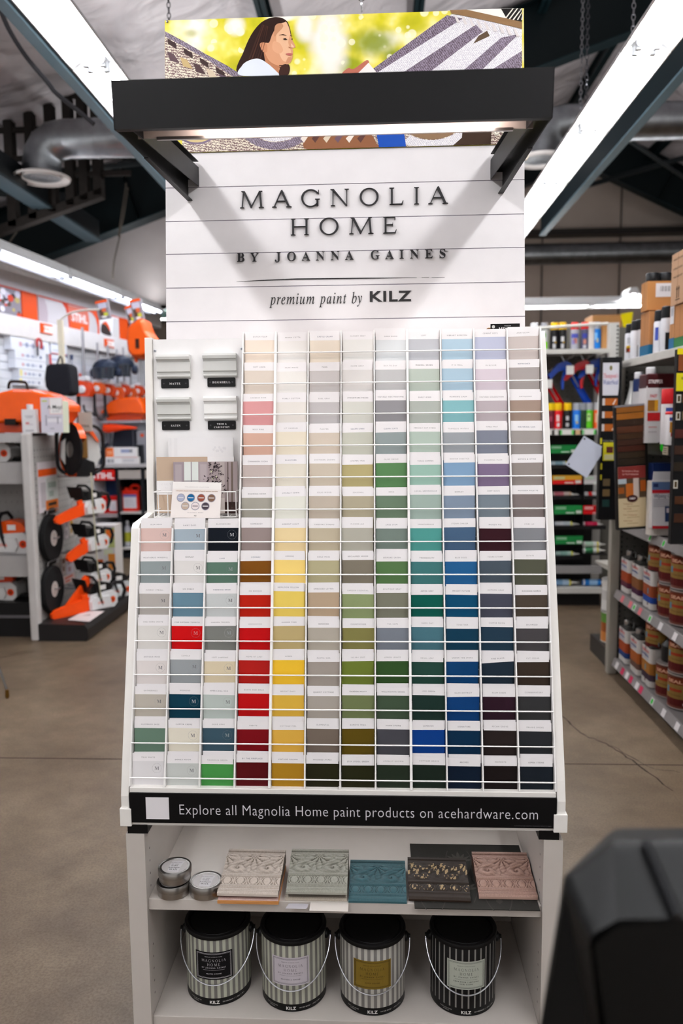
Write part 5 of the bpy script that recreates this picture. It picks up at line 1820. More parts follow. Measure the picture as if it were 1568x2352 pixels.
b.add(Fi+F_+Bk, [tuple(range(n)), tuple(range(3*n-1, 2*n-1, -1))]+[((i+1) % n, i, n+i, n+(i+1) % n) for i in range(n)]+[(n+(i+1) % n, n+i, 2*n+i, 2*n+(i+1) % n) for i in range(n)], smooth=False)
b.build('body', root, bevel=.02)
p, q = at(313, 800, Y=6.685), at(317, 778, Y=6.685)
b = MB('3a1a10', 'satin')
b.box(p.x-.006, q.x+.006, 6.683, 6.69, p.z, q.z)
b.build('slot', root)
b = MB('d24a0c', 'satin')
p = at(313, 824, Y=6.8)
b.tube([p+Vector((0, 0, .02)), p-Vector((0, 0, .03))], [.02, .012], 10)
b.build('toggle', root)

# ------------------------------------------------------------ service counter and what is on it
CY = 8.8
def cat_(px, py, dy=0.0):
    return at(px, py, Y=CY+dy)
ctr = thing('service_counter', (-2.85, 9.0, 0), 'dark shelved service counter with a pale grey top at left', 'counter')
xl, xm, xr = cat_(205, 1100).x, cat_(270, 1100).x, cat_(352, 1100).x
ztop = cat_(280, 1066).z
b = MB('bdbabb', 'laminate')
b.box(xl, xr+.02, CY-.03, CY+.55, ztop-.035, ztop)
b.build('counter_top', ctr)
b = MB('1b1d21', 'satin')
for x in (xl, xm, cat_(326, 1100).x, xr):
    b.box(x-.018, x+.018, CY, CY+.5, .0, ztop-.035)
b.box(xl, xr, CY+.5, CY+.52, 0, ztop-.035)
b.box(xl, xr, CY+.03, CY+.5, 0, .06)
b.build('frame', ctr)
z1, z2 = cat_(300, 1176).z, cat_(300, 1258).z
b = MB('c9c6c2', 'satin')
for x0, x1 in ((xm+.018, cat_(326, 1100).x-.018), (cat_(326, 1100).x+.018, xr-.018)):
    b.box(x0, x1, CY-.005, CY+.5, z1-.02, z1)
    b.box(x0, x1, CY-.005, CY+.5, z2-.02, z2)
b.box(xl+.018, xm-.018, CY-.005, CY+.5, z1-.06, z1-.02, 'a59a9c')
b.box(xl+.018, xm-.018, CY-.005, CY+.5, z2-.02, z2)
b.build('counter_shelf', ctr)
b = MB('b3aba4', 'laminate')
p, q = cat_(273, 1100), cat_(323, 1080)
b.box(p.x, q.x, CY-.012, CY+.3, p.z, q.z)
b.box(q.x+.05, xr-.02, CY-.012, CY+.3, p.z, q.z)
b.build('drawer', ctr)
b = MB('d8180c', 'satin')
p, q = cat_(208, 1103), cat_(267, 1079)
b.box(p.x, q.x-.02, CY-.014, CY, p.z, q.z)
b.text('STIHL', lambda u, v: ((p.x+q.x)/2-.005+u, CY-.0155, p.z+.018+v), .068, 'fbf8fb', 'bold', m='paper', width=(q.x-p.x)*.86)
b.build('brand_sign', ctr)
b = MB('23406e', 'matte')
b.box(xl+.02, xm-.02, CY+.3, CY+.32, z1, p.z)
b.build('back_sheet', ctr)
def jug(x, y, z, w_, d_, h, c, labc, band, cap, lab, group, handle=True):
    root = thing('plastic_jug', (x, y, z), lab, 'jug', group)
    b = MB(c, 'satin')
    b.at((x, y, z))
    zz = h*.78 if handle else h*.84
    P = [(-w_/2, 0), (w_/2, 0), (w_/2, zz), (w_*.42, zz+h*.06), (-w_*.30, zz+h*.06), (-w_/2, zz)]
    b.prism(P, -d_/2, d_/2, 'xz')
    if handle:                                   # loop handle with a real opening
        b.tube([(-.02*w_, 0, zz+h*.04), (-.02*w_, 0, h*.93), (w_*.08, 0, h), (w_*.34, 0, h), (w_*.44, 0, h*.93), (w_*.45, 0, zz)], d_*.16, 8)
    b.build('body', root, bevel=min(w_, d_)*.12)
    b = MB(labc, 'paper')
    b.at((x, y, z))
    e = d_/2+.0012
    b.box(-w_*.36, w_*.36, -e, -e+.001, h*.12, h*.66)
    b.poly([(-w_*.36, -e-.0006, h*.56), (w_*.36, -e-.0006, h*.56), (w_*.36, -e-.0006, h*.66), (-w_*.36, -e-.0006, h*.66)], band)
    for k in range(4):
        b.poly([(-w_*.28, -e-.0006, h*(.2+.08*k)), (w_*(.28-.05*k), -e-.0006, h*(.2+.08*k)), (w_*(.28-.05*k), -e-.0006, h*(.215+.08*k)), (-w_*.28, -e-.0006, h*(.215+.08*k))], 'a9a9b4')
    b.build('label', root)
    b = MB(cap, 'satin')
    b.at((x-w_*.25, y, z))
    b.lathe([(w_*.13, zz+h*.03), (w_*.13, h*.92), (w_*.11, h*.93)], 14)
    b.build('cap', root)
p, q = cat_(279, 1172, .1), cat_(318, 1112, .1)
jug((p.x+q.x)/2, CY+.16, z1, q.x-p.x, .13, q.z-p.z-.01, 'e02a12', 'e9e4ea', '6a70b8', 'e02a12', 'single bright red jug on the counter shelf right of the divider', 'red jugs in the counter')
p, q = cat_(232, 1178, .1), cat_(268, 1134, .1)
for i, f_ in enumerate((.12, .62)):
    xx = xl+.02+.09+(xm-xl-.04)*0+(q.x-p.x)*0
    x = cat_(236+26*i, 1170, .1).x
    jug(x, CY+.12, z1-.02, .115, .1, cat_(250, 1134, .1).z-z1+.02, 'd8120c', 'efe9ee', 'efe9ee', '27407e', 'red jug with blue cap behind the saw panel, %s' % ('left one' if i == 0 else 'right one'), 'red jugs in the counter', handle=False)
for i, (x, y0, y1, c, bnd) in enumerate(((264, 1256, 1205, '77746a', '8a8f2a'), (293, 1254, 1196, 'c9c9d2', 'b9b93a'), (309, 1254, 1202, 'd2d2d8', 'a9b03a'))):
    p, q = cat_(x, y0, .12), cat_(x, y1, .12)
    root = thing('bottle', (p.x, CY+.14, z2), ('grey and yellow bottle at the counter divider, low shelf', 'pale bottle with a yellow label on the low counter shelf', 'pale bottle beside the rack edge on the low counter shelf')[i], 'bottle', 'bottles on the low counter shelf')
    h = q.z-z2
    b = MB(c, 'satin')
    b.at((p.x, CY+.14, z2))
    b.lathe([(.036, 0), (.038, .01), (.038, h*.7), (.016, h*.85), (.016, h*.9)], 20)
    b.build('body', root)
    b = MB(bnd, 'paper')
    b.at((p.x, CY+.14, z2))
    b.lathe([(.0388, h*.18), (.0388, h*.55)], 20, caps=False)
    b.build('label', root)
    b = MB('e9e9ee', 'satin')
    b.at((p.x, CY+.14, z2))
    b.lathe([(.018, h*.88), (.018, h)], 14)
    b.build('cap', root)
# on the counter top
ZC = ztop+.001
p, q = cat_(229, 968, -.0), cat_(334, 912, -.0)
def hardcase(name, pts_top, pts_low, Y0, Y1, lab, latch, handle, zbase=None):
    F_ = [at(x, y, Y=Y0) for x, y in pts_top]
    Lw = [at(x, y, Y=Y0+.01) for x, y in pts_low]
    lo = min(p.z for p in Lw)
    dz = 0 if zbase is None else zbase-lo
    for p in F_+Lw:
        p.z += dz
    root = thing(name, (sum(p.x for p in Lw)/len(Lw), (Y0+Y1)/2, lo+dz), lab, 'case')
    def solid(P, y0, y1, c, nm, bv, dome=0):
        b = MB(c, 'gloss')
        n = len(P)
        cx = sum((p for p in P), Vector())/n
        Fr = [Vector((cx.x+(p.x-cx.x)*(1-dome), y0-.05*(dome > 0), cx.z+(p.z-cx.z)*(1-dome))) for p in P]
        M_ = [Vector((p.x, y0, p.z)) for p in P]
        B = [Vector((p.x, y1, p.z)) for p in P]
        b.add(Fr+M_+B, [tuple(range(n)), tuple(range(3*n-1, 2*n-1, -1))]+[((i+1) % n, i, n+i, n+(i+1) % n) for i in range(n)]+[(n+(i+1) % n, n+i, 2*n+i, 2*n+(i+1) % n) for i in range(n)])
        b.build(nm, root, bevel=bv)
    solid(F_, Y0, Y1, 'f25a08', 'lid', .012, .10)
    solid(Lw, Y0+.012, Y1-.01, 'd84406', 'tray', .008)
    if latch:
        x0, x1, y0, y1 = latch
        p, q = at(x0, y1, Y=Y0-.06), at(x1, y0, Y=Y0-.06)
        b = MB('1a1412', 'satin')
        b.box(p.x, q.x, Y0-.065, Y0+.0, p.z+dz, q.z+dz)
        b.build('latch', root, bevel=.004)
    if handle:
        P = [at(x, y, Y=(Y0+Y1)/2)+Vector((0, 0, dz)) for x, y in handle]
        b = MB('1d1512', 'satin')
        b.tube([Vector(q) for q in smooth_loop([tuple(p) for p in P], 4, False)], .011, 8)
        b.build('handle', root)
hardcase('tool_case', [(229, 950), (243, 932), (252, 922), (272, 914), (300, 912), (320, 913), (331, 930), (335, 948), (332, 952), (300, 950), (262, 952)], [(238, 951), (331, 950), (325, 964), (246, 966)], 8.9, 9.15, 'smaller orange carrying case on a stand above the counter', None, None)
case2 = [o for o in COL.objects if o.name.startswith('tool_case')][-1]
# stand that carries the case and hangs the blower parts
root = thing('counter_rack', (cat_(285, 1060, .3).x, 9.05, ZC), 'grey slotted riser on the counter carrying the orange case', 'riser')
lo = case2.location.z
b = MB('b9b9c2', 'satin')
a, c = at(240, 970, Y=9.05), at(332, 970, Y=9.05)
b.box(a.x, c.x, 8.92, 9.2, lo-.025, lo-.002)
b.box(a.x, c.x, 9.19, 9.2, ZC, lo-.025, 'cdd0d8')
b.build('riser_shelf', root)
b = MB('8d8f98', 'metal')
for x in (a.x+.01, c.x-.01):
    b.box(x-.008, x+.008, 9.15, 9.19, ZC, lo-.02)
b.build('riser_post', root)
root = thing('blower_tube', at(265, 985, Y=8.86), 'orange blower nozzle lying under the smaller orange case', 'nozzle')
b = MB('e23c0c', 'satin')
P = [at(x, y, Y=8.86) for x, y in ((238, 983), (248, 984), (262, 983), (285, 982), (314, 983))]
b.tube(P, [.045, .052, .045, .026, .012], 12)
b.build('nozzle', root)
b = MB('5b5c66', 'metal')
p = at(246, 992, Y=8.86)
b.tube([p, Vector((p.x, p.y, ZC))], .006, 8)
b.build('prop', root)
b = MB('5b5c66', 'metal')
p = at(305, 984, Y=8.86)
b.tube([p, Vector((p.x, p.y, ZC))], .006, 8)
b.build('prop', root)
root = thing('screen_terminal', at(285, 1028, Y=8.98), 'black slanted sign holder standing behind the binders on the counter', 'sign holder')
b, P, n = sheet3([at(257, 1026, Y=8.96), at(312, 1028, Y=8.96), at(317, 987, Y=9.02), at(262, 985, Y=9.02)], .02, '191d28', 'satin')
for p in P:
    pass
b.build('panel', root)
b = MB('d9d6d6', 'satin')
a, c = at(263, 986, Y=9.0), at(297, 984, Y=9.0)
b.tube([a, c], .012, 8)
b.build('top_bar', root)
b = MB('191d28', 'satin')
a = at(285, 1030, Y=9.02)
b.box(a.x-.08, a.x+.08, 8.97, 9.08, ZC, a.z+.03)
b.build('foot', root)
def binder(x0, x1, y0, y1, Y, c, labels, lab, z):
    p, q = at(x0, y1, Y=Y), at(x1, y0, Y=Y)
    root = thing('binder', ((p.x+q.x)/2, Y+.12, z), lab, 'binder', 'binders stacked on the counter')
    h = q.z-p.z
    b = MB(c, 'card')
    b.box(p.x, q.x, Y, Y+.24, z, z+h)
    b.build('cover', root, bevel=.003)
    b = MB('efeff2', 'paper')
    for s0, s1, t0, t1, cc in labels:
        w_ = q.x-p.x
        b.poly([(p.x+w_*s0, Y-.001-.0004*s0, z+h*t0), (p.x+w_*s1, Y-.001-.0004*s0, z+h*t0), (p.x+w_*s1, Y-.001-.0004*s0, z+h*t1), (p.x+w_*s0, Y-.001-.0004*s0, z+h*t1)], cc)
    b.build('spine_label', root)
    return h
h = binder(233, 316, 1047, 1064, 8.78, 'e4e2e2', [(.0, .12, .1, .9, 'a8a8c0'), (.16, .24, .2, .7, '9a9aa0'), (.26, .34, .2, .7, 'a9a9ae'), (.37, .55, .1, .9, 'f2f2f2'), (.60, .9, .3, .7, 'd0cfd2'), (.36, 1, .92, 1, 'd08a80')], 'lower white binder on the counter, numbered on its spine', ZC)
binder(243, 312, 1024, 1046, 8.79, 'eceaea', [(.0, .26, .02, .98, 'f0742c'), (.04, .22, .3, .4, 'f8c0a0'), (.04, .22, .5, .6, 'f8c0a0'), (.5, .78, .45, .8, '9aa4c8'), (.78, .88, .45, .8, '8d8d94')], 'upper white binder with an orange spine end', ZC+h+.001)
p = at(242, 1034, Y=8.72)
b = MB('1f2733', 'satin')
P = [at(x, y, Y=8.77) for x, y in ((232, 1050), (234, 1038), (240, 1026), (249, 1019))]
b.tube([Vector(q) for q in smooth_loop([tuple(k) for k in P], 4, False)], .022, 8)
b.tube([P[0], Vector((P[0].x, 8.77, ZC))], .02, 8)
b.build('handset', label='dark curved handset standing left of the binders', cat='handset')
root = thing('parts_box', at(330, 1034, Y=9.0), 'grey parts box with an orange dot at the right end of the counter', 'box')
p, q = at(316, 1060, Y=8.95), at(352, 990, Y=8.95)
b = MB('8f9098', 'satin')
b.box(p.x, q.x, 8.95, 9.14, ZC, q.z)
b.build('body', root, bevel=.004)
b = MB('d8502c', 'satin')
r = at(326, 1000, Y=8.948)
b.poly([(r.x+.022*math.cos(t), 8.9485, r.z+.022*math.sin(t)) for t in [i*math.pi/8 for i in range(16)]])
b.build('dot', root)
p, q = at(313, 1060, Y=8.86), at(322, 1022, Y=8.86)
b = MB('191b20', 'satin')
b.box(p.x-.02, q.x+.02, 8.86, 8.93, ZC, q.z)
b.build('card_reader', label='small black card reader on the counter beside the grey box', cat='card reader')

# ------------------------------------------------------------ saw display: gondola, saws, wheels
GX, GY = -2.43, 5.38
gon = thing('saw_gondola', (-2.5, 5.9, 0), 'grey perforated display stand with a white corner post, full of saws', 'display stand')
b = MB('c6c2c0', 'satin')
b.box(-2.475, -2.412, 5.36, 5.43, 0, 1.472)
b.build('corner_post', gon, bevel=.012, seg=3)
b = MB('3a3a3d', 'satin')
for k in range(70):
    z = .06+k*.02
    b.box(-2.4115, -2.4108, 5.42, 5.427, z, z+.01)
b.build('post_slot', gon)
b = MB('a9a6a4', 'satin')
b.box(-2.445, -2.43, 5.43, 6.62, .12, 1.45)
b.build('end_panel', gon)
ep = gon.children[-1]
b = MB('6d6b6a', 'matte')
for i in range(22):
    for j in range(24):
        y, z = 5.48+i*.05, .2+j*.05
        b.poly([(-2.4292, y-.006, z-.006), (-2.4292, y+.006, z-.006), (-2.4292, y+.006, z+.006), (-2.4292, y-.006, z+.006)])
b.build('peg_hole', ep, kind='stuff')
b = MB('211f1f', 'satin')
b.prism([(-2.43, 0), (-2.075, 0), (-2.06, .02), (-2.06, .085), (-2.085, .118), (-2.43, .122)], 5.362, 6.62, 'xz')
b.build('base_deck', gon, bevel=.004)
# shelves that face the viewer, left of the post
b = MB('9b9896', 'satin')
b.box(-3.6, -2.475, 5.82, 5.835, .1, 1.46)
b.build('back_panel', gon)
bp_ = gon.children[-1]
b = MB('605e5d', 'matte')
for py in (1067, 1088, 1131, 1153, 1175, 1300):
    z = at(30, py, Y=5.819).z
    for i in range(18):
        x = -2.5-.045*i
        b.poly([(x, 5.819, z-.01), (x-.012, 5.819, z), (x, 5.819, z+.01), (x-.006, 5.819, z)])
b.build('slot_row', bp_, kind='stuff')
zs_ = [at(30, y, Y=5.45).z for y in (1062, 1276)]
for z in zs_+[1.472]:
    b = MB('a19d9b', 'satin')
    lip = .15 if z < 1.4 else .065
    b.box(-3.6, -2.475, 5.45, 5.82, z-.012, z)
    b.hexa([(-3.6, 5.43, z-lip), (-2.475, 5.43, z-lip), (-2.475, 5.445, z-lip), (-3.6, 5.445, z-lip), (-3.6, 5.45, z), (-2.475, 5.45, z), (-2.475, 5.465, z), (-3.6, 5.465, z)])
    b.build('shelf', gon)
zb0, zb1 = .0, at(30, 1386, Y=5.45).z
b = MB('161516', 'satin')
b.box(-3.6, -2.475, 5.47, 5.85, 0, zb1)
p = at(30, 1416, Y=5.46)
b.box(-3.6, -2.475, 5.462, 5.47, p.z-.012, p.z+.008, '8d8d96', 'metal')
b.build('base_deck', gon)

def chainsaw(loc, rz, lab, top='1b1a1c', body='d9d8d8', bar=.42, tilt=0.0, sc=1.0, roll=0.0, dot='e0561e', scab=True, rear=True, group='chainsaws on the saw display'):
    """Local frame: guide bar towards -x, the clutch side faces -y."""
    root = thing('chainsaw', loc, lab, 'chainsaw', group)
    T = Matrix.Translation(loc) @ Matrix.Rotation(rz, 4, 'Z') @ Matrix.Rotation(roll, 4, 'Y') @ Matrix.Scale(sc, 4)
    def new(c, m='satin'):
        b = MB(c, m)
        b.T = T
        return b
    b = new(body)
    b.prism([(-.12, .0), (.10, .0), (.13, .03), (.13, .10), (.09, .135), (-.11, .125), (-.125, .08)], -.075, .085, 'xz')
    b.build('housing', root, bevel=.012*sc)
    b = new(body)
    b.prism([(-.115, .012), (.04, .012), (.06, .05), (.045, .10), (-.09, .105), (-.12, .07)], -.097, -.0755, 'xz')
    b.text('STIHL', lambda u, v: (-.035+u, -.0978, .05+v), .016, dot, 'bold')
    b.build('clutch_cover', root, bevel=.006*sc)
    b = new(dot)
    b.lathe([(.001, -.1015), (.026, -.1), (.028, -.09)], 18, axis='y-') if 0 else b.poly([(.085+.026*math.cos(t), -.0765, .06+.026*math.sin(t)) for t in [i*math.pi/9 for i in range(18)]])
    b.poly([(.085+.012*math.cos(t), -.0775, .06+.012*math.sin(t)) for t in [i*math.pi/9 for i in range(18)]], '8a2c10')
    b.build('starter_dot', root)
    b = new(top, 'gloss')
    b.prism([(-.10, .125), (.09, .135), (.105, .155), (.07, .195), (.0, .215), (-.07, .205), (-.115, .16)], -.06, .07, 'xz')
    b.box(-.02, .035, -.062, -.0605, .15, .185, 'e9e6e4')
    b.build('top_cover', root, bevel=.016*sc)
    b = new('151416')
    b.tube([(-.02, -.085, .03), (-.045, -.095, .12), (-.06, -.085, .22), (-.065, -.04, .255), (-.065, .05, .255), (-.06, .09, .22), (-.03, .1, .06)], .012, 8)
    b.build('front_handle', root)
    b = new('161517')
    if rear:
      b.tube([(.10, 0, .14), (.16, 0, .175), (.235, 0, .16), (.26, 0, .10), (.235, 0, .035), (.15, 0, .015), (.1, 0, .02)], .015, 8)
      b.build('rear_handle', root)
    b = new('171618')
    b.hexa([(-.135, -.07, .15), (-.125, -.07, .15), (-.125, .08, .15), (-.135, .08, .15), (-.165, -.08, .25), (-.155, -.08, .25), (-.155, .09, .25), (-.165, .09, .25)])
    b.build('hand_guard', root)
    if scab:
        b = new('ee4c10', 'satin')
        b.T = T @ Matrix.Translation((-.10, -.05, .06)) @ Matrix.Rotation(tilt, 4, 'Y')
        L = bar
        b.prism([(.0, -.05), (-.10, -.05), (-.10, -.045), (-L*.9, -.038), (-L, -.015), (-L, .015), (-L*.9, .038), (-.1, .05), (.0, .05)], -.016, .016, 'xz')
        b.box(-.07, -.02, -.012, .012, .05, .085)
        b.build('scabbard', root, bevel=.006*sc)
    return root
# on the shelves facing the viewer
SG = 'orange chainsaws on the shelves left of the post'
for (px, py, z, s, lab, tc) in ((-8, 1060, zs_[0], 1.0, 'orange topped saw on the upper shelf, left of the white post', 'e0500a'), (34, 1272, zs_[1], 1.12, 'orange topped saw on the middle shelf, left of the white post', 'e0500a'), (8, 1385, zb1, 1.0, 'orange topped saw on the black base, left of the white post', 'd83c08')):
    p = at(px, py, Y=5.60)
    chainsaw(Vector((p.x, 5.62, z+.001)), 0.0, lab, top=tc, body='d2d0cf', bar=.4, sc=s, group=SG, dot='d8400c', scab=False, rear=(px != 34))
# the end panel: saws on brackets and on the deck
def onend(px, py, X):
    return at(px, py, X=X)
for (px, py, X, tilt, roll, bar, lab) in ((205, 1180, -2.21, -.22, .0, .35, 'chainsaw with black top hung highest on the perforated panel'), (213, 1262, -2.21, -.35, .0, .27, 'chainsaw with black top hung in the middle of the panel'),
                                         (218, 1342, -2.21, -.62, .0, .40, 'chainsaw with steep orange scabbard, lowest on the panel')):
    p = onend(px, py, X)
    c = chainsaw(p, 1.15, lab, tilt=tilt, roll=roll, bar=bar, sc=.86)
    b = MB('bdbdc2', 'metal')
    b.tube([Vector((-2.429, p.y+.02, p.z-.012)), Vector((p.x+.06, p.y+.02, p.z-.012))], .008, 8)
    b.tube([Vector((-2.429, p.y-.08, p.z-.012)), Vector((p.x+.06, p.y-.08, p.z-.012))], .008, 8)
    b.build('panel_bracket', gon)
p = at(240, 1392, X=-2.13)
chainsaw(Vector((-2.17, 5.88, .123)), .95, 'white chainsaw standing on the black deck with an orange scabbard in front', tilt=-.12, bar=.34, sc=.98, body='e2e2e4')
chainsaw(Vector((-2.17, 6.30, .123)), .75, 'chainsaw at the far end of the deck, partly behind the rack', bar=.22, sc=.92, body='d0d4d6')
# abrasive wheels
for k, (px, py, lab) in enumerate(((118, 1236, 'upper black cutting wheel hanging on the perforated panel'), (120, 1353, 'lower black cutting wheel hanging on the perforated panel'))):
    p = onend(px, py, -2.40)
    root = thing('cutting_wheel', p, lab, 'cutting wheel', 'black cutting wheels on the panel')
    for nm, prof, c, m in (('disc', [(.001, -.02), (.17, -.02), (.176, -.012), (.176, .012), (.17, .02), (.058, .02)], '121112', 'rough'), ('paper_label', [(.058, .0202), (.010, .0206)], 'b9b2ae', 'paper'), ('hub', [(.010, .0207), (.001, .012)], '2a2a2c', 'metal')):
        b = MB(c, m)
        b.at(p)
        b.lathe(prof, 40, axis='x', caps=nm == 'disc' and False)
        if nm == 'paper_label':
            for i in range(10):
                a = i*math.pi/5
                b.poly([(.0209, .03*math.cos(a)-.006, .03*math.sin(a)-.003), (.0209, .03*math.cos(a)+.006, .03*math.sin(a)-.003), (.0209, .03*math.cos(a)+.006, .03*math.sin(a)+.003), (.0209, .03*math.cos(a)-.006, .03*math.sin(a)+.003)], 'a86a58' if i % 2 else '8d8884')
        b.build(nm, root)
    b = MB('c9cace', 'metal')
    b.tube([p+Vector((-.03, 0, .0)), p+Vector((.05, 0, 0)), p+Vector((.06, 0, .012))], .0045, 8)
    b.build('panel_bracket', gon)
    b = MB('0e0e0f', 'satin')
    q = p+Vector((0, 0, .186))
    b.box(q.x-.012, q.x+.012, q.y-.07, q.y+.07, q.z-.004, q.z+.022)
    b.tube([q+Vector((.013, -.09, 0)), q+Vector((.02, -.09, .028)), q+Vector((.02, .09, .028)), q+Vector((.013, .09, 0))], .004, 6, 'c4c4c8', 'metal')
    b.build('hanger', root)
# cut-off saw
p = onend(185, 1092, -2.24)
root = thing('cutoff_saw', p, 'cut-off saw with a big black disc and wrap handle on the panel', 'cut-off saw')
T = Matrix.Translation(p) @ Matrix.Rotation(.5, 4, 'Z')
def cs(c, m='satin'):
    b = MB(c, m)
    b.T = T
    return b
b = cs('cfcfcd')
b.prism([(-.10, .06), (.10, .05), (.145, .14), (.13, .26), (.06, .33), (-.06, .33), (-.13, .25), (-.14, .14)], -.06, .12, 'xz')
b.build('housing', root, bevel=.03)
b = cs('e2571c', 'gloss')
b.prism([(-.02, .30), (.06, .325), (.12, .25), (.135, .25), (.085, .35), (-.02, .345)], -.085, .10, 'xz')
b.build('top_cover', root, bevel=.01)
b = cs('7d5a28')
b.box(-.02, .05, -.075, -.06, .13, .30)
b.build('filter_cover', root, bevel=.006)
b = cs('131214')
b.prism([(-.10, .0), (.10, .0), (.09, .10), (.02, .13), (-.05, .12), (-.11, .07)], -.10, .10, 'xz')
b.build('engine', root, bevel=.02)
b = cs('161417')
pts = rounded(-.165, .165, .02, .37, .08, 5)
b.tube([(x, -.05, z) for x, z in pts], .014, 8, closed=True)
b.build('wrap_handle', root)
b = cs('161416', 'rough')
b.T = T @ Matrix.Translation((-.075, -.14, .20)) @ Matrix.Rotation(.28, 4, 'Z') @ Matrix.Rotation(.05, 4, 'Y')
b.lathe([(.001, -.008), (.182, -.008), (.185, 0), (.182, .008), (.001, .008)], 40, axis='x', caps=False)
b.build('disc', root)
T2_ = b.T.copy()
b = cs('b9b6b2', 'metal')
b.T = T2_
b.lathe([(.05, -.010), (.06, -.012), (.001, -.02)], 24, axis='x', caps=False)
b.build('flange', root)
b = cs('ea5412', 'gloss')
b.T = T2_
n = 22
pts = []
for i in range(n):
    a = math.radians(-95)+math.radians(250)*i/(n-1)
    for x, r_ in ((.012, .197), (.034, .197), (.034, .10), (-.012, .197)):
        pts.append((x, r_*math.cos(a), r_*math.sin(a)))
fs = []
for i in range(n-1):
    for u, v in ((3, 0), (0, 1), (1, 2)):
        fs.append((4*i+u, 4*i+v, 4*i+4+v, 4*i+4+u))
b.add(pts, fs, smooth=True)
b.build('disc_guard', root)
b = MB('d8d2c8', 'satin')
q = p+Vector((.10, -.12, .30))
b.box(q.x-.05, q.x+.05, q.y-.005, q.y+.005, q.z+.03, q.z+.17, 'a9a49c')
b.text('STIHL', lambda u, v: (q.x+u, q.y-.006, q.z+.06+v), .018, '4a4642', 'bold')
b.build('price_tag', root)
b = MB('bdbdc2', 'metal')
b.tube([Vector((-2.429, p.y+.03, p.z-.008)), Vector((p.x+.05, p.y+.03, p.z-.008))], .008, 8)
b.build('panel_bracket', gon)
# leaflets and blister cards on the panel
for i, (x0, x1, y0, y1, c, ac, lab) in enumerate(((92, 134, 1062, 1180, 'd6cfd4', 'e2571c', 'large price sheet with an orange band on the perforated panel'), (108, 134, 1098, 1150, 'c2c8c4', '9aa8a0', 'pale leaflet on the panel above the orange striped one'), (108, 135, 1150, 1180, 'd0702c', '3a2a20', 'orange photo leaflet above the upper cutting wheel'),
                                                   (150, 158, 1190, 1238, 'c9bfc2', '8d8486', 'narrow blister card right of the upper cutting wheel'), (160, 170, 1188, 1232, 'cfc6c0', 'b08a3a', 'narrow blister card with gold parts on the panel'),
                                                   (143, 152, 1275, 1320, 'bdb2ae', '7a5a4a', 'narrow card between the two cutting wheels'), (154, 170, 1278, 1322, 'c6c0ca', 'a98a90', 'wider card right of the narrow one on the panel'), (145, 172, 1325, 1345, 'd0b8b4', 'c06a5a', 'reddish printed strip on the panel beside the lower wheel'))):
    X = -2.425 if i == 0 else -2.42
    a, c_, d, e = (at(x0, y1, X=X), at(x1, y1, X=X), at(x1, y0, X=X), at(x0, y0, X=X))
    b, P, n = sheet3([(X, a.y, a.z), (X, c_.y, a.z), (X, c_.y, e.z), (X, a.y, e.z)], .004, c, 'card')
    f = quadmap(P, n, .0012)
    for s0, s1, t0, t1 in (((0, 1, .72, .86), (.1, .5, .1, .6)) if i == 0 else ((.15, .85, .55, .8), (.2, .6, .15, .4))):
        b.poly([f(s0, t0), f(s1, t0), f(s1, t1), f(s0, t1)], ac if i or t0 > .6 else 'bdb6bc')
    b.build('leaflet', label=lab, cat='leaflet', group='printed sheets on the perforated panel')
p = at(205, 1420, X=-2.2)
b = MB('d9cdcd', 'paper')
P = [at(x, y, Z=.124) for x, y in ((155, 1424), (205, 1428), (240, 1404), (196, 1402))]
b.hexa([v for v in P]+[v+Vector((0, 0, .001)) for v in P])
b.poly([P[0].lerp(P[2], .45)+Vector((-.02, 0, .0015)), P[0].lerp(P[2], .5)+Vector((.03, -.01, .0015)), P[0].lerp(P[2], .6)+Vector((.0, .02, .0015))], 'a89a9a')
b.build('paper_sheet', label='white printed sheet lying on the front of the black deck', cat='paper')
# carton behind the saws
p, q = at(216, 1338, Y=6.85), at(262, 1207, Y=6.85)
root = thing('tool_carton', ((p.x+q.x)/2, 6.95, 0), 'tall white carton with green and orange print behind the saw panel', 'carton')
b = MB('cfcac8', 'card')
b.box(p.x, q.x, 6.85, 7.05, 0, q.z)
w_ = q.x-p.x
for s0, s1, y0, y1, c in ((.45, 1, 1212, 1258, 'b6c07a'), (.62, .98, 1217, 1237, 'e8742c'), (.5, .9, 1262, 1275, 'd2d6b8'), (.68, .98, 1272, 1308, 'd9883a'), (.6, .75, 1300, 1335, '8d8a86'), (.0, .5, 1250, 1300, 'd8d4d2'), (.05, .45, 1285, 1320, 'c95a28')):
    z0, z1_ = at(230, y1, Y=6.849).z, at(230, y0, Y=6.849).z
    b.poly([(p.x+w_*s0, 6.849-.0005*s0, z0), (p.x+w_*s1, 6.849-.0005*s0, z0), (p.x+w_*s1, 6.849-.0005*s0, z1_), (p.x+w_*s0, 6.849-.0005*s0, z1_)], c)
b.build('box', root)
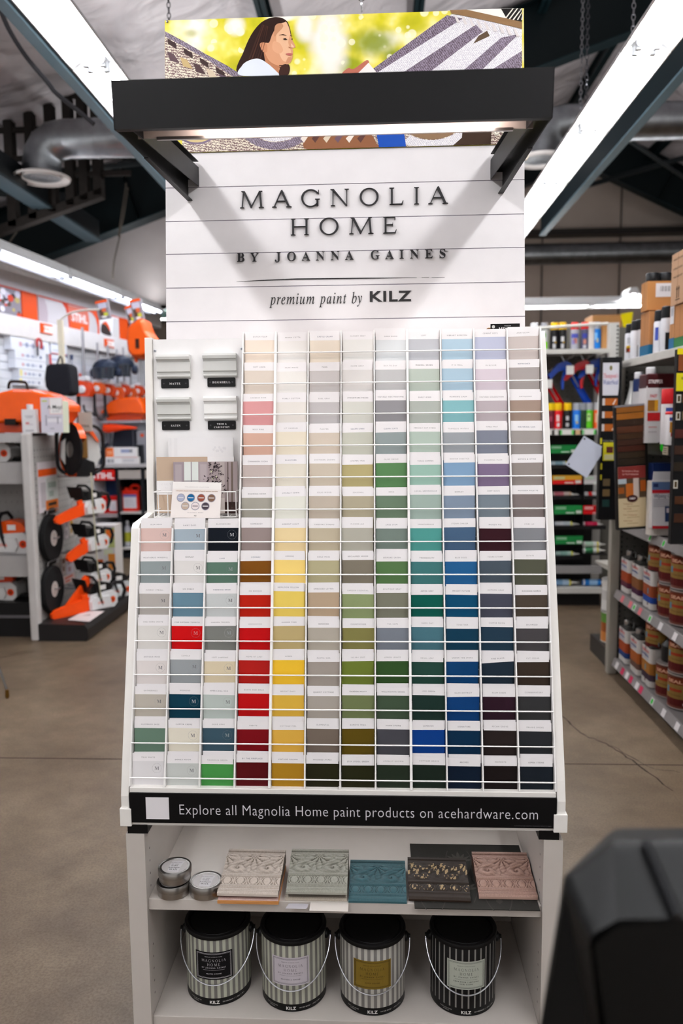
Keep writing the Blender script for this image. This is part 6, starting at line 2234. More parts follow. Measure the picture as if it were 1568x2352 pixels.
# things on top of the stand
hardcase('tool_case', [(-44, 930), (-20, 896), (0, 886), (30, 879), (78, 880), (110, 889), (140, 904), (157, 918), (156, 930), (146, 946), (138, 958), (-44, 958)], [(-40, 958), (134, 958), (128, 979), (-36, 979)], 5.56, 5.80, 'large orange chainsaw case lying on top of the saw stand', (10, 34, 947, 962), [(19, 879), (20, 868), (26, 862), (52, 863), (60, 867), (63, 880)], 1.4725)
p, q = at(54, 991, Y=5.48), at(83, 925, Y=5.48)
root = thing('bottle', ((p.x+q.x)/2, 5.49, 1.4725), 'square white bottle standing on the saw stand before the big case', 'bottle')
b = MB('e6e4e6', 'satin')
cx = (p.x+q.x)/2
b.box(p.x, q.x, 5.465, 5.515, 1.4725, 1.4725+.165)
b.mt = 'paper'
for s0, s1, t0, t1, c in ((.2, .8, .70, .73, 'b0aeb4'), (.3, .75, .64, .67, 'b0aeb4'), (.25, .5, .36, .46, 'd0898c'), (.5, .75, .34, .38, 'c9c0c8'), (.2, .8, .06, .14, 'c0bec2')):
    b.poly([(p.x+(q.x-p.x)*s0, 5.4644, 1.4725+.165*t0), (p.x+(q.x-p.x)*s1, 5.4644, 1.4725+.165*t0), (p.x+(q.x-p.x)*s1, 5.4644, 1.4725+.165*t1), (p.x+(q.x-p.x)*s0, 5.4644, 1.4725+.165*t1)], c)
b.build('body', root)
b = MB('eceaec', 'satin')
b.at((cx, 5.49, 1.4725))
b.lathe([(.020, .165), (.022, .168), (.022, .198), (.02, .2)], 18)
b.build('cap', root)
root = thing('price_sign', at(118, 988, Y=5.44), 'white price sign with hand lettering clipped beside the big orange case', 'sign')
zz = 1.4725
a, c_ = at(91, 913, Y=5.44), at(145, 988, Y=5.44)
b, P, n = sheet3([(a.x, 5.44, zz), (c_.x, 5.44, zz), (c_.x, 5.45, a.z), (a.x, 5.45, a.z)], .004, 'd4d0dc', 'card')
f = quadmap(P, n, .001)
for s0, s1, t0, t1, c in ((.4, 1, .52, 1, 'e9c8c8'), (.43, .97, .54, .98, 'efecec'), (.06, .3, .88, .92, 'b9c45a'), (.2, .28, .2, .5, 'a9a6b4'), (.24, .9, .42, .46, 'c2bfc9'), (.74, .8, .25, .45, 'a09daa'), (.4, .6, .1, .14, 'b4b1bd'), (.3, .95, .3, .4, 'e6e3e9')):
    b.poly([f(s0, t0, 1+s0), f(s1, t0, 1+s0), f(s1, t1, 1+s0), f(s0, t1, 1+s0)], c)
b.text('A Magic', lambda u, v: f(.70+u/(c_.x-a.x), .68+v/(a.z-zz), 3), .026, '1c1a1c', 'italic')
b.text('$ 15.00', lambda u, v: f(.70+u/(c_.x-a.x), .59+v/(a.z-zz), 3), .010, '8a8a90', 'sans')
b.build('sign_sheet', root)
b = MB('c9ccb8', 'card')
b.hexa([(c_.x, 5.441, zz), (c_.x+.03, 5.47, zz), (c_.x+.03, 5.474, zz), (c_.x, 5.445, zz), (c_.x, 5.451, a.z-.02), (c_.x+.03, 5.48, a.z-.03), (c_.x+.03, 5.484, a.z-.03), (c_.x, 5.455, a.z-.02)])
b.build('side_flap', root)
# cord that ties the saws together
b = MB('c9c4a8', 'rubber')
P = [at(x, y, X=-1.98) for x, y in ((209, 1086), (211, 1120), (213, 1160), (217, 1205), (221, 1260), (227, 1330), (232, 1375))]
b.tube([Vector(q) for q in smooth_loop([tuple(k) for k in P], 4, False)], .0035, 6)
b.build('security_cord', gon)
# ------------------------------------------------------------ right aisle: near gondola with stains and sealers
SX, SYE = 1.385, 4.64                            # shelf fronts and their far end
ng = thing('stain_gondola', (1.6, 3.9, 0), 'grey shelving run along the right aisle holding wood stains and sealers', 'shelving')
b = MB('938d84', 'satin')
b.box(1.372, 1.428, 4.685, 4.74, 0, 1.855)
b.build('corner_post', ng, bevel=.006)
b = MB('2a2826', 'matte')
for k in range(58):
    b.box(1.4284, 1.440, 4.684, 4.6852, .08+k*.03, .095+k*.03)
b.build('post_slot', ng)
b = MB('56544f', 'satin')
b.box(1.428, 2.3, 4.70, 4.72, .05, 1.85)
b.build('end_panel', ng)
epn = ng.children[-1]
b = MB('1d1c1a', 'matte')
for i in range(14):
    for j in range(34):
        x, z = 1.47+i*.045, .2+j*.048
        if z < 1.83:
            b.poly([(x-.006, 4.6992, z), (x, 4.6992, z-.006), (x+.006, 4.6992, z), (x, 4.6992, z+.006)])
b.build('peg_hole', epn, kind='stuff')
b = MB('4b4945', 'satin')
b.box(1.80, 1.82, 2.0, 4.70, .05, 1.85)
b.build('back_panel', ng)
b = MB('1a1918', 'matte')
b.box(1.45, 1.8, 2.0, SYE, 0, .085)
b.build('kick_board', ng)
for z, c in ((.118, '787372'), (.53, '787372'), (.944, '787372'), (1.856, 'c3c0ba')):
    b = MB(c, 'satin')
    b.box(SX+.01, 1.80, 2.0, SYE, z-.03, z-.005)
    if z < 1.8:
        b.hexa([(SX-.004, 2.0, z-.045), (SX+.012, 2.0, z-.045), (SX+.012, SYE, z-.045), (SX-.004, SYE, z-.045), (SX+.012, 2.0, z), (SX+.024, 2.0, z), (SX+.024, SYE, z), (SX+.012, SYE, z)])
    else:
        b.box(SX, SX+.012, 2.0, SYE, z-.04, z)
    b.build('shelf', ng, bevel=.002)
b = MB('1b1a1a', 'satin')
b.box(SX+.03, 1.80, 2.0, 4.35, 1.385, 1.405)
b.box(SX+.02, SX+.03, 2.0, 4.35, 1.345, 1.41)
b.build('shelf', ng)
# price tags in the rails
RR = random.Random(11)
def rail_tag(px, py, z, c, wd=.045, dot=False, name='price_tag'):
    p = at(px, py, X=SX)
    f = lambda y, t: (SX-.0055+.016*t-.0, p.y+y, z-.043+.042*t)
    b = MB(c, 'paper')
    b.poly([f(-wd/2, .08), f(-wd/2, .92), f(wd/2, .92), f(wd/2, .08)])
    if dot:
        b.poly([tuple(Vector(f(.012*math.cos(a), .5+.33*math.sin(a)))+Vector((-.001, 0, 0))) for a in [i*math.pi/5 for i in range(10)]], '1fae2e')
    b.build(name, ng)
for px, py, z, c, d in ((1428, 1370, .53, 'c0666c', 0), (1446, 1382, .53, 'c0666c', 0), (1455, 1388, .53, 'b9b4b4', 1), (1468, 1397, .53, 'c0666c', 0), (1491, 1415, .53, 'b9b4b4', 1), (1515, 1433, .53, 'c9c4c4', 0), (1548, 1456, .53, 'c9c4c4', 0),
                        (1415, 1522, .118, 'c9c4c4', 0), (1428, 1535, .118, 'b0304e', 0), (1438, 1546, .118, 'c9c4c4', 0), (1447, 1555, .118, 'b0304e', 0), (1461, 1570, .118, 'c9c4c4', 0), (1470, 1580, .118, 'b0304e', 0), (1496, 1607, .118, 'b9b4b4', 1), (1522, 1634, .118, 'c9c4c4', 0), (1553, 1668, .118, 'c9c4c4', 0),
                        (1492, 1222, .944, 'a9a4a4', 1), (1523, 1236, .944, 'a9a4a4', 1)):
    rail_tag(px, py, z, c, dot=bool(d))
# rectangular sealer jugs
def sealer(px, X0, z, h, band, foot, lab, wy=.15, wx=.105):
    y = X0*1810/(px-868.6)*1.0
    root = thing('sealer_jug', (X0+wx/2, y, z), lab, 'jug', 'white sealer jugs on the right shelves')
    x0, x1, y0, y1 = X0, X0+wx, y-wy/2, y+wy/2
    def ring(z0, z1, c, nm, e=0.0, m='satin', par=root):
        b = MB(c, m)
        b.prism(rounded(x0-e, x1+e, y0-e, y1+e, .022, 3), z+z0, z+z1, 'xy', smooth=False)
        return b
    b = ring(0, h*.80, 'bdb8b3', 'body')
    b.build('body', root)
    b = MB('cfcccb', 'satin')
    q0, q1 = rounded(x0, x1, y0, y1, .022, 3), rounded(x0+.02, x1-.02, y0+.03, y1-.03, .018, 3)
    n = len(q0)
    b = MB('23211f', 'satin')
    b.add([(u, v, z+h*.80) for u, v in q0]+[(u, v, z+h*.87) for u, v in q1], [(i, (i+1) % n, n+(i+1) % n, n+i) for i in range(n)]+[tuple(range(n, 2*n))])
    b.build('shoulder', root)
    for z0, z1, c in ((.50, .80, 'bab6b2'), (.26, .50, band), (.13, .26, foot)):
        ring(h*z0, h*z1, c, 'label', .0012, 'paper').build('label', root)
    b = MB('c9c6c3', 'paper')
    f = lambda u, v: (x0-.0035, y-u, z+v)
    b.text("THOMPSON'S", lambda u, v: f(u, h*.69+v), h*.05, 'c0403c', 'bold', width=wy*.7)
    b.text('WATERSEAL', lambda u, v: f(u, h*.60+v), h*.05, '2f4a86', 'bold', width=wy*.7)
    b.poly([f(.008*math.cos(t), h*.765+.008*math.sin(t)) for t in [i*math.pi/5 for i in range(10)]], '4a4f5e')
    b.poly([f(u, v) for u, v in ((-wy*.38, h*.545), (wy*.38, h*.545), (wy*.38, h*.56), (-wy*.38, h*.56))], '8d93a8')
    b.build('brand_print', root)
    b = MB('c9c9cb', 'metal')
    b.at((X0+wx*.35, y+wy*.12, z))
    b.lathe([(.021, h*.86), (.022, h*.87), (.022, h*.97), (.019, h*.98), (.012, h)], 16)
    b.build('cap', root)
    b = MB('2a2825', 'satin')
    yy = y-wy*.18
    b.tube([(X0+wx*.4, yy+.03, z+h*.86), (X0+wx*.45, yy+.02, z+h*.95), (X0+wx*.45, yy-.03, z+h*.95), (X0+wx*.4, yy-.045, z+h*.86)], .007, 6)
    b.build('handle', root)
WJ = ((1431, 1.42, .531, .245, '8a3a1c', '4a2030', 'white sealer jug with brick red band, farthest on the middle shelf'), (1456, 1.42, .531, .250, '6e4424', '3a1c34', 'white sealer jug with brown band, second on the middle shelf'),
      (1483, 1.42, .531, .255, '7e3c20', '1c3a7e', 'white and blue sealer jug beside the round sealer cans'),
      (1431, 1.42, .119, .245, '8a3a1c', '1f3466', 'white sealer jug with blue foot, farthest on the bottom shelf'), (1458, 1.42, .119, .250, '8e4a20', '5a4038', 'white sealer jug with orange band, second on the bottom shelf'),
      (1486, 1.42, .119, .258, '8a5a24', '3a2c38', 'white sealer jug with amber band nearest the round cans below'))
for a in WJ:
    sealer(*a)
# round sealer cans, stacked two high
def seal_can(px, X0, z, r, h, lab):
    y = (X0+r)*1810/(px-868.6)
    cx = X0+r
    root = thing('sealer_can', (cx, y, z), lab, 'can', 'round brown sealer cans on the right shelves')
    b = MB('4a1a14', 'satin')
    b.at((cx, y, z))
    b.lathe([(r, 0), (r+.002, .003), (r, .006), (r, h*.93), (r+.002, h*.95), (r+.002, h*.97), (r-.004, h*.98)], 36, cols=['8d8480', '8d8480', '5a2a1c', '6b605c', 'a8a09c', '77706c'])
    b.build('body', root)
    L = MB('7a5a2a', 'paper')
    L.at((cx, y, z))
    def wr(a0, v0, off=.001):
        return lambda u, v: ((r+off)*math.cos(a0+u/r), (r+off)*math.sin(a0+u/r), v0+v)
    A0 = math.radians(215)
    def patch(a, w_, z0, z1, c, off):
        g = wr(A0+a, 0, off)
        n = 8
        for i in range(n):
            ua, ub = -w_+2*w_*i/n, -w_+2*w_*(i+1)/n
            L.poly([g(ua, z0), g(ub, z0), g(ub, z1), g(ua, z1)], c)
    patch(0, r*1.3, h*.30, h*.70, '7d6230', .0010)
    patch(0, r*1.3, h*.70, h*.88, '6a2c18', .0012)
    patch(0, r*1.3, h*.10, h*.30, '4e1614', .0012)
    patch(0, r*.5, h*.50, h*.58, '8e3420', .0018)
    patch(-.55, r*.12, h*.45, h*.62, '4a7a90', .0018)
    L.text('SEAL', wr(A0, h*.745, .002), h*.085, 'c99a80', 'bold', width=r*1.1)
    L.text('WOOD FINISH', wr(A0, h*.38, .002), h*.03, '3a2010', 'sans', width=r*.9)
    g = wr(A0+.7, 0, .002)
    L.poly([g(-.008, h*.14), g(.008, h*.14), g(.008, h*.20), g(-.008, h*.20)], 'b9a8a4')
    L.build('label', root)
CN = [(1517, .531, 'lower sealer can beside the blue footed jug on the middle shelf'), (1517, .7085, 'upper sealer can beside the blue footed jug on the middle shelf'), (1544, .531, 'lower sealer can second from the jugs, middle shelf'), (1544, .7085, 'upper sealer can second from the jugs, middle shelf'),
      (1572, .531, 'lower sealer can at the right picture edge, middle shelf'), (1572, .7085, 'upper sealer can at the right picture edge, middle shelf'),
      (1517, .119, 'lower sealer can beside the amber banded jug, bottom shelf'), (1517, .2965, 'upper sealer can beside the amber banded jug, bottom shelf'), (1545, .119, 'single low sealer can under the black bottle, bottom shelf'),
      (1574, .119, 'lower sealer can at the right picture edge, bottom shelf'), (1574, .2965, 'upper sealer can at the right picture edge, bottom shelf')]
for px, z, lab in CN:
    seal_can(px, 1.42, z, .072, .176, lab)
y = 1.496*1810/(1545-868.6)
root = thing('dark_bottle', (1.496, y, .2965), 'dark bottle with silver cap standing on the low sealer can', 'bottle')
b = MB('1d1c1c', 'satin')
b.at((1.496, y, .2965))
b.lathe([(.05, 0), (.052, .01), (.052, .08), (.02, .115), (.02, .125)], 20)
b.build('body', root)
b = MB('6d7474', 'metal')
b.at((1.496, y, .2965))
b.lathe([(.024, .12), (.024, .155), (.022, .157)], 16)
b.build('cap', root)
# cans and jugs on the upper black shelf
ZU = 1.4065
def flat_tin(px0, px1, Y, h, top, body, lab, cap=True):
    p, q = at(px0, 1000, Y=Y), at(px1, 1000, Y=Y)
    root = thing('metal_tin', ((p.x+q.x)/2, Y+.06, ZU), lab, 'tin', 'tins on the upper black shelf')
    b = MB(body, 'satin')
    b.box(p.x, q.x, Y, Y+.12, ZU, ZU+h*.82)
    w_ = q.x-p.x
    b3 = MB(top, 'satin')
    b3.box(p.x-.001, q.x+.001, Y-.001, Y+.121, ZU+h*.78, ZU+h)
    b3.build('top_band', root, bevel=.008)
    b.mt = 'paper'
    f = lambda s, v: (p.x+w_*s, Y-.0022, ZU+h*v)
    for s0, s1, v0, v1, c in ((.05, .5, .32, .44, 'a81c1e'), (.05, .3, .46, .62, '8a5a20'), (.3, .42, .46, .62, 'c08a20'), (.1, .4, .22, .24, 'c89a9a'), (.1, .4, .15, .17, 'b9b4b8')):
        b.poly([f(s0, v0), f(s1, v0), f(s1, v1), f(s0, v1)], c)
    b.text('STRIPPER', lambda u, v: (p.x+w_*.3+u, Y-.003, ZU+h*.86+v), h*.05, 'e8dcdc', 'bold', width=w_*.5)
    b.text('FAST', lambda u, v: (p.x+w_*.25+u, Y-.003, ZU+h*.66+v), h*.04, 'b04040', 'bold', width=w_*.25)
    b.build('body', root)
    if cap:
        b = MB('d9d9dc', 'satin')
        b.at((p.x+w_*.25, Y+.05, ZU))
        b.lathe([(.022, h), (.024, h+.004), (.024, h+.03), (.02, h+.034)], 14)
        b.build('cap', root)
flat_tin(1466, 1481, 4.28, .335, '10285a', 'c9c7c9', 'white tin with navy top half hidden behind the wood samples')
flat_tin(1481, 1546, 4.05, .345, '3a0c10', 'd2cfd0', 'large white tin with maroon top on the upper black shelf')
def round_tin(px, X, Y, r, h, capc, lab, z=ZU, low=False):
    p = at(px, 1000, Y=Y)
    root = thing('round_can', (p.x, Y, z), lab, 'can')
    b = MB('d4cfd0', 'satin')
    b.at((p.x, Y, z))
    b.lathe([(r*.98, 0), (r, .004), (r, h*.72), (r*.97, h*.74)], 28)
    b.build('body', root)
    b = MB(capc, 'satin')
    b.at((p.x, Y, z))
    b.lathe([(r*1.0, h*.73), (r*1.01, h*.74), (r*1.0, h*.98), (r*.95, h)], 28) if not low else b.lathe([(r*1.01, h*.73), (r*1.01, h*.78), (r*.9, h*.80)], 28)
    b.build('cap', root)
    L = MB('c9c4c6', 'paper')
    L.at((p.x, Y, z))
    for a, w_, z0, z1, c in ((-.5, .35, .30, .55, 'b9802a'), (-.35, .35, .20, .30, 'a81c1c'), (.3, .5, .2, .6, 'b4afb4'), (-.5, .4, .58, .66, '3a4a8a'), (-.1, .2, .12, .2, 'b01c20')):
        g = lambda u: ((r+.001)*math.sin(a+u), -(r+.001)*math.cos(a+u))
        for i in range(5):
            u0, u1 = -w_+2*w_*i/5, -w_+2*w_*(i+1)/5
            L.poly([(*g(u0), h*z0), (*g(u1), h*z0), (*g(u1), h*z1), (*g(u0), h*z1)], c)
    L.build('label', root)
round_tin(1540, 0, 3.84, .048, .26, 'b8141a', 'white can with a tall bright red cap on the upper black shelf')
round_tin(1548, 0, 3.70, .042, .19, 'c01c20', 'shorter white can with a red rim before the red capped can', low=True)
p = at(1452, 930, Y=4.48)
root = thing('trigger_bottle', (p.x, 4.48, ZU), 'translucent white bottle behind the wood samples', 'bottle')
b = MB('b5b4b2', 'film')
b.at((p.x, 4.48, ZU))
b.lathe([(.055, 0), (.058, .01), (.055, .16), (.03, .24), (.018, .30), (.018, .33)], 20)
b.build('body', root)
p = at(1528, 1045, X=SX+.018)
b = MB('b8ab98', 'paper')
b.box(SX+.015, SX+.018, p.y-.035, p.y+.035, 1.352, 1.392)
for i in range(3):
    b.poly([(SX+.0145, p.y-.025, 1.36+.01*i), (SX+.0145, p.y-.025, 1.364+.01*i), (SX+.0145, p.y+.02, 1.364+.01*i), (SX+.0145, p.y+.02, 1.36+.01*i)], '4a4540')
b.poly([(SX+.014, p.y+.045+.02*math.cos(t), 1.385+.02*math.sin(t)) for t in [i*math.pi/7 for i in range(14)]], '12b81e')
b.build('price_tag', ng)
# wiping cloth bag on its shelf
P = [(1495, 1216), (1556, 1236), (1560, 1120), (1556, 1086), (1498, 1083), (1500, 1150)]
Yw = 3.95
F_ = [at(x, y, Y=Yw) for x, y in P]
root = thing('cloth_bag', (F_[0].x+.06, Yw+.05, .9445), 'clear bag of white wiping cloths with a red and blue label', 'bag')
x0, x1 = at(1497, 1200, Y=Yw).x, at(1562, 1200, Y=Yw).x
ztp = at(1520, 1084, Y=Yw).z
b = MB('cfc8c0', 'rough')
b.prism(rounded(x0, x1, Yw+.034, Yw+.12, .035, 4), .9447, ztp-.05, 'xy')
b.build('cloth_stack', root, bevel=.01)
b = MB('d3d0d3', 'film')
b.hexa([(x0-.004, Yw-.004, .985), (x1+.004, Yw-.004, .985), (x1, Yw+.06, .985), (x0, Yw+.06, .985), (x0+.01, Yw+.03, ztp), (x1-.01, Yw+.03, ztp), (x1-.01, Yw+.036, ztp), (x0+.01, Yw+.036, ztp)])
b.build('bag_front', root)
b = MB('d8d4d4', 'paper')
zlo, zhi = .985, ztp
ff = lambda s, v, k=1: (x0+(x1-x0)*s, Yw-.004+.034*v-.0012*k, zlo+(zhi-zlo)*v)
rr = lambda s0, s1, v0, v1, c, k=1: b.poly([ff(s0, v0, k), ff(s1, v0, k), ff(s1, v1, k), ff(s0, v1, k)], c)
rr(.0, 1, .0, .86, 'd8d4d6'); rr(0, 1, .68, .82, '5a7098', 2); rr(0, 1, .62, .68, 'b8202a', 2); rr(0, 1, .0, .05, 'b8202a', 2); rr(.05, .22, .73, .79, '26305a', 3)
rr(.45, .95, .12, .40, '2a3c62', 2); rr(.5, .65, .28, .36, 'd0c4cc', 3)
b.poly([ff(.76+.09*math.cos(t), .2+.05*math.sin(t), 3) for t in [i*math.pi/6 for i in range(12)]], 'a9b4c8')
b.text('Wiping Cloths', lambda u, v: (x0+(x1-x0)*.5+u, Yw-.004+.034*.55-.004, zlo+(zhi-zlo)*.545+v), .018, '1c2a5a', 'italic', width=(x1-x0)*.88)
for i in range(5):
    rr(.04, .8-.1*(i % 3), .505-.03*i, .515-.03*i, '9a98a4', 2)
b.build('label', root)
p = at(1528, 1072, Y=4.0)
b = MB('10234e', 'satin')
a, c = at(1500, 1078, Y=4.02), at(1548, 1064, Y=4.02)
b.box(a.x, c.x, 4.02, 4.10, .9445, c.z)
b.build('blue_packet', label='navy blue packet standing behind the wiping cloth bag', cat='packet')

# sealer sign tower at the shelf end, wood sample board, paper sign, stain chart
root = thing('sign_tower', (1.32, 4.5, 1.0), 'tall black shelf-end panel with a white brand plate and orange swatches', 'display panel')
a, c = at(1383, 830, Y=4.45), at(1424, 820, Y=4.45)
e = at(1398, 1194, Y=4.45)
b = MB('101012', 'satin')
b.box(a.x, c.x+.012, 4.452, 4.50, e.z, c.z)
b.box(c.x+.002, c.x+.012, 4.50, 4.69, e.z, c.z)
b.box(a.x+.03, a.x+.05, 4.50, 4.51, e.z, c.z)
b.build('panel', root)
fx = lambda s, a=a, c=c: a.x+(c.x-a.x)*s
def tz(py):
    return at(1405, py, Y=4.45).z
b = MB('d8d8e0', 'paper')
b.poly([(fx(.04), 4.4515, tz(833)), (fx(.96), 4.4515, tz(833)), (fx(.97), 4.4515, tz(890)), (fx(.93), 4.4515, tz(908)), (fx(.06), 4.4515, tz(908))][::-1])
b.text("Thompson's", lambda u, v: (fx(.5)+u, 4.4508, tz(868)+v), .026, 'c05060', 'serif', width=(c.x-a.x)*.84)
b.text('WaterSeal', lambda u, v: (fx(.5)+u, 4.4508, tz(883)+v), .026, '4a5a9a', 'serif', width=(c.x-a.x)*.84)
b.poly([(fx(.5)+.008*math.cos(t), 4.4508, tz(845)+.014*math.sin(t)) for t in [i*math.pi/5 for i in range(10)]], '77704a')
b.build('brand_plate', root)
for y0, y1 in ((915, 931), (945, 960), (974, 990)):
    b = MB('a85a22', 'card')
    b.box(fx(.06), fx(.92), 4.449, 4.4518, tz(y1), tz(y0))
    b.box(fx(.06), fx(.2), 4.4482, 4.449, tz(y1), tz(y0), 'c9c6c8')
    b.poly([(fx(.62), 4.4485, tz(y1)+.004), (fx(.7), 4.4485, tz(y1)+.004), (fx(.84), 4.4485, tz(y0)-.006), (fx(.78), 4.4485, tz(y0)-.006)], 'e8dcd0')
    b.build('swatch', root)
b = MB('d8cf2a', 'card')
b.box(fx(.18), fx(.88), 4.449, 4.4518, tz(1058), tz(1016))
b.box(fx(.36), fx(.74), 4.4482, 4.449, tz(1040), tz(1026), '5a2c24')
b.box(fx(.26), fx(.78), 4.4482, 4.449, tz(1056), tz(1044), 'd9d2a0')
b.text('Find Your Transparency', lambda u, v: (fx(.55)+u, 4.4508, tz(1014)+v), .010, 'b9b9b4', 'sans', width=(c.x-a.x)*.8)
b.build('yellow_card', root)
for u0, u1, y0, y1 in ((.0, .1, 1006, 1020), (.06, .14, 1064, 1078), (.06, .14, 1090, 1102)):
    b = MB('c9c02a', 'card')
    b.box(fx(u0), fx(u1), 4.449, 4.4518, tz(y1), tz(y0))
    b.build('yellow_tab', root)
b = MB('6d5c42', 'card')
for y0, y1, cc in ((1100, 1116, '6d5c42'), (1124, 1140, '77603f'), (1148, 1164, '24403c')):
    b.box(fx(.22), fx(.62), 4.449, 4.4518, tz(y1), tz(y0), cc)
b.build('swatch_strip', root)
# wood board
root = thing('wood_sample_board', (1.29, 4.12, .98), 'black framed board of brown wood stain samples with a cream leaflet below', 'sample board')
Yb2 = 4.08
A4, B4, C4, D4 = at(1414, 932, Y=Yb2), at(1478, 926, Y=Yb2), at(1484, 1208, Y=Yb2), at(1421, 1212, Y=Yb2)
def wq(s, v, off=0.0):
    top, bot = A4.lerp(B4, s), D4.lerp(C4, s)
    q = bot.lerp(top, v)
    return Vector((q.x, Yb2-off, q.z))
def wbox(b, s0, s1, v0, v1, d0, d1, c, m='satin'):
    P = [wq(s0, v0, d1), wq(s1, v0, d1), wq(s1, v0, d0), wq(s0, v0, d0), wq(s0, v1, d1), wq(s1, v1, d1), wq(s1, v1, d0), wq(s0, v1, d0)]
    b.hexa(P, c, m)
b = MB('0e0d0d', 'satin')
wbox(b, -.06, 1.10, -.02, 1.0, -.03, 0, '0e0d0d')
wbox(b, -.06, 1.0, .985, 1.0, -.03, .004, '77757a')
b.build('frame', root)
woodc = ['7c4a14', '8a5216', '2c1c12', '4a2716', '35200f', '341c12', '3c1a10', '2a1e12', '241b12']
vs_ = [.985, .935, .88, .83, .77, .72, .67, .62, .565, .51]
for i, c in enumerate(woodc):
    b = MB(c, 'satin')
    wbox(b, .0, 1, vs_[i+1]+.003, vs_[i]-.003, 0, .006, c)
    b.build('wood_sample', root)
b = MB('cfc0a2', 'card')
wbox(b, 0, 1, .0, .50, 0, .003, 'c2b08e', 'card')
wbox(b, 0, 1, .40, .50, .003, .0036, '742a26', 'card')
wbox(b, 0, 1, .24, .40, .003, .0036, '4a3a2a', 'card')
wbox(b, .28, .6, .25, .36, .0036, .0042, 'a85a20', 'card')
wbox(b, .0, .22, .28, .33, .0036, .0042, '8a4a1c', 'card')
wbox(b, .8, 1, .29, .38, .0036, .0042, '9a4c18', 'card')
wbox(b, .55, .75, .24, .40, .0042, .0048, 'b9aaa0', 'card')
wbox(b, 0, .3, .36, .40, .0036, .0042, 'a9b4bc', 'card')
b.text('The Freedom to Choose', lambda u, v: wq(.45, .455, .005)+Vector((u, 0, v)), .008, 'd8b8b0', 'sans', width=.085)
b.text('by The Professional', lambda u, v: wq(.45, .43, .005)+Vector((u, 0, v)), .008, 'd8b8b0', 'sans', width=.08)
for i, (t, k) in enumerate((('Transparent', .19), ('Semi Solid', .15), ('Semi Transparent', .10), ('Solid Color', .05))):
    b.text(t, lambda u, v: wq(.16, k, .005)+Vector((u, 0, v)), .007, '7a3a2a', 'sans', align='l')
    wbox(b, .3, .75-.05*(i % 2), k-.022, k-.017, .003, .0036, '9a8668', 'card')
b.poly([wq(.5+.2*math.cos(t), .235+.03*math.sin(t), .006) for t in [i*math.pi/8 for i in range(16)]], '3a1c1c')
b.text('CABOT', lambda u, v: wq(.5, .228, .007)+Vector((u, 0, v)), .010, 'd9d2d2', 'bold', width=.03)
b.build('leaflet', root)
b = MB('0e0d0d', 'satin')
q = wq(1.05, .9, -.015)
b.tube([q, Vector((q.x+.02, Yb2+.2, q.z)), Vector((1.385, Yb2+.3, q.z))], .008, 6)
b.build('arm', root)
# tilted blank paper sign
root = thing('paper_sign', at(1340, 1050, Y=4.4), 'blank white sheet hanging tilted at the end of the aisle', 'sign')
Q = [at(x, y, Y=4.4) for x, y in ((1298, 1067), (1347, 1098), (1380, 1046), (1381, 1025), (1341, 1001))]
b = MB('cdd2e2', 'paper')
Q2 = [q+Vector((0, .002, 0)) for q in Q]
b.add(Q+Q2, [(0, 1, 2, 3, 4), (9, 8, 7, 6, 5)]+[(i, 5+i, 5+(i+1) % 5, (i+1) % 5) for i in range(5)])
b.build('sheet', root)
for x, y in ((1342, 1008), (1306, 1066)):
    b = MB('4a4c56', 'metal')
    q = at(x, y, Y=4.398)
    b.poly([(q.x+.005*math.cos(t), 4.3985, q.z+.005*math.sin(t)) for t in [i*math.pi/5 for i in range(10)]])
    b.build('eyelet', root)
b = MB('b9bcc0', 'metal')
q = at(1378, 1030, Y=4.41)
b.tube([q, Vector((fx(.1), 4.453, q.z+.01))], .004, 6)
b.build('clip_arm', root)
# stain chart at the right picture edge
root = thing('stain_chart', (1.45, 3.6, .9), 'black and yellow stain colour chart at the right picture edge', 'chart')
a, c = at(1555, 812, Y=3.6), at(1559, 1250, Y=3.6)
x0, x1 = a.x, a.x+.12
z0, z1 = c.z, at(1560, 800, Y=3.6).z
b = MB('121112', 'satin')
b.box(x0, x1, 3.6, 3.63, z0, 1.83)
b.build('board', root)
def sz(py):
    return at(1562, py, Y=3.6).z
for y0, y1, s0, s1, c, nm in ((800, 814, 0, 1, 'e0cc18', 'yellow_band'), (815, 852, .05, 1, '7a4220', 'swatch'), (857, 898, 0, 1, 'd8cc20', 'yellow_band'), (906, 925, .25, 1, '6b4424', 'swatch'), (945, 965, .25, 1, '6a5c44', 'swatch'), (986, 1006, .02, 1, '4a2420', 'swatch'), (1024, 1044, .02, 1, '38241c', 'swatch'), (1062, 1082, .02, 1, '2c241c', 'swatch'), (1140, 1158, .1, 1, '4a2c1c', 'swatch'), (1180, 1200, .1, 1, '40261a', 'swatch')):
    b = MB(c, 'card')
    b.box(x0+(x1-x0)*s0, x1, 3.597, 3.6, sz(y1), sz(y0))
    if nm == 'yellow_band' and y0 > 850:
        b.text('KL', lambda u, v: (x0+.03+u, 3.5962, sz(872)+v), .012, '6a6420', 'bold')
    b.build(nm, root)
for y in (915, 955, 1112):
    b = MB('d2ccc0', 'card')
    b.box(x0+.004, x0+.022, 3.596, 3.6, sz(y+10), sz(y-9))
    b.box(x0+.008, x0+.018, 3.5952, 3.596, sz(y+7), sz(y-6), '4a3a20')
    b.build('price_plate', root)
b = MB('121112', 'satin')
b.tube([(x1-.02, 3.63, 1.5), (x1-.02, 3.66, 1.5)], .01, 6)
b.build('bracket', root)

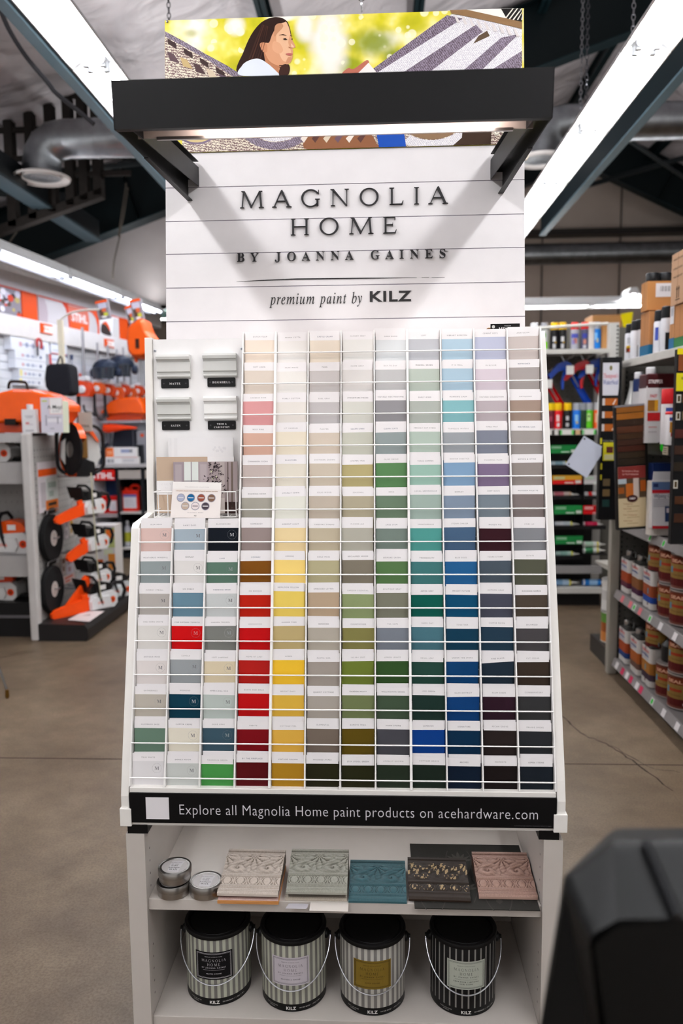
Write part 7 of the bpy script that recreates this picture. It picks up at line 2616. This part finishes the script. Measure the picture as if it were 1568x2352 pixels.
# cartons and spray cans on the top shelf
ZT = 1.857
def carton(px0, px1, py0, py1, X0, dx, lab, c='b07a48', foot=None, label=None, arrows=False, z=None, txt=False, dark=None, grp='cartons on the top shelf'):
    """px0..px1 is the aisle face, py0/py1 its top and foot at the near corner."""
    ya, yb = X0*1810/(px1-868.6), X0*1810/(px0-868.6)
    top = at(px1, py0, X=X0).z
    z0 = at(px1, py1, X=X0).z if z is None else z
    root = thing('carton', (X0+dx/2, (ya+yb)/2, z0), lab, 'carton', grp)
    b = MB(c, 'card')
    b.box(X0, X0+dx, ya, yb, z0, top)
    b.poly([(X0+.001, ya-.0006, (z0+top)/2), (X0+.001, ya-.0006, (z0+top)/2)][:0] or [(X0-.0006, (ya+yb)/2-.0015, z0), (X0-.0006, (ya+yb)/2+.0015, z0), (X0-.0006, (ya+yb)/2+.0015, top), (X0-.0006, (ya+yb)/2-.0015, top)][::-1], '6e4a28')
    h, w_ = top-z0, yb-ya
    f = lambda s, v, k=1: (X0-.0012*k, yb-w_*s, z0+h*v)
    g = lambda s, v, k=1: (X0+dx*s, ya-.0012*k, z0+h*v)
    if foot:
        b3 = MB(foot, 'card')
        b3.box(X0-.002, X0+dx, ya-.002, yb+.001, z0+.0005, z0+h*.24)
        b3.build('printed_base', root)
    b.col, b.mt = '3a2a1c', 'paper'
    if label:
        for F_, (s0, s1, v0, v1) in label:
            q = g if F_ == 'g' else f
            b.poly([q(s0, v0), q(s1, v0), q(s1, v1), q(s0, v1)], 'dad8dc')
            for i in range(9):
                u0 = s0+(s1-s0)*(.22+.075*i)
                b.poly([q(u0, v0+(v1-v0)*.4, 2), q(u0+(s1-s0)*(.022+.02*(i % 2)), v0+(v1-v0)*.4, 2), q(u0+(s1-s0)*(.022+.02*(i % 2)), v0+(v1-v0)*.8, 2), q(u0, v0+(v1-v0)*.8, 2)], '77757c')
    if arrows:
        q = f if arrows == 'f' else g
        for s in (.45, .6):
            b.poly([q(s, .12), q(s+.05, .12), q(s+.05, .3), q(s, .3)])
            b.poly([q(s-.04, .28), q(s+.09, .28), q(s+.025, .36)])
        b.poly([q(.38, .08), q(.72, .08), q(.72, .1), q(.38, .1)])
    if txt:
        for k, v in enumerate((.86, .68, .52)):
            b.text(('HANDLE WITH CARE', 'INTERIOR WOOD', 'THIS SIDE UP')[k], lambda u, w2: (X0-.0015, (ya+yb)/2-u, z0+h*v+w2), h*.035, '4a3828', 'bold', width=w_*.7)
    b.build('box', root)
    return root, top
carton(1450, 1468, 724, 818, 1.40, .12, 'small brown carton with blue base between the spray cans', c='a8744a', foot='1f5a7c', arrows='g', z=ZT)
carton(1449, 1462, 659, 722, 1.395, .15, 'wide brown carton with a barcode label stacked above the blue based one', c='ad7848', label=(('g', (.28, .98, .45, .92)),))
carton(1513, 1523, 706, 800, 1.40, .20, 'brown carton with blue base right of the white spray cans', c='ad7a50', foot='2a6088', label=(('f', (.1, .9, .55, .98)),), z=ZT)
carton(1524, 1546, 706, 797, 1.40, .22, 'brown carton with green base under the big top carton', c='a8744a', foot='2f6a3e', arrows='g', z=ZT)
carton(1548, 1592, 704, 797, 1.40, .22, 'brown carton with dark green base at the right picture edge', c='9c6a40', foot='1f4a2e', z=ZT)
carton(1513, 1541, 588, 704, 1.395, .26, 'big brown carton with arrows on top of the lower cartons', c='b08a6c', arrows='f', txt=True)
carton(1556, 1610, 474, 590, 1.39, .26, 'brown carton high in a stack at the right picture edge', c='ac7c56')
carton(1552, 1612, 398, 470, 1.385, .26, 'topmost carton with white label at the right picture edge', c='b07a48', label=(('f', (.05, .5, .15, .95)),))
# two dark caps of something standing on the wide carton
top_ = at(1462, 659, X=1.395).z
yy = 1.395*1810/(1462-868.6)
for i in range(2):
    b = MB('17181b', 'satin')
    b.at((1.435+i*.062, yy+.045, top_+.001))
    b.lathe([(.033, 0), (.034, .002), (.034, .042), (.031, .046)], 24)
    b.build('black_canister', label='low black canister standing on the wide carton, %s' % ('left one' if i == 0 else 'right one beside the big carton'), cat='canister', group='black canisters on the wide carton')
def spray(x, y, z, r, h, capc, body, marks, lab, group, capf=.24):
    root = thing('spray_can', (x, y, z), lab, 'spray can', group)
    b = MB(body, 'satin')
    b.at((x, y, z))
    b.lathe([(r*.97, 0), (r, .004), (r, h*.70), (r*.9, h*.745), (r*.72, h*.765)], 24, cols=['b9babd', body, body, 'b9babd'])
    b.build('body', root)
    b = MB(capc, 'satin')
    b.at((x, y, z))
    b.lathe([(r*.93, h*(1-capf-.02)), (r*.96, h*(1-capf)), (r*.90, h*.985), (r*.8, h)], 20)
    b.build('cap', root)
    if marks:
        L = MB('ffffff', 'paper')
        L.at((x, y, z))
        A0 = math.atan2(x, y)*.8
        for a, w_, z0, z1, c in marks:
            for i in range(4):
                u0, u1 = a-w_+2*w_*i/4-A0*-1*0-A0, a-w_+2*w_*(i+1)/4-A0
                L.poly([((r+.0008)*math.sin(u0), -(r+.0008)*math.cos(u0), h*z0), ((r+.0008)*math.sin(u1), -(r+.0008)*math.cos(u1), h*z0), ((r+.0008)*math.sin(u1), -(r+.0008)*math.cos(u1), h*z1), ((r+.0008)*math.sin(u0), -(r+.0008)*math.cos(u0), h*z1)], c)
        L.build('label', root)
GS = 'white spray cans on the top shelf'
for px, X, h, mk, lab in ((1425, 1.42, .205, [(0, .9, .22, .38, '5a2c1c'), (0, .8, .34, .40, 'e0b81c'), (-.1, .3, .24, .30, 'c0301c'), (0, .7, .46, .62, 'b4b4ba')], 'white spray can with red and yellow label at the far shelf end'),
                          (1437, 1.42, .21, [(.5, .35, .06, .36, '23211f')], 'slim white spray can, left one of a close pair'), (1446, 1.44, .215, [(.1, .2, .06, .5, 'c9c9d2')], 'slim white spray can, right one of a close pair'),
                          (1488, 1.42, .215, [(-.6, .3, .3, .6, '3a4a9a'), (.35, .22, .52, .6, 'd08a1c'), (.35, .3, .40, .48, '5a66b0')], 'white spray can with blue print left of the brown cartons'), (1503, 1.43, .225, [(.2, .5, .05, .42, '1c1a1a'), (.1, .5, .44, .5, 'd8d6da')], 'taller white spray can with black panel beside the brown cartons')):
    y = X*1810/(px-868.6)
    spray(X+.01, y, ZT, .031, h, '17181b', 'd4d4da', mk, lab, GS)

# ------------------------------------------------------------ far gondola with spray cans, caulk guns and tubes
BY = 6.45
def bk(px, py, Y=BY):
    return at(px, py, Y=Y)
fg = thing('caulk_gondola', (1.4, 6.7, 0), 'far pegboard gondola with spray cans, caulking guns and tube trays', 'shelving')
gx0, gx1 = .9, bk(1397, 800).x
ztop_, zmid, zlow = bk(1300, 802).z, bk(1320, 986).z, bk(1320, 1350).z
b = MB('5c5a54', 'satin')
b.box(gx0, 2.25, 6.86, 6.88, .1, 2.3)
b.build('back_panel', fg)
bpf = fg.children[-1]
b = MB('2f2e2a', 'matte')
for i in range(20):
    for j in range(13):
        x, z = 1.02+i*.045, 1.50+j*.045
        b.poly([(x-.006, 6.859, z), (x, 6.859, z-.006), (x+.006, 6.859, z), (x, 6.859, z+.006)])
b.build('peg_hole', bpf, kind='stuff')
b = MB('c9c8c4', 'satin')
b.box(gx1, gx1+.07, 6.42, 6.50, 1.2, bk(1405, 742).z)
b.box(gx1, gx1+.07, 6.50, 6.86, 1.2, 1.26)
b.box(gx1, gx1+.07, 6.80, 6.86, 0, 2.25)
b.build('upright', fg)
b = MB('2a2926', 'matte')
for k in range(14):
    b.box(gx1+.052, gx1+.066, 6.4185, 6.42, 1.86+k*.03, 1.876+k*.03)
b.build('post_slot', fg)
for z, lip in ((ztop_, .035), (zmid, .045), (zlow, .045)):
    b = MB('c6c4be', 'satin')
    b.box(gx0, gx1-.002, BY, 6.86, z-.02, z)
    b.box(gx0, gx1-.002, BY-.012, BY, z-lip, z)
    b.build('shelf', fg)
b = MB('d2d0ca', 'satin')
p, q = bk(1200, 756), bk(1396, 743)
b.tube([p, q], .012, 8)
b.build('guard_rail', fg)
b = MB('171616', 'satin')
b.box(gx0, gx1, 6.50, 6.86, 0, zlow-.045)
b.build('kick_board', fg)
b = MB('121112', 'satin')
b.box(gx0, gx1-.002, 6.78, 6.80, zlow, zmid-.045)
b.build('tray_back', fg)
b = MB('8d8a8a', 'satin')
p, q = bk(1280, 1318), bk(1386, 1300)
b.box(gx0, gx1-.002, BY+.02, 6.78, p.z, p.z+.012)
b.box(gx0, gx1-.002, BY+.01, BY+.02, p.z, q.z)
b.build('shelf', fg)
for px, c in ((1262, 'e9e7e2'), (1276, 'e2e0dc'), (1285, '6ad86a'), (1300, 'e4e2de'), (1316, '6ad86a'), (1326, 'd8b48a'), (1335, '7adc8a'), (1352, 'e6e4e0'), (1366, '6ad86a'), (1376, 'dcdad6')):
    w_ = .035 if c[0] in 'ed' else .014
    p = bk(px, 992)
    b = MB(c, 'paper')
    b.box(p.x-w_, p.x+w_, BY-.0145, BY-.012, zmid-.042, zmid-.006)
    b.build('price_tag', fg)
GF, GM = 'spray cans on the far top shelf', 'spray cans on the far middle shelf'
S_ = ((1226, 'e6e6ea', 'd0d0d4', [], 'white capped can half hidden by the white sign board'), (1249, '9a9aa2', 'c4c8c4', [(0, .9, .04, .3, '7ac820'), (-.2, .5, .45, .6, '5ab040')], 'grey capped can with bright green print on the far top shelf'),
      (1272, 'f0c010', '17161a', [(0, .35, .30, .48, 'c9c9cc'), (0, .35, .05, .22, 'b9b9bd'), (.3, .2, .24, .30, 'b08a20')], 'yellow capped black can, left of two on the far top shelf'), (1291, 'f0c010', '17161a', [(0, .35, .30, .48, 'c9c9cc'), (0, .35, .05, .22, 'b9b9bd'), (.3, .2, .24, .30, 'b08a20')], 'yellow capped black can, right of two on the far top shelf'),
      (1319, 'd8201c', 'a9a9b4', [(0, .9, .42, .58, '4a50a0'), (.1, .4, .22, .40, 'c87a6a'), (-.3, .4, .2, .36, '8a86c0')], 'red capped can with blue band, left of two on the far top shelf'), (1342, 'd8201c', '50526a', [(0, .6, .42, .58, '3a4296'), (.0, .35, .2, .36, 'b87a6a'), (0, .4, .04, .16, 'b4b4bc')], 'red capped can with blue band, right of two on the far top shelf'),
      (1356, 'd0ccc8', 'd6d0cc', [], 'plain pale can between the red capped and the bright blue one'), (1369, 'aab0ba', '1a78d0', [(-.2, .3, .35, .6, '7ab8ea'), (.2, .3, .25, .4, 'a8a89a')], 'bright blue can beside the small carton on the far top shelf'))
for px, cc, bc, mk, lab in S_:
    p = bk(px, 790, 6.53)
    spray(p.x, 6.53, ztop_+.001, .033, .215, cc, bc, mk, lab, GF)
S_ = ((1264, 'e8c410', '5a1420', [(0, .4, .3, .5, '8a3a4a')], 'yellow capped maroon can at the rack edge, far middle shelf'), (1280, 'f0c410', 'd0141c', [(0, .35, .3, .55, 'e0c0c0'), (.1, .3, .1, .24, 'c9c9cc')], 'yellow capped red can on the far middle shelf'), (1302, 'f0c410', '141416', [(0, .35, .34, .5, 'b9b9bd'), (0, .35, .1, .24, 'a9a9ad')], 'yellow capped black can on the far middle shelf'),
      (1323, 'a2a8b2', '1f74d8', [(0, .4, .3, .55, '8ac0ea'), (.1, .3, .2, .3, 'b8b090')], 'blue can with grey cap on the far middle shelf'), (1338, '8a8e94', '1e3a24', [], 'dark green can between the blue and the light green ones'), (1351, 'a2a4aa', '58b820', [(0, .45, .3, .6, 'a8d080'), (0, .3, .45, .52, '5a6a50')], 'light green can with grey cap on the far middle shelf'), (1371, 'b4b6ba', 'e0581c', [(-.1, .5, .25, .6, 'd8a48a')], 'orange can with grey cap by the white funnel'))
for px, cc, bc, mk, lab in S_:
    p = bk(px, 980, 6.53)
    spray(p.x, 6.53, zmid+.001, .034, .21, cc, bc, mk, lab, GM, .27)
p, q = bk(1381, 800, 6.5), bk(1397, 745, 6.5)
b = MB('b08050', 'card')
b.box(p.x, q.x-.004, 6.5, 6.7, ztop_+.001, q.z-.02)
b.build('carton', label='brown carton at the right end of the far top shelf', cat='carton')
p = bk(1380, 985, 6.49)
root = thing('white_funnel', (p.x, 6.49, zmid), 'tall white plastic nozzle bottle beside the orange can', 'bottle')
b = MB('dcdad8', 'satin')
b.at((p.x, 6.49, zmid+.001))
b.lathe([(.03, 0), (.033, .01), (.033, .24), (.022, .32), (.008, .37)], 18)
b.build('body', root)
b = MB('b4b0aa', 'card')
b.box(p.x-.04, p.x+.035, 6.43, 6.456, zmid+.001, zmid+.11)
b.build('label_block', root)
# brown cartons and bright tags standing beyond the gondola
p, q = at(1360, 742, Y=8.4), at(1450, 722, Y=8.4)
root = thing('tall_shelf', ((p.x+q.x)/2, 8.6, 0), 'plain tall shelf unit standing beyond the far gondola', 'shelving')
b = MB('8a7a6c', 'matte')
b.box(p.x-.1, q.x+.3, 8.35, 8.9, 0, p.z-.06)
b.build('unit', root)
zz = p.z-.059
b = MB('b08052', 'card')
b.box(p.x, q.x-.1, 8.4, 8.7, zz, q.z)
b.build('carton', label='wide brown carton on the shelf beyond the far gondola', cat='carton')
p2, q2 = at(1432, 735, Y=8.38), at(1449, 716, Y=8.38)
b = MB('f0dc10', 'card')
b.add([(p2.x, 8.38, zz), (q2.x, 8.38, zz), (q2.x+.02, 8.38, q2.z), (p2.x-.03, 8.38, q2.z-.02), (p2.x, 8.39, zz), (q2.x, 8.39, zz), (q2.x+.02, 8.39, q2.z), (p2.x-.03, 8.39, q2.z-.02)], [(0, 1, 2, 3), (7, 6, 5, 4), (0, 4, 5, 1), (1, 5, 6, 2), (2, 6, 7, 3), (3, 7, 4, 0)])
b.build('yellow_sign', label='bright yellow card standing left of the stacked cartons', cat='sign')
# caulking guns hung by their handles
def gun(px, py, c, rot, lab, tag=True, Y=6.62, L=.30):
    p = bk(px, py, Y)
    root = thing('caulking_gun', p, lab, 'caulking gun', 'caulking guns on the pegboard')
    T = Matrix.Translation(p) @ Matrix.Rotation(rot, 4, 'Y')
    def n(cc, m='satin'):
        b = MB(cc, m)
        b.T = T
        return b
    b = n(c, 'gloss')                              # open half barrel, downwards
    pts, fs = [], []
    for i in range(9):
        a = math.radians(-10+i*25)
        for z in (0, -L):
            pts.append((.030*math.cos(a), .030*math.sin(a), z))
    b.add(pts, [(2*i, 2*i+2, 2*i+3, 2*i+1) for i in range(8)], smooth=True)
    b.lathe([(.001, -L-.012), (.031, -L-.008), (.033, -L), (.033, -L+.02)], 18, caps=False)
    b.lathe([(.033, -.02), (.034, 0), (.02, .012), (.001, .014)], 18, caps=False)
    b.build('barrel', root)
    b = n(c, 'gloss')
    b.prism([(-.03, .0), (.03, .0), (.034, .05), (.01, .09), (-.06, .10), (-.19, .055), (-.22, .03), (-.20, .01), (-.08, .045), (-.045, .03)], -.016, .016, 'xz')
    b.build('handle', root, bevel=.006)
    b = n(c, 'gloss')
    b.prism([(-.02, .015), (-.05, .02), (-.11, -.05), (-.13, -.10), (-.115, -.105), (-.08, -.05), (-.035, -.01)], -.008, .008, 'xz')
    b.build('trigger', root, bevel=.003)
    b = n('b9bcc0', 'metal')
    b.tube([(0, 0, -L*.5), (0, 0, .16), (.03, 0, .185), (.05, 0, .17)], .005, 8)
    b.build('push_rod', root)
    if tag:
        b = MB('d9d7d4', 'paper')
        b.box(p.x-.055, p.x+.005, 6.50, 6.503, p.z-.035, p.z+.035)
        b.box(p.x-.03, p.x-.02, 6.503, 6.62, p.z+.02, p.z+.03, 'b4b4b8', 'metal')
        b.build('price_tag', root)
    b = MB('c4c4c8', 'metal')
    q = p+Vector((-.03, 0, .07))
    b.tube([Vector((q.x, 6.86, q.z+.02)), Vector((q.x, 6.55, q.z+.02)), Vector((q.x+.012, 6.535, q.z+.04))], .004, 6)
    b.tube([Vector((q.x+.03, 6.86, q.z+.035)), Vector((q.x+.03, 6.55, q.z+.035)), Vector((q.x+.042, 6.535, q.z+.055))], .004, 6)
    b.build('peg_hook', root)
gun(1308, 852, '0b3ca0', -.52, 'blue caulking gun with a white tag, left of the red one')
gun(1352, 850, 'b00c18', -.50, 'red caulking gun with a white tag on the pegboard')
gun(1385, 845, '0c348c', -.5, 'blue caulking gun partly behind the black sign tower')
gun(1259, 883, 'b8101a', -.55, 'red caulking gun half hidden by the colour rack edge')
# trays of caulk: header cards and tubes lying on their sides
def header(x0, x1, y0, y1, c, lab, c2=None):
    p, q = bk(x0, y1, 6.5), bk(x1, y0, 6.5)
    root = thing('tray_header', ((p.x+q.x)/2, 6.51, p.z), lab, 'header card', 'printed header cards of the caulk trays')
    b = MB(c, 'card')
    b.box(p.x, q.x, 6.5, 6.51, p.z, q.z)
    h, w_ = q.z-p.z, q.x-p.x
    if c2:
        b.poly([(p.x, 6.4992, p.z), (q.x, 6.4992, p.z), (q.x, 6.4992, p.z+h*.48), (p.x, 6.4992, p.z+h*.48)], c2)
    for s0, s1, v0, v1, cc in ((.05, .42, .74, .84, 'a8d0b0'), (.05, .42, .58, .66, 'a8d0b0'), (.42, .72, .1, .2, 'e2ece2'), (.78, .97, .08, .42, 'd0d4d0')):
        b.poly([(p.x+w_*s0, 6.4985, p.z+h*v0), (p.x+w_*s1, 6.4985, p.z+h*v0), (p.x+w_*s1, 6.4985, p.z+h*v1), (p.x+w_*s0, 6.4985, p.z+h*v1)], cc if c[1] != '0' else 'ecd0d0')
    b.build('card', root)
    b = MB('151415', 'satin')                       # the black tray the tubes lie in
    zt = p.z-.125
    b.box(p.x, q.x, 6.5, 6.775, zt, zt+.008)
    b.box(p.x, q.x, 6.495, 6.502, zt, zt+.03)
    b.box(p.x, p.x+.004, 6.50, 6.775, zt, p.z)
    b.build('tray', root)
    return p.x, q.x, zt+.0085
def tube(xa, z, L, c, marks, lab, nozzle='e4e2dc', y=6.56, r=.024):
    root = thing('caulk_tube', (xa+L/2, y, z), lab, 'caulk tube', 'caulk tubes lying in the trays')
    b = MB(c, 'satin')
    b.T = Matrix.Translation((xa, y, z+r+.001))
    ns = [(r, 0), (r, L*.12)]
    prof = [(.001, .0), (r, .0)]
    cols = [c]
    for x0, x1, cc in marks:
        prof += [(r, L*.70*x0), (r, L*.70*x1)]
        cols += [c, cc]
    prof += [(r, L*.70), (.010, L*.72)]
    cols += [c, 'd0d0d0']
    b.lathe(prof, 20, axis='x', cols=cols)
    b.build('body', root)
    b = MB(nozzle, 'satin')
    b.T = Matrix.Translation((xa, y, z+r+.001))
    b.lathe([(.012, L*.72), (.012, L*.78), (.008, L*.80), (.003, L)], 12, axis='x')
    b.build('nozzle', root)
HD = [(1262, 1325, 1022, 1041, '1f7a3c', 'green header card half behind the tilted white sheet', None), (1268, 1336, 1092, 1112, 'c8962c', 'orange and red header card in the second tray row', 'c81c1c'), (1341, 1392, 1092, 1112, 'b8b4b4', 'red and white header card in the second tray row', 'c9c6c6'),
      (1272, 1337, 1161, 1181, '1f7a3c', 'green header card in the third tray row'), (1339, 1392, 1161, 1181, 'c01418', 'red header card in the third tray row'), (1274, 1338, 1231, 1250, '1f7a3c', 'green header card in the fourth tray row')]
trays = []
for h in HD:
    trays.append(header(h[0], h[1], h[2], h[3], h[4], h[5], h[6] if len(h) > 6 else None))
TB = [(trays[0], 'a9b8c0', [(.3, .75, '7a98a4'), (.93, 1, 'd8c020')], 'pale blue caulk tube in the top tray'), (trays[1], 'b9a8a0', [(.1, .6, 'b0606a'), (.9, 1, 'c0a080')], 'pinkish caulk tube with white nozzle in the second row'), (trays[2], 'd0d0d2', [(.3, .6, 'c81c1c'), (.9, 1, 'e04030')], 'white and red caulk tube in the second row'),
      (trays[3], 'b4bcc4', [(.1, .5, 'c9ccd0'), (.92, 1, 'd8d020')], 'pale caulk tube with yellow end in the third row'), (trays[4], 'a8103a', [(.0, .12, 'd8c8cc'), (.3, .7, 'c02a50')], 'crimson caulk tube in the third row'), (trays[5], 'a8c4bc', [(.3, .7, '88b0a4'), (.92, 1, 'd8d020')], 'pale green caulk tube in the fourth row')]
for (x0, x1, z), c, mk, lab in TB:
    tube(x0+.012, z, (x1-x0)-.02, c, mk, lab)
p, q = bk(1339, 1266, 6.52), bk(1393, 1252, 6.52)
root = thing('caulk_tray', ((p.x+q.x)/2, 6.62, p.z-.02), 'open black tray holding two white and green tubes', 'tray')
b = MB('151415', 'satin')
b.box(p.x, q.x, 6.5, 6.775, p.z-.03, p.z-.022)
b.build('tray', root)
tube(p.x+.005, p.z-.0215, q.x-p.x-.01, 'd4d8d4', [(.1, .6, '3a7a50'), (.85, .95, 'd8c820')], 'white and green tube, front one of a stacked pair', y=6.54)
tube(p.x+.005, p.z-.0215+.05, q.x-p.x-.01, 'd4d8d4', [(.1, .6, 'a8c4b0'), (.85, .95, 'd8c820')], 'white and green tube, upper one of a stacked pair', y=6.545)
zl_ = zlow+.001
p, q = bk(1262, 1340, 6.52), bk(1331, 1325, 6.52)
tube(p.x, zl_, q.x-p.x, 'a9c4dc', [(.2, .6, '7aa0c4'), (.92, 1, 'd8cc30')], 'light blue caulk tube on the lowest far shelf', r=.026, y=6.53)
p, q = bk(1338, 1340, 6.52), bk(1380, 1325, 6.52)
tube(p.x, zl_, q.x-p.x+.06, '1f78d0', [(.0, .1, 'd8dce4'), (.35, .8, '9ac4ea')], 'bright blue caulk tube on the lowest far shelf', r=.027, y=6.53)
for i, x in enumerate((0, 1, 2)):
    b = MB('151415', 'satin')
# small end shelf beyond the corner post
root = thing('end_shelf', (1.6, 4.95, 0), 'low dark end base and slanted pale shelf beyond the corner post', 'shelving')
b = MB('2c2a28', 'satin')
b.box(1.405, 2.2, 4.745, 5.2, 0, .11)
b.build('base_deck', root)
b = MB('a8a49c', 'satin')
b.hexa([(1.412, 4.745, .60), (2.2, 4.745, .60), (2.2, 5.16, .60), (1.412, 5.16, .60), (1.412, 4.745, .64), (2.2, 4.745, .64), (2.2, 5.16, .615), (1.412, 5.16, .615)])
b.build('shelf', root)
b = MB('a09c94', 'satin')
b.box(1.43, 2.2, 4.745, 4.77, .11, 1.8)
b.build('back_panel', root)
for k, (z, cc, lab) in enumerate(((.111, ('b8743a', '5a8a3a', '8a4a20'), 'orange and green can on the dark end base'), (.318, ('c9c6c2', 'd4d2ce', 'b9b6b2'), 'white can stacked on the orange and green one'))):
    r_ = thing('stain_can', (1.50, 5.02, z), lab, 'can')
    b = MB(cc[0], 'satin')
    b.at((1.50, 5.02, z))
    b.lathe([(.076, 0), (.078, .004), (.076, .008), (.076, .07), (.076, .13), (.076, .19), (.078, .194), (.078, .2), (.07, .203)], 28, cols=['b4b2b0', 'b4b2b0', cc[0], cc[2], cc[1], 'b4b2b0', 'c4c2c0', '9a9896'])
    b.build('body', r_)
    b = MB('d0cecb', 'satin')
    b.at((1.50, 5.02, z))
    b.lathe([(.068, .2015), (.06, .2), (.001, .2)], 28, caps=False)
    b.build('lid', r_)
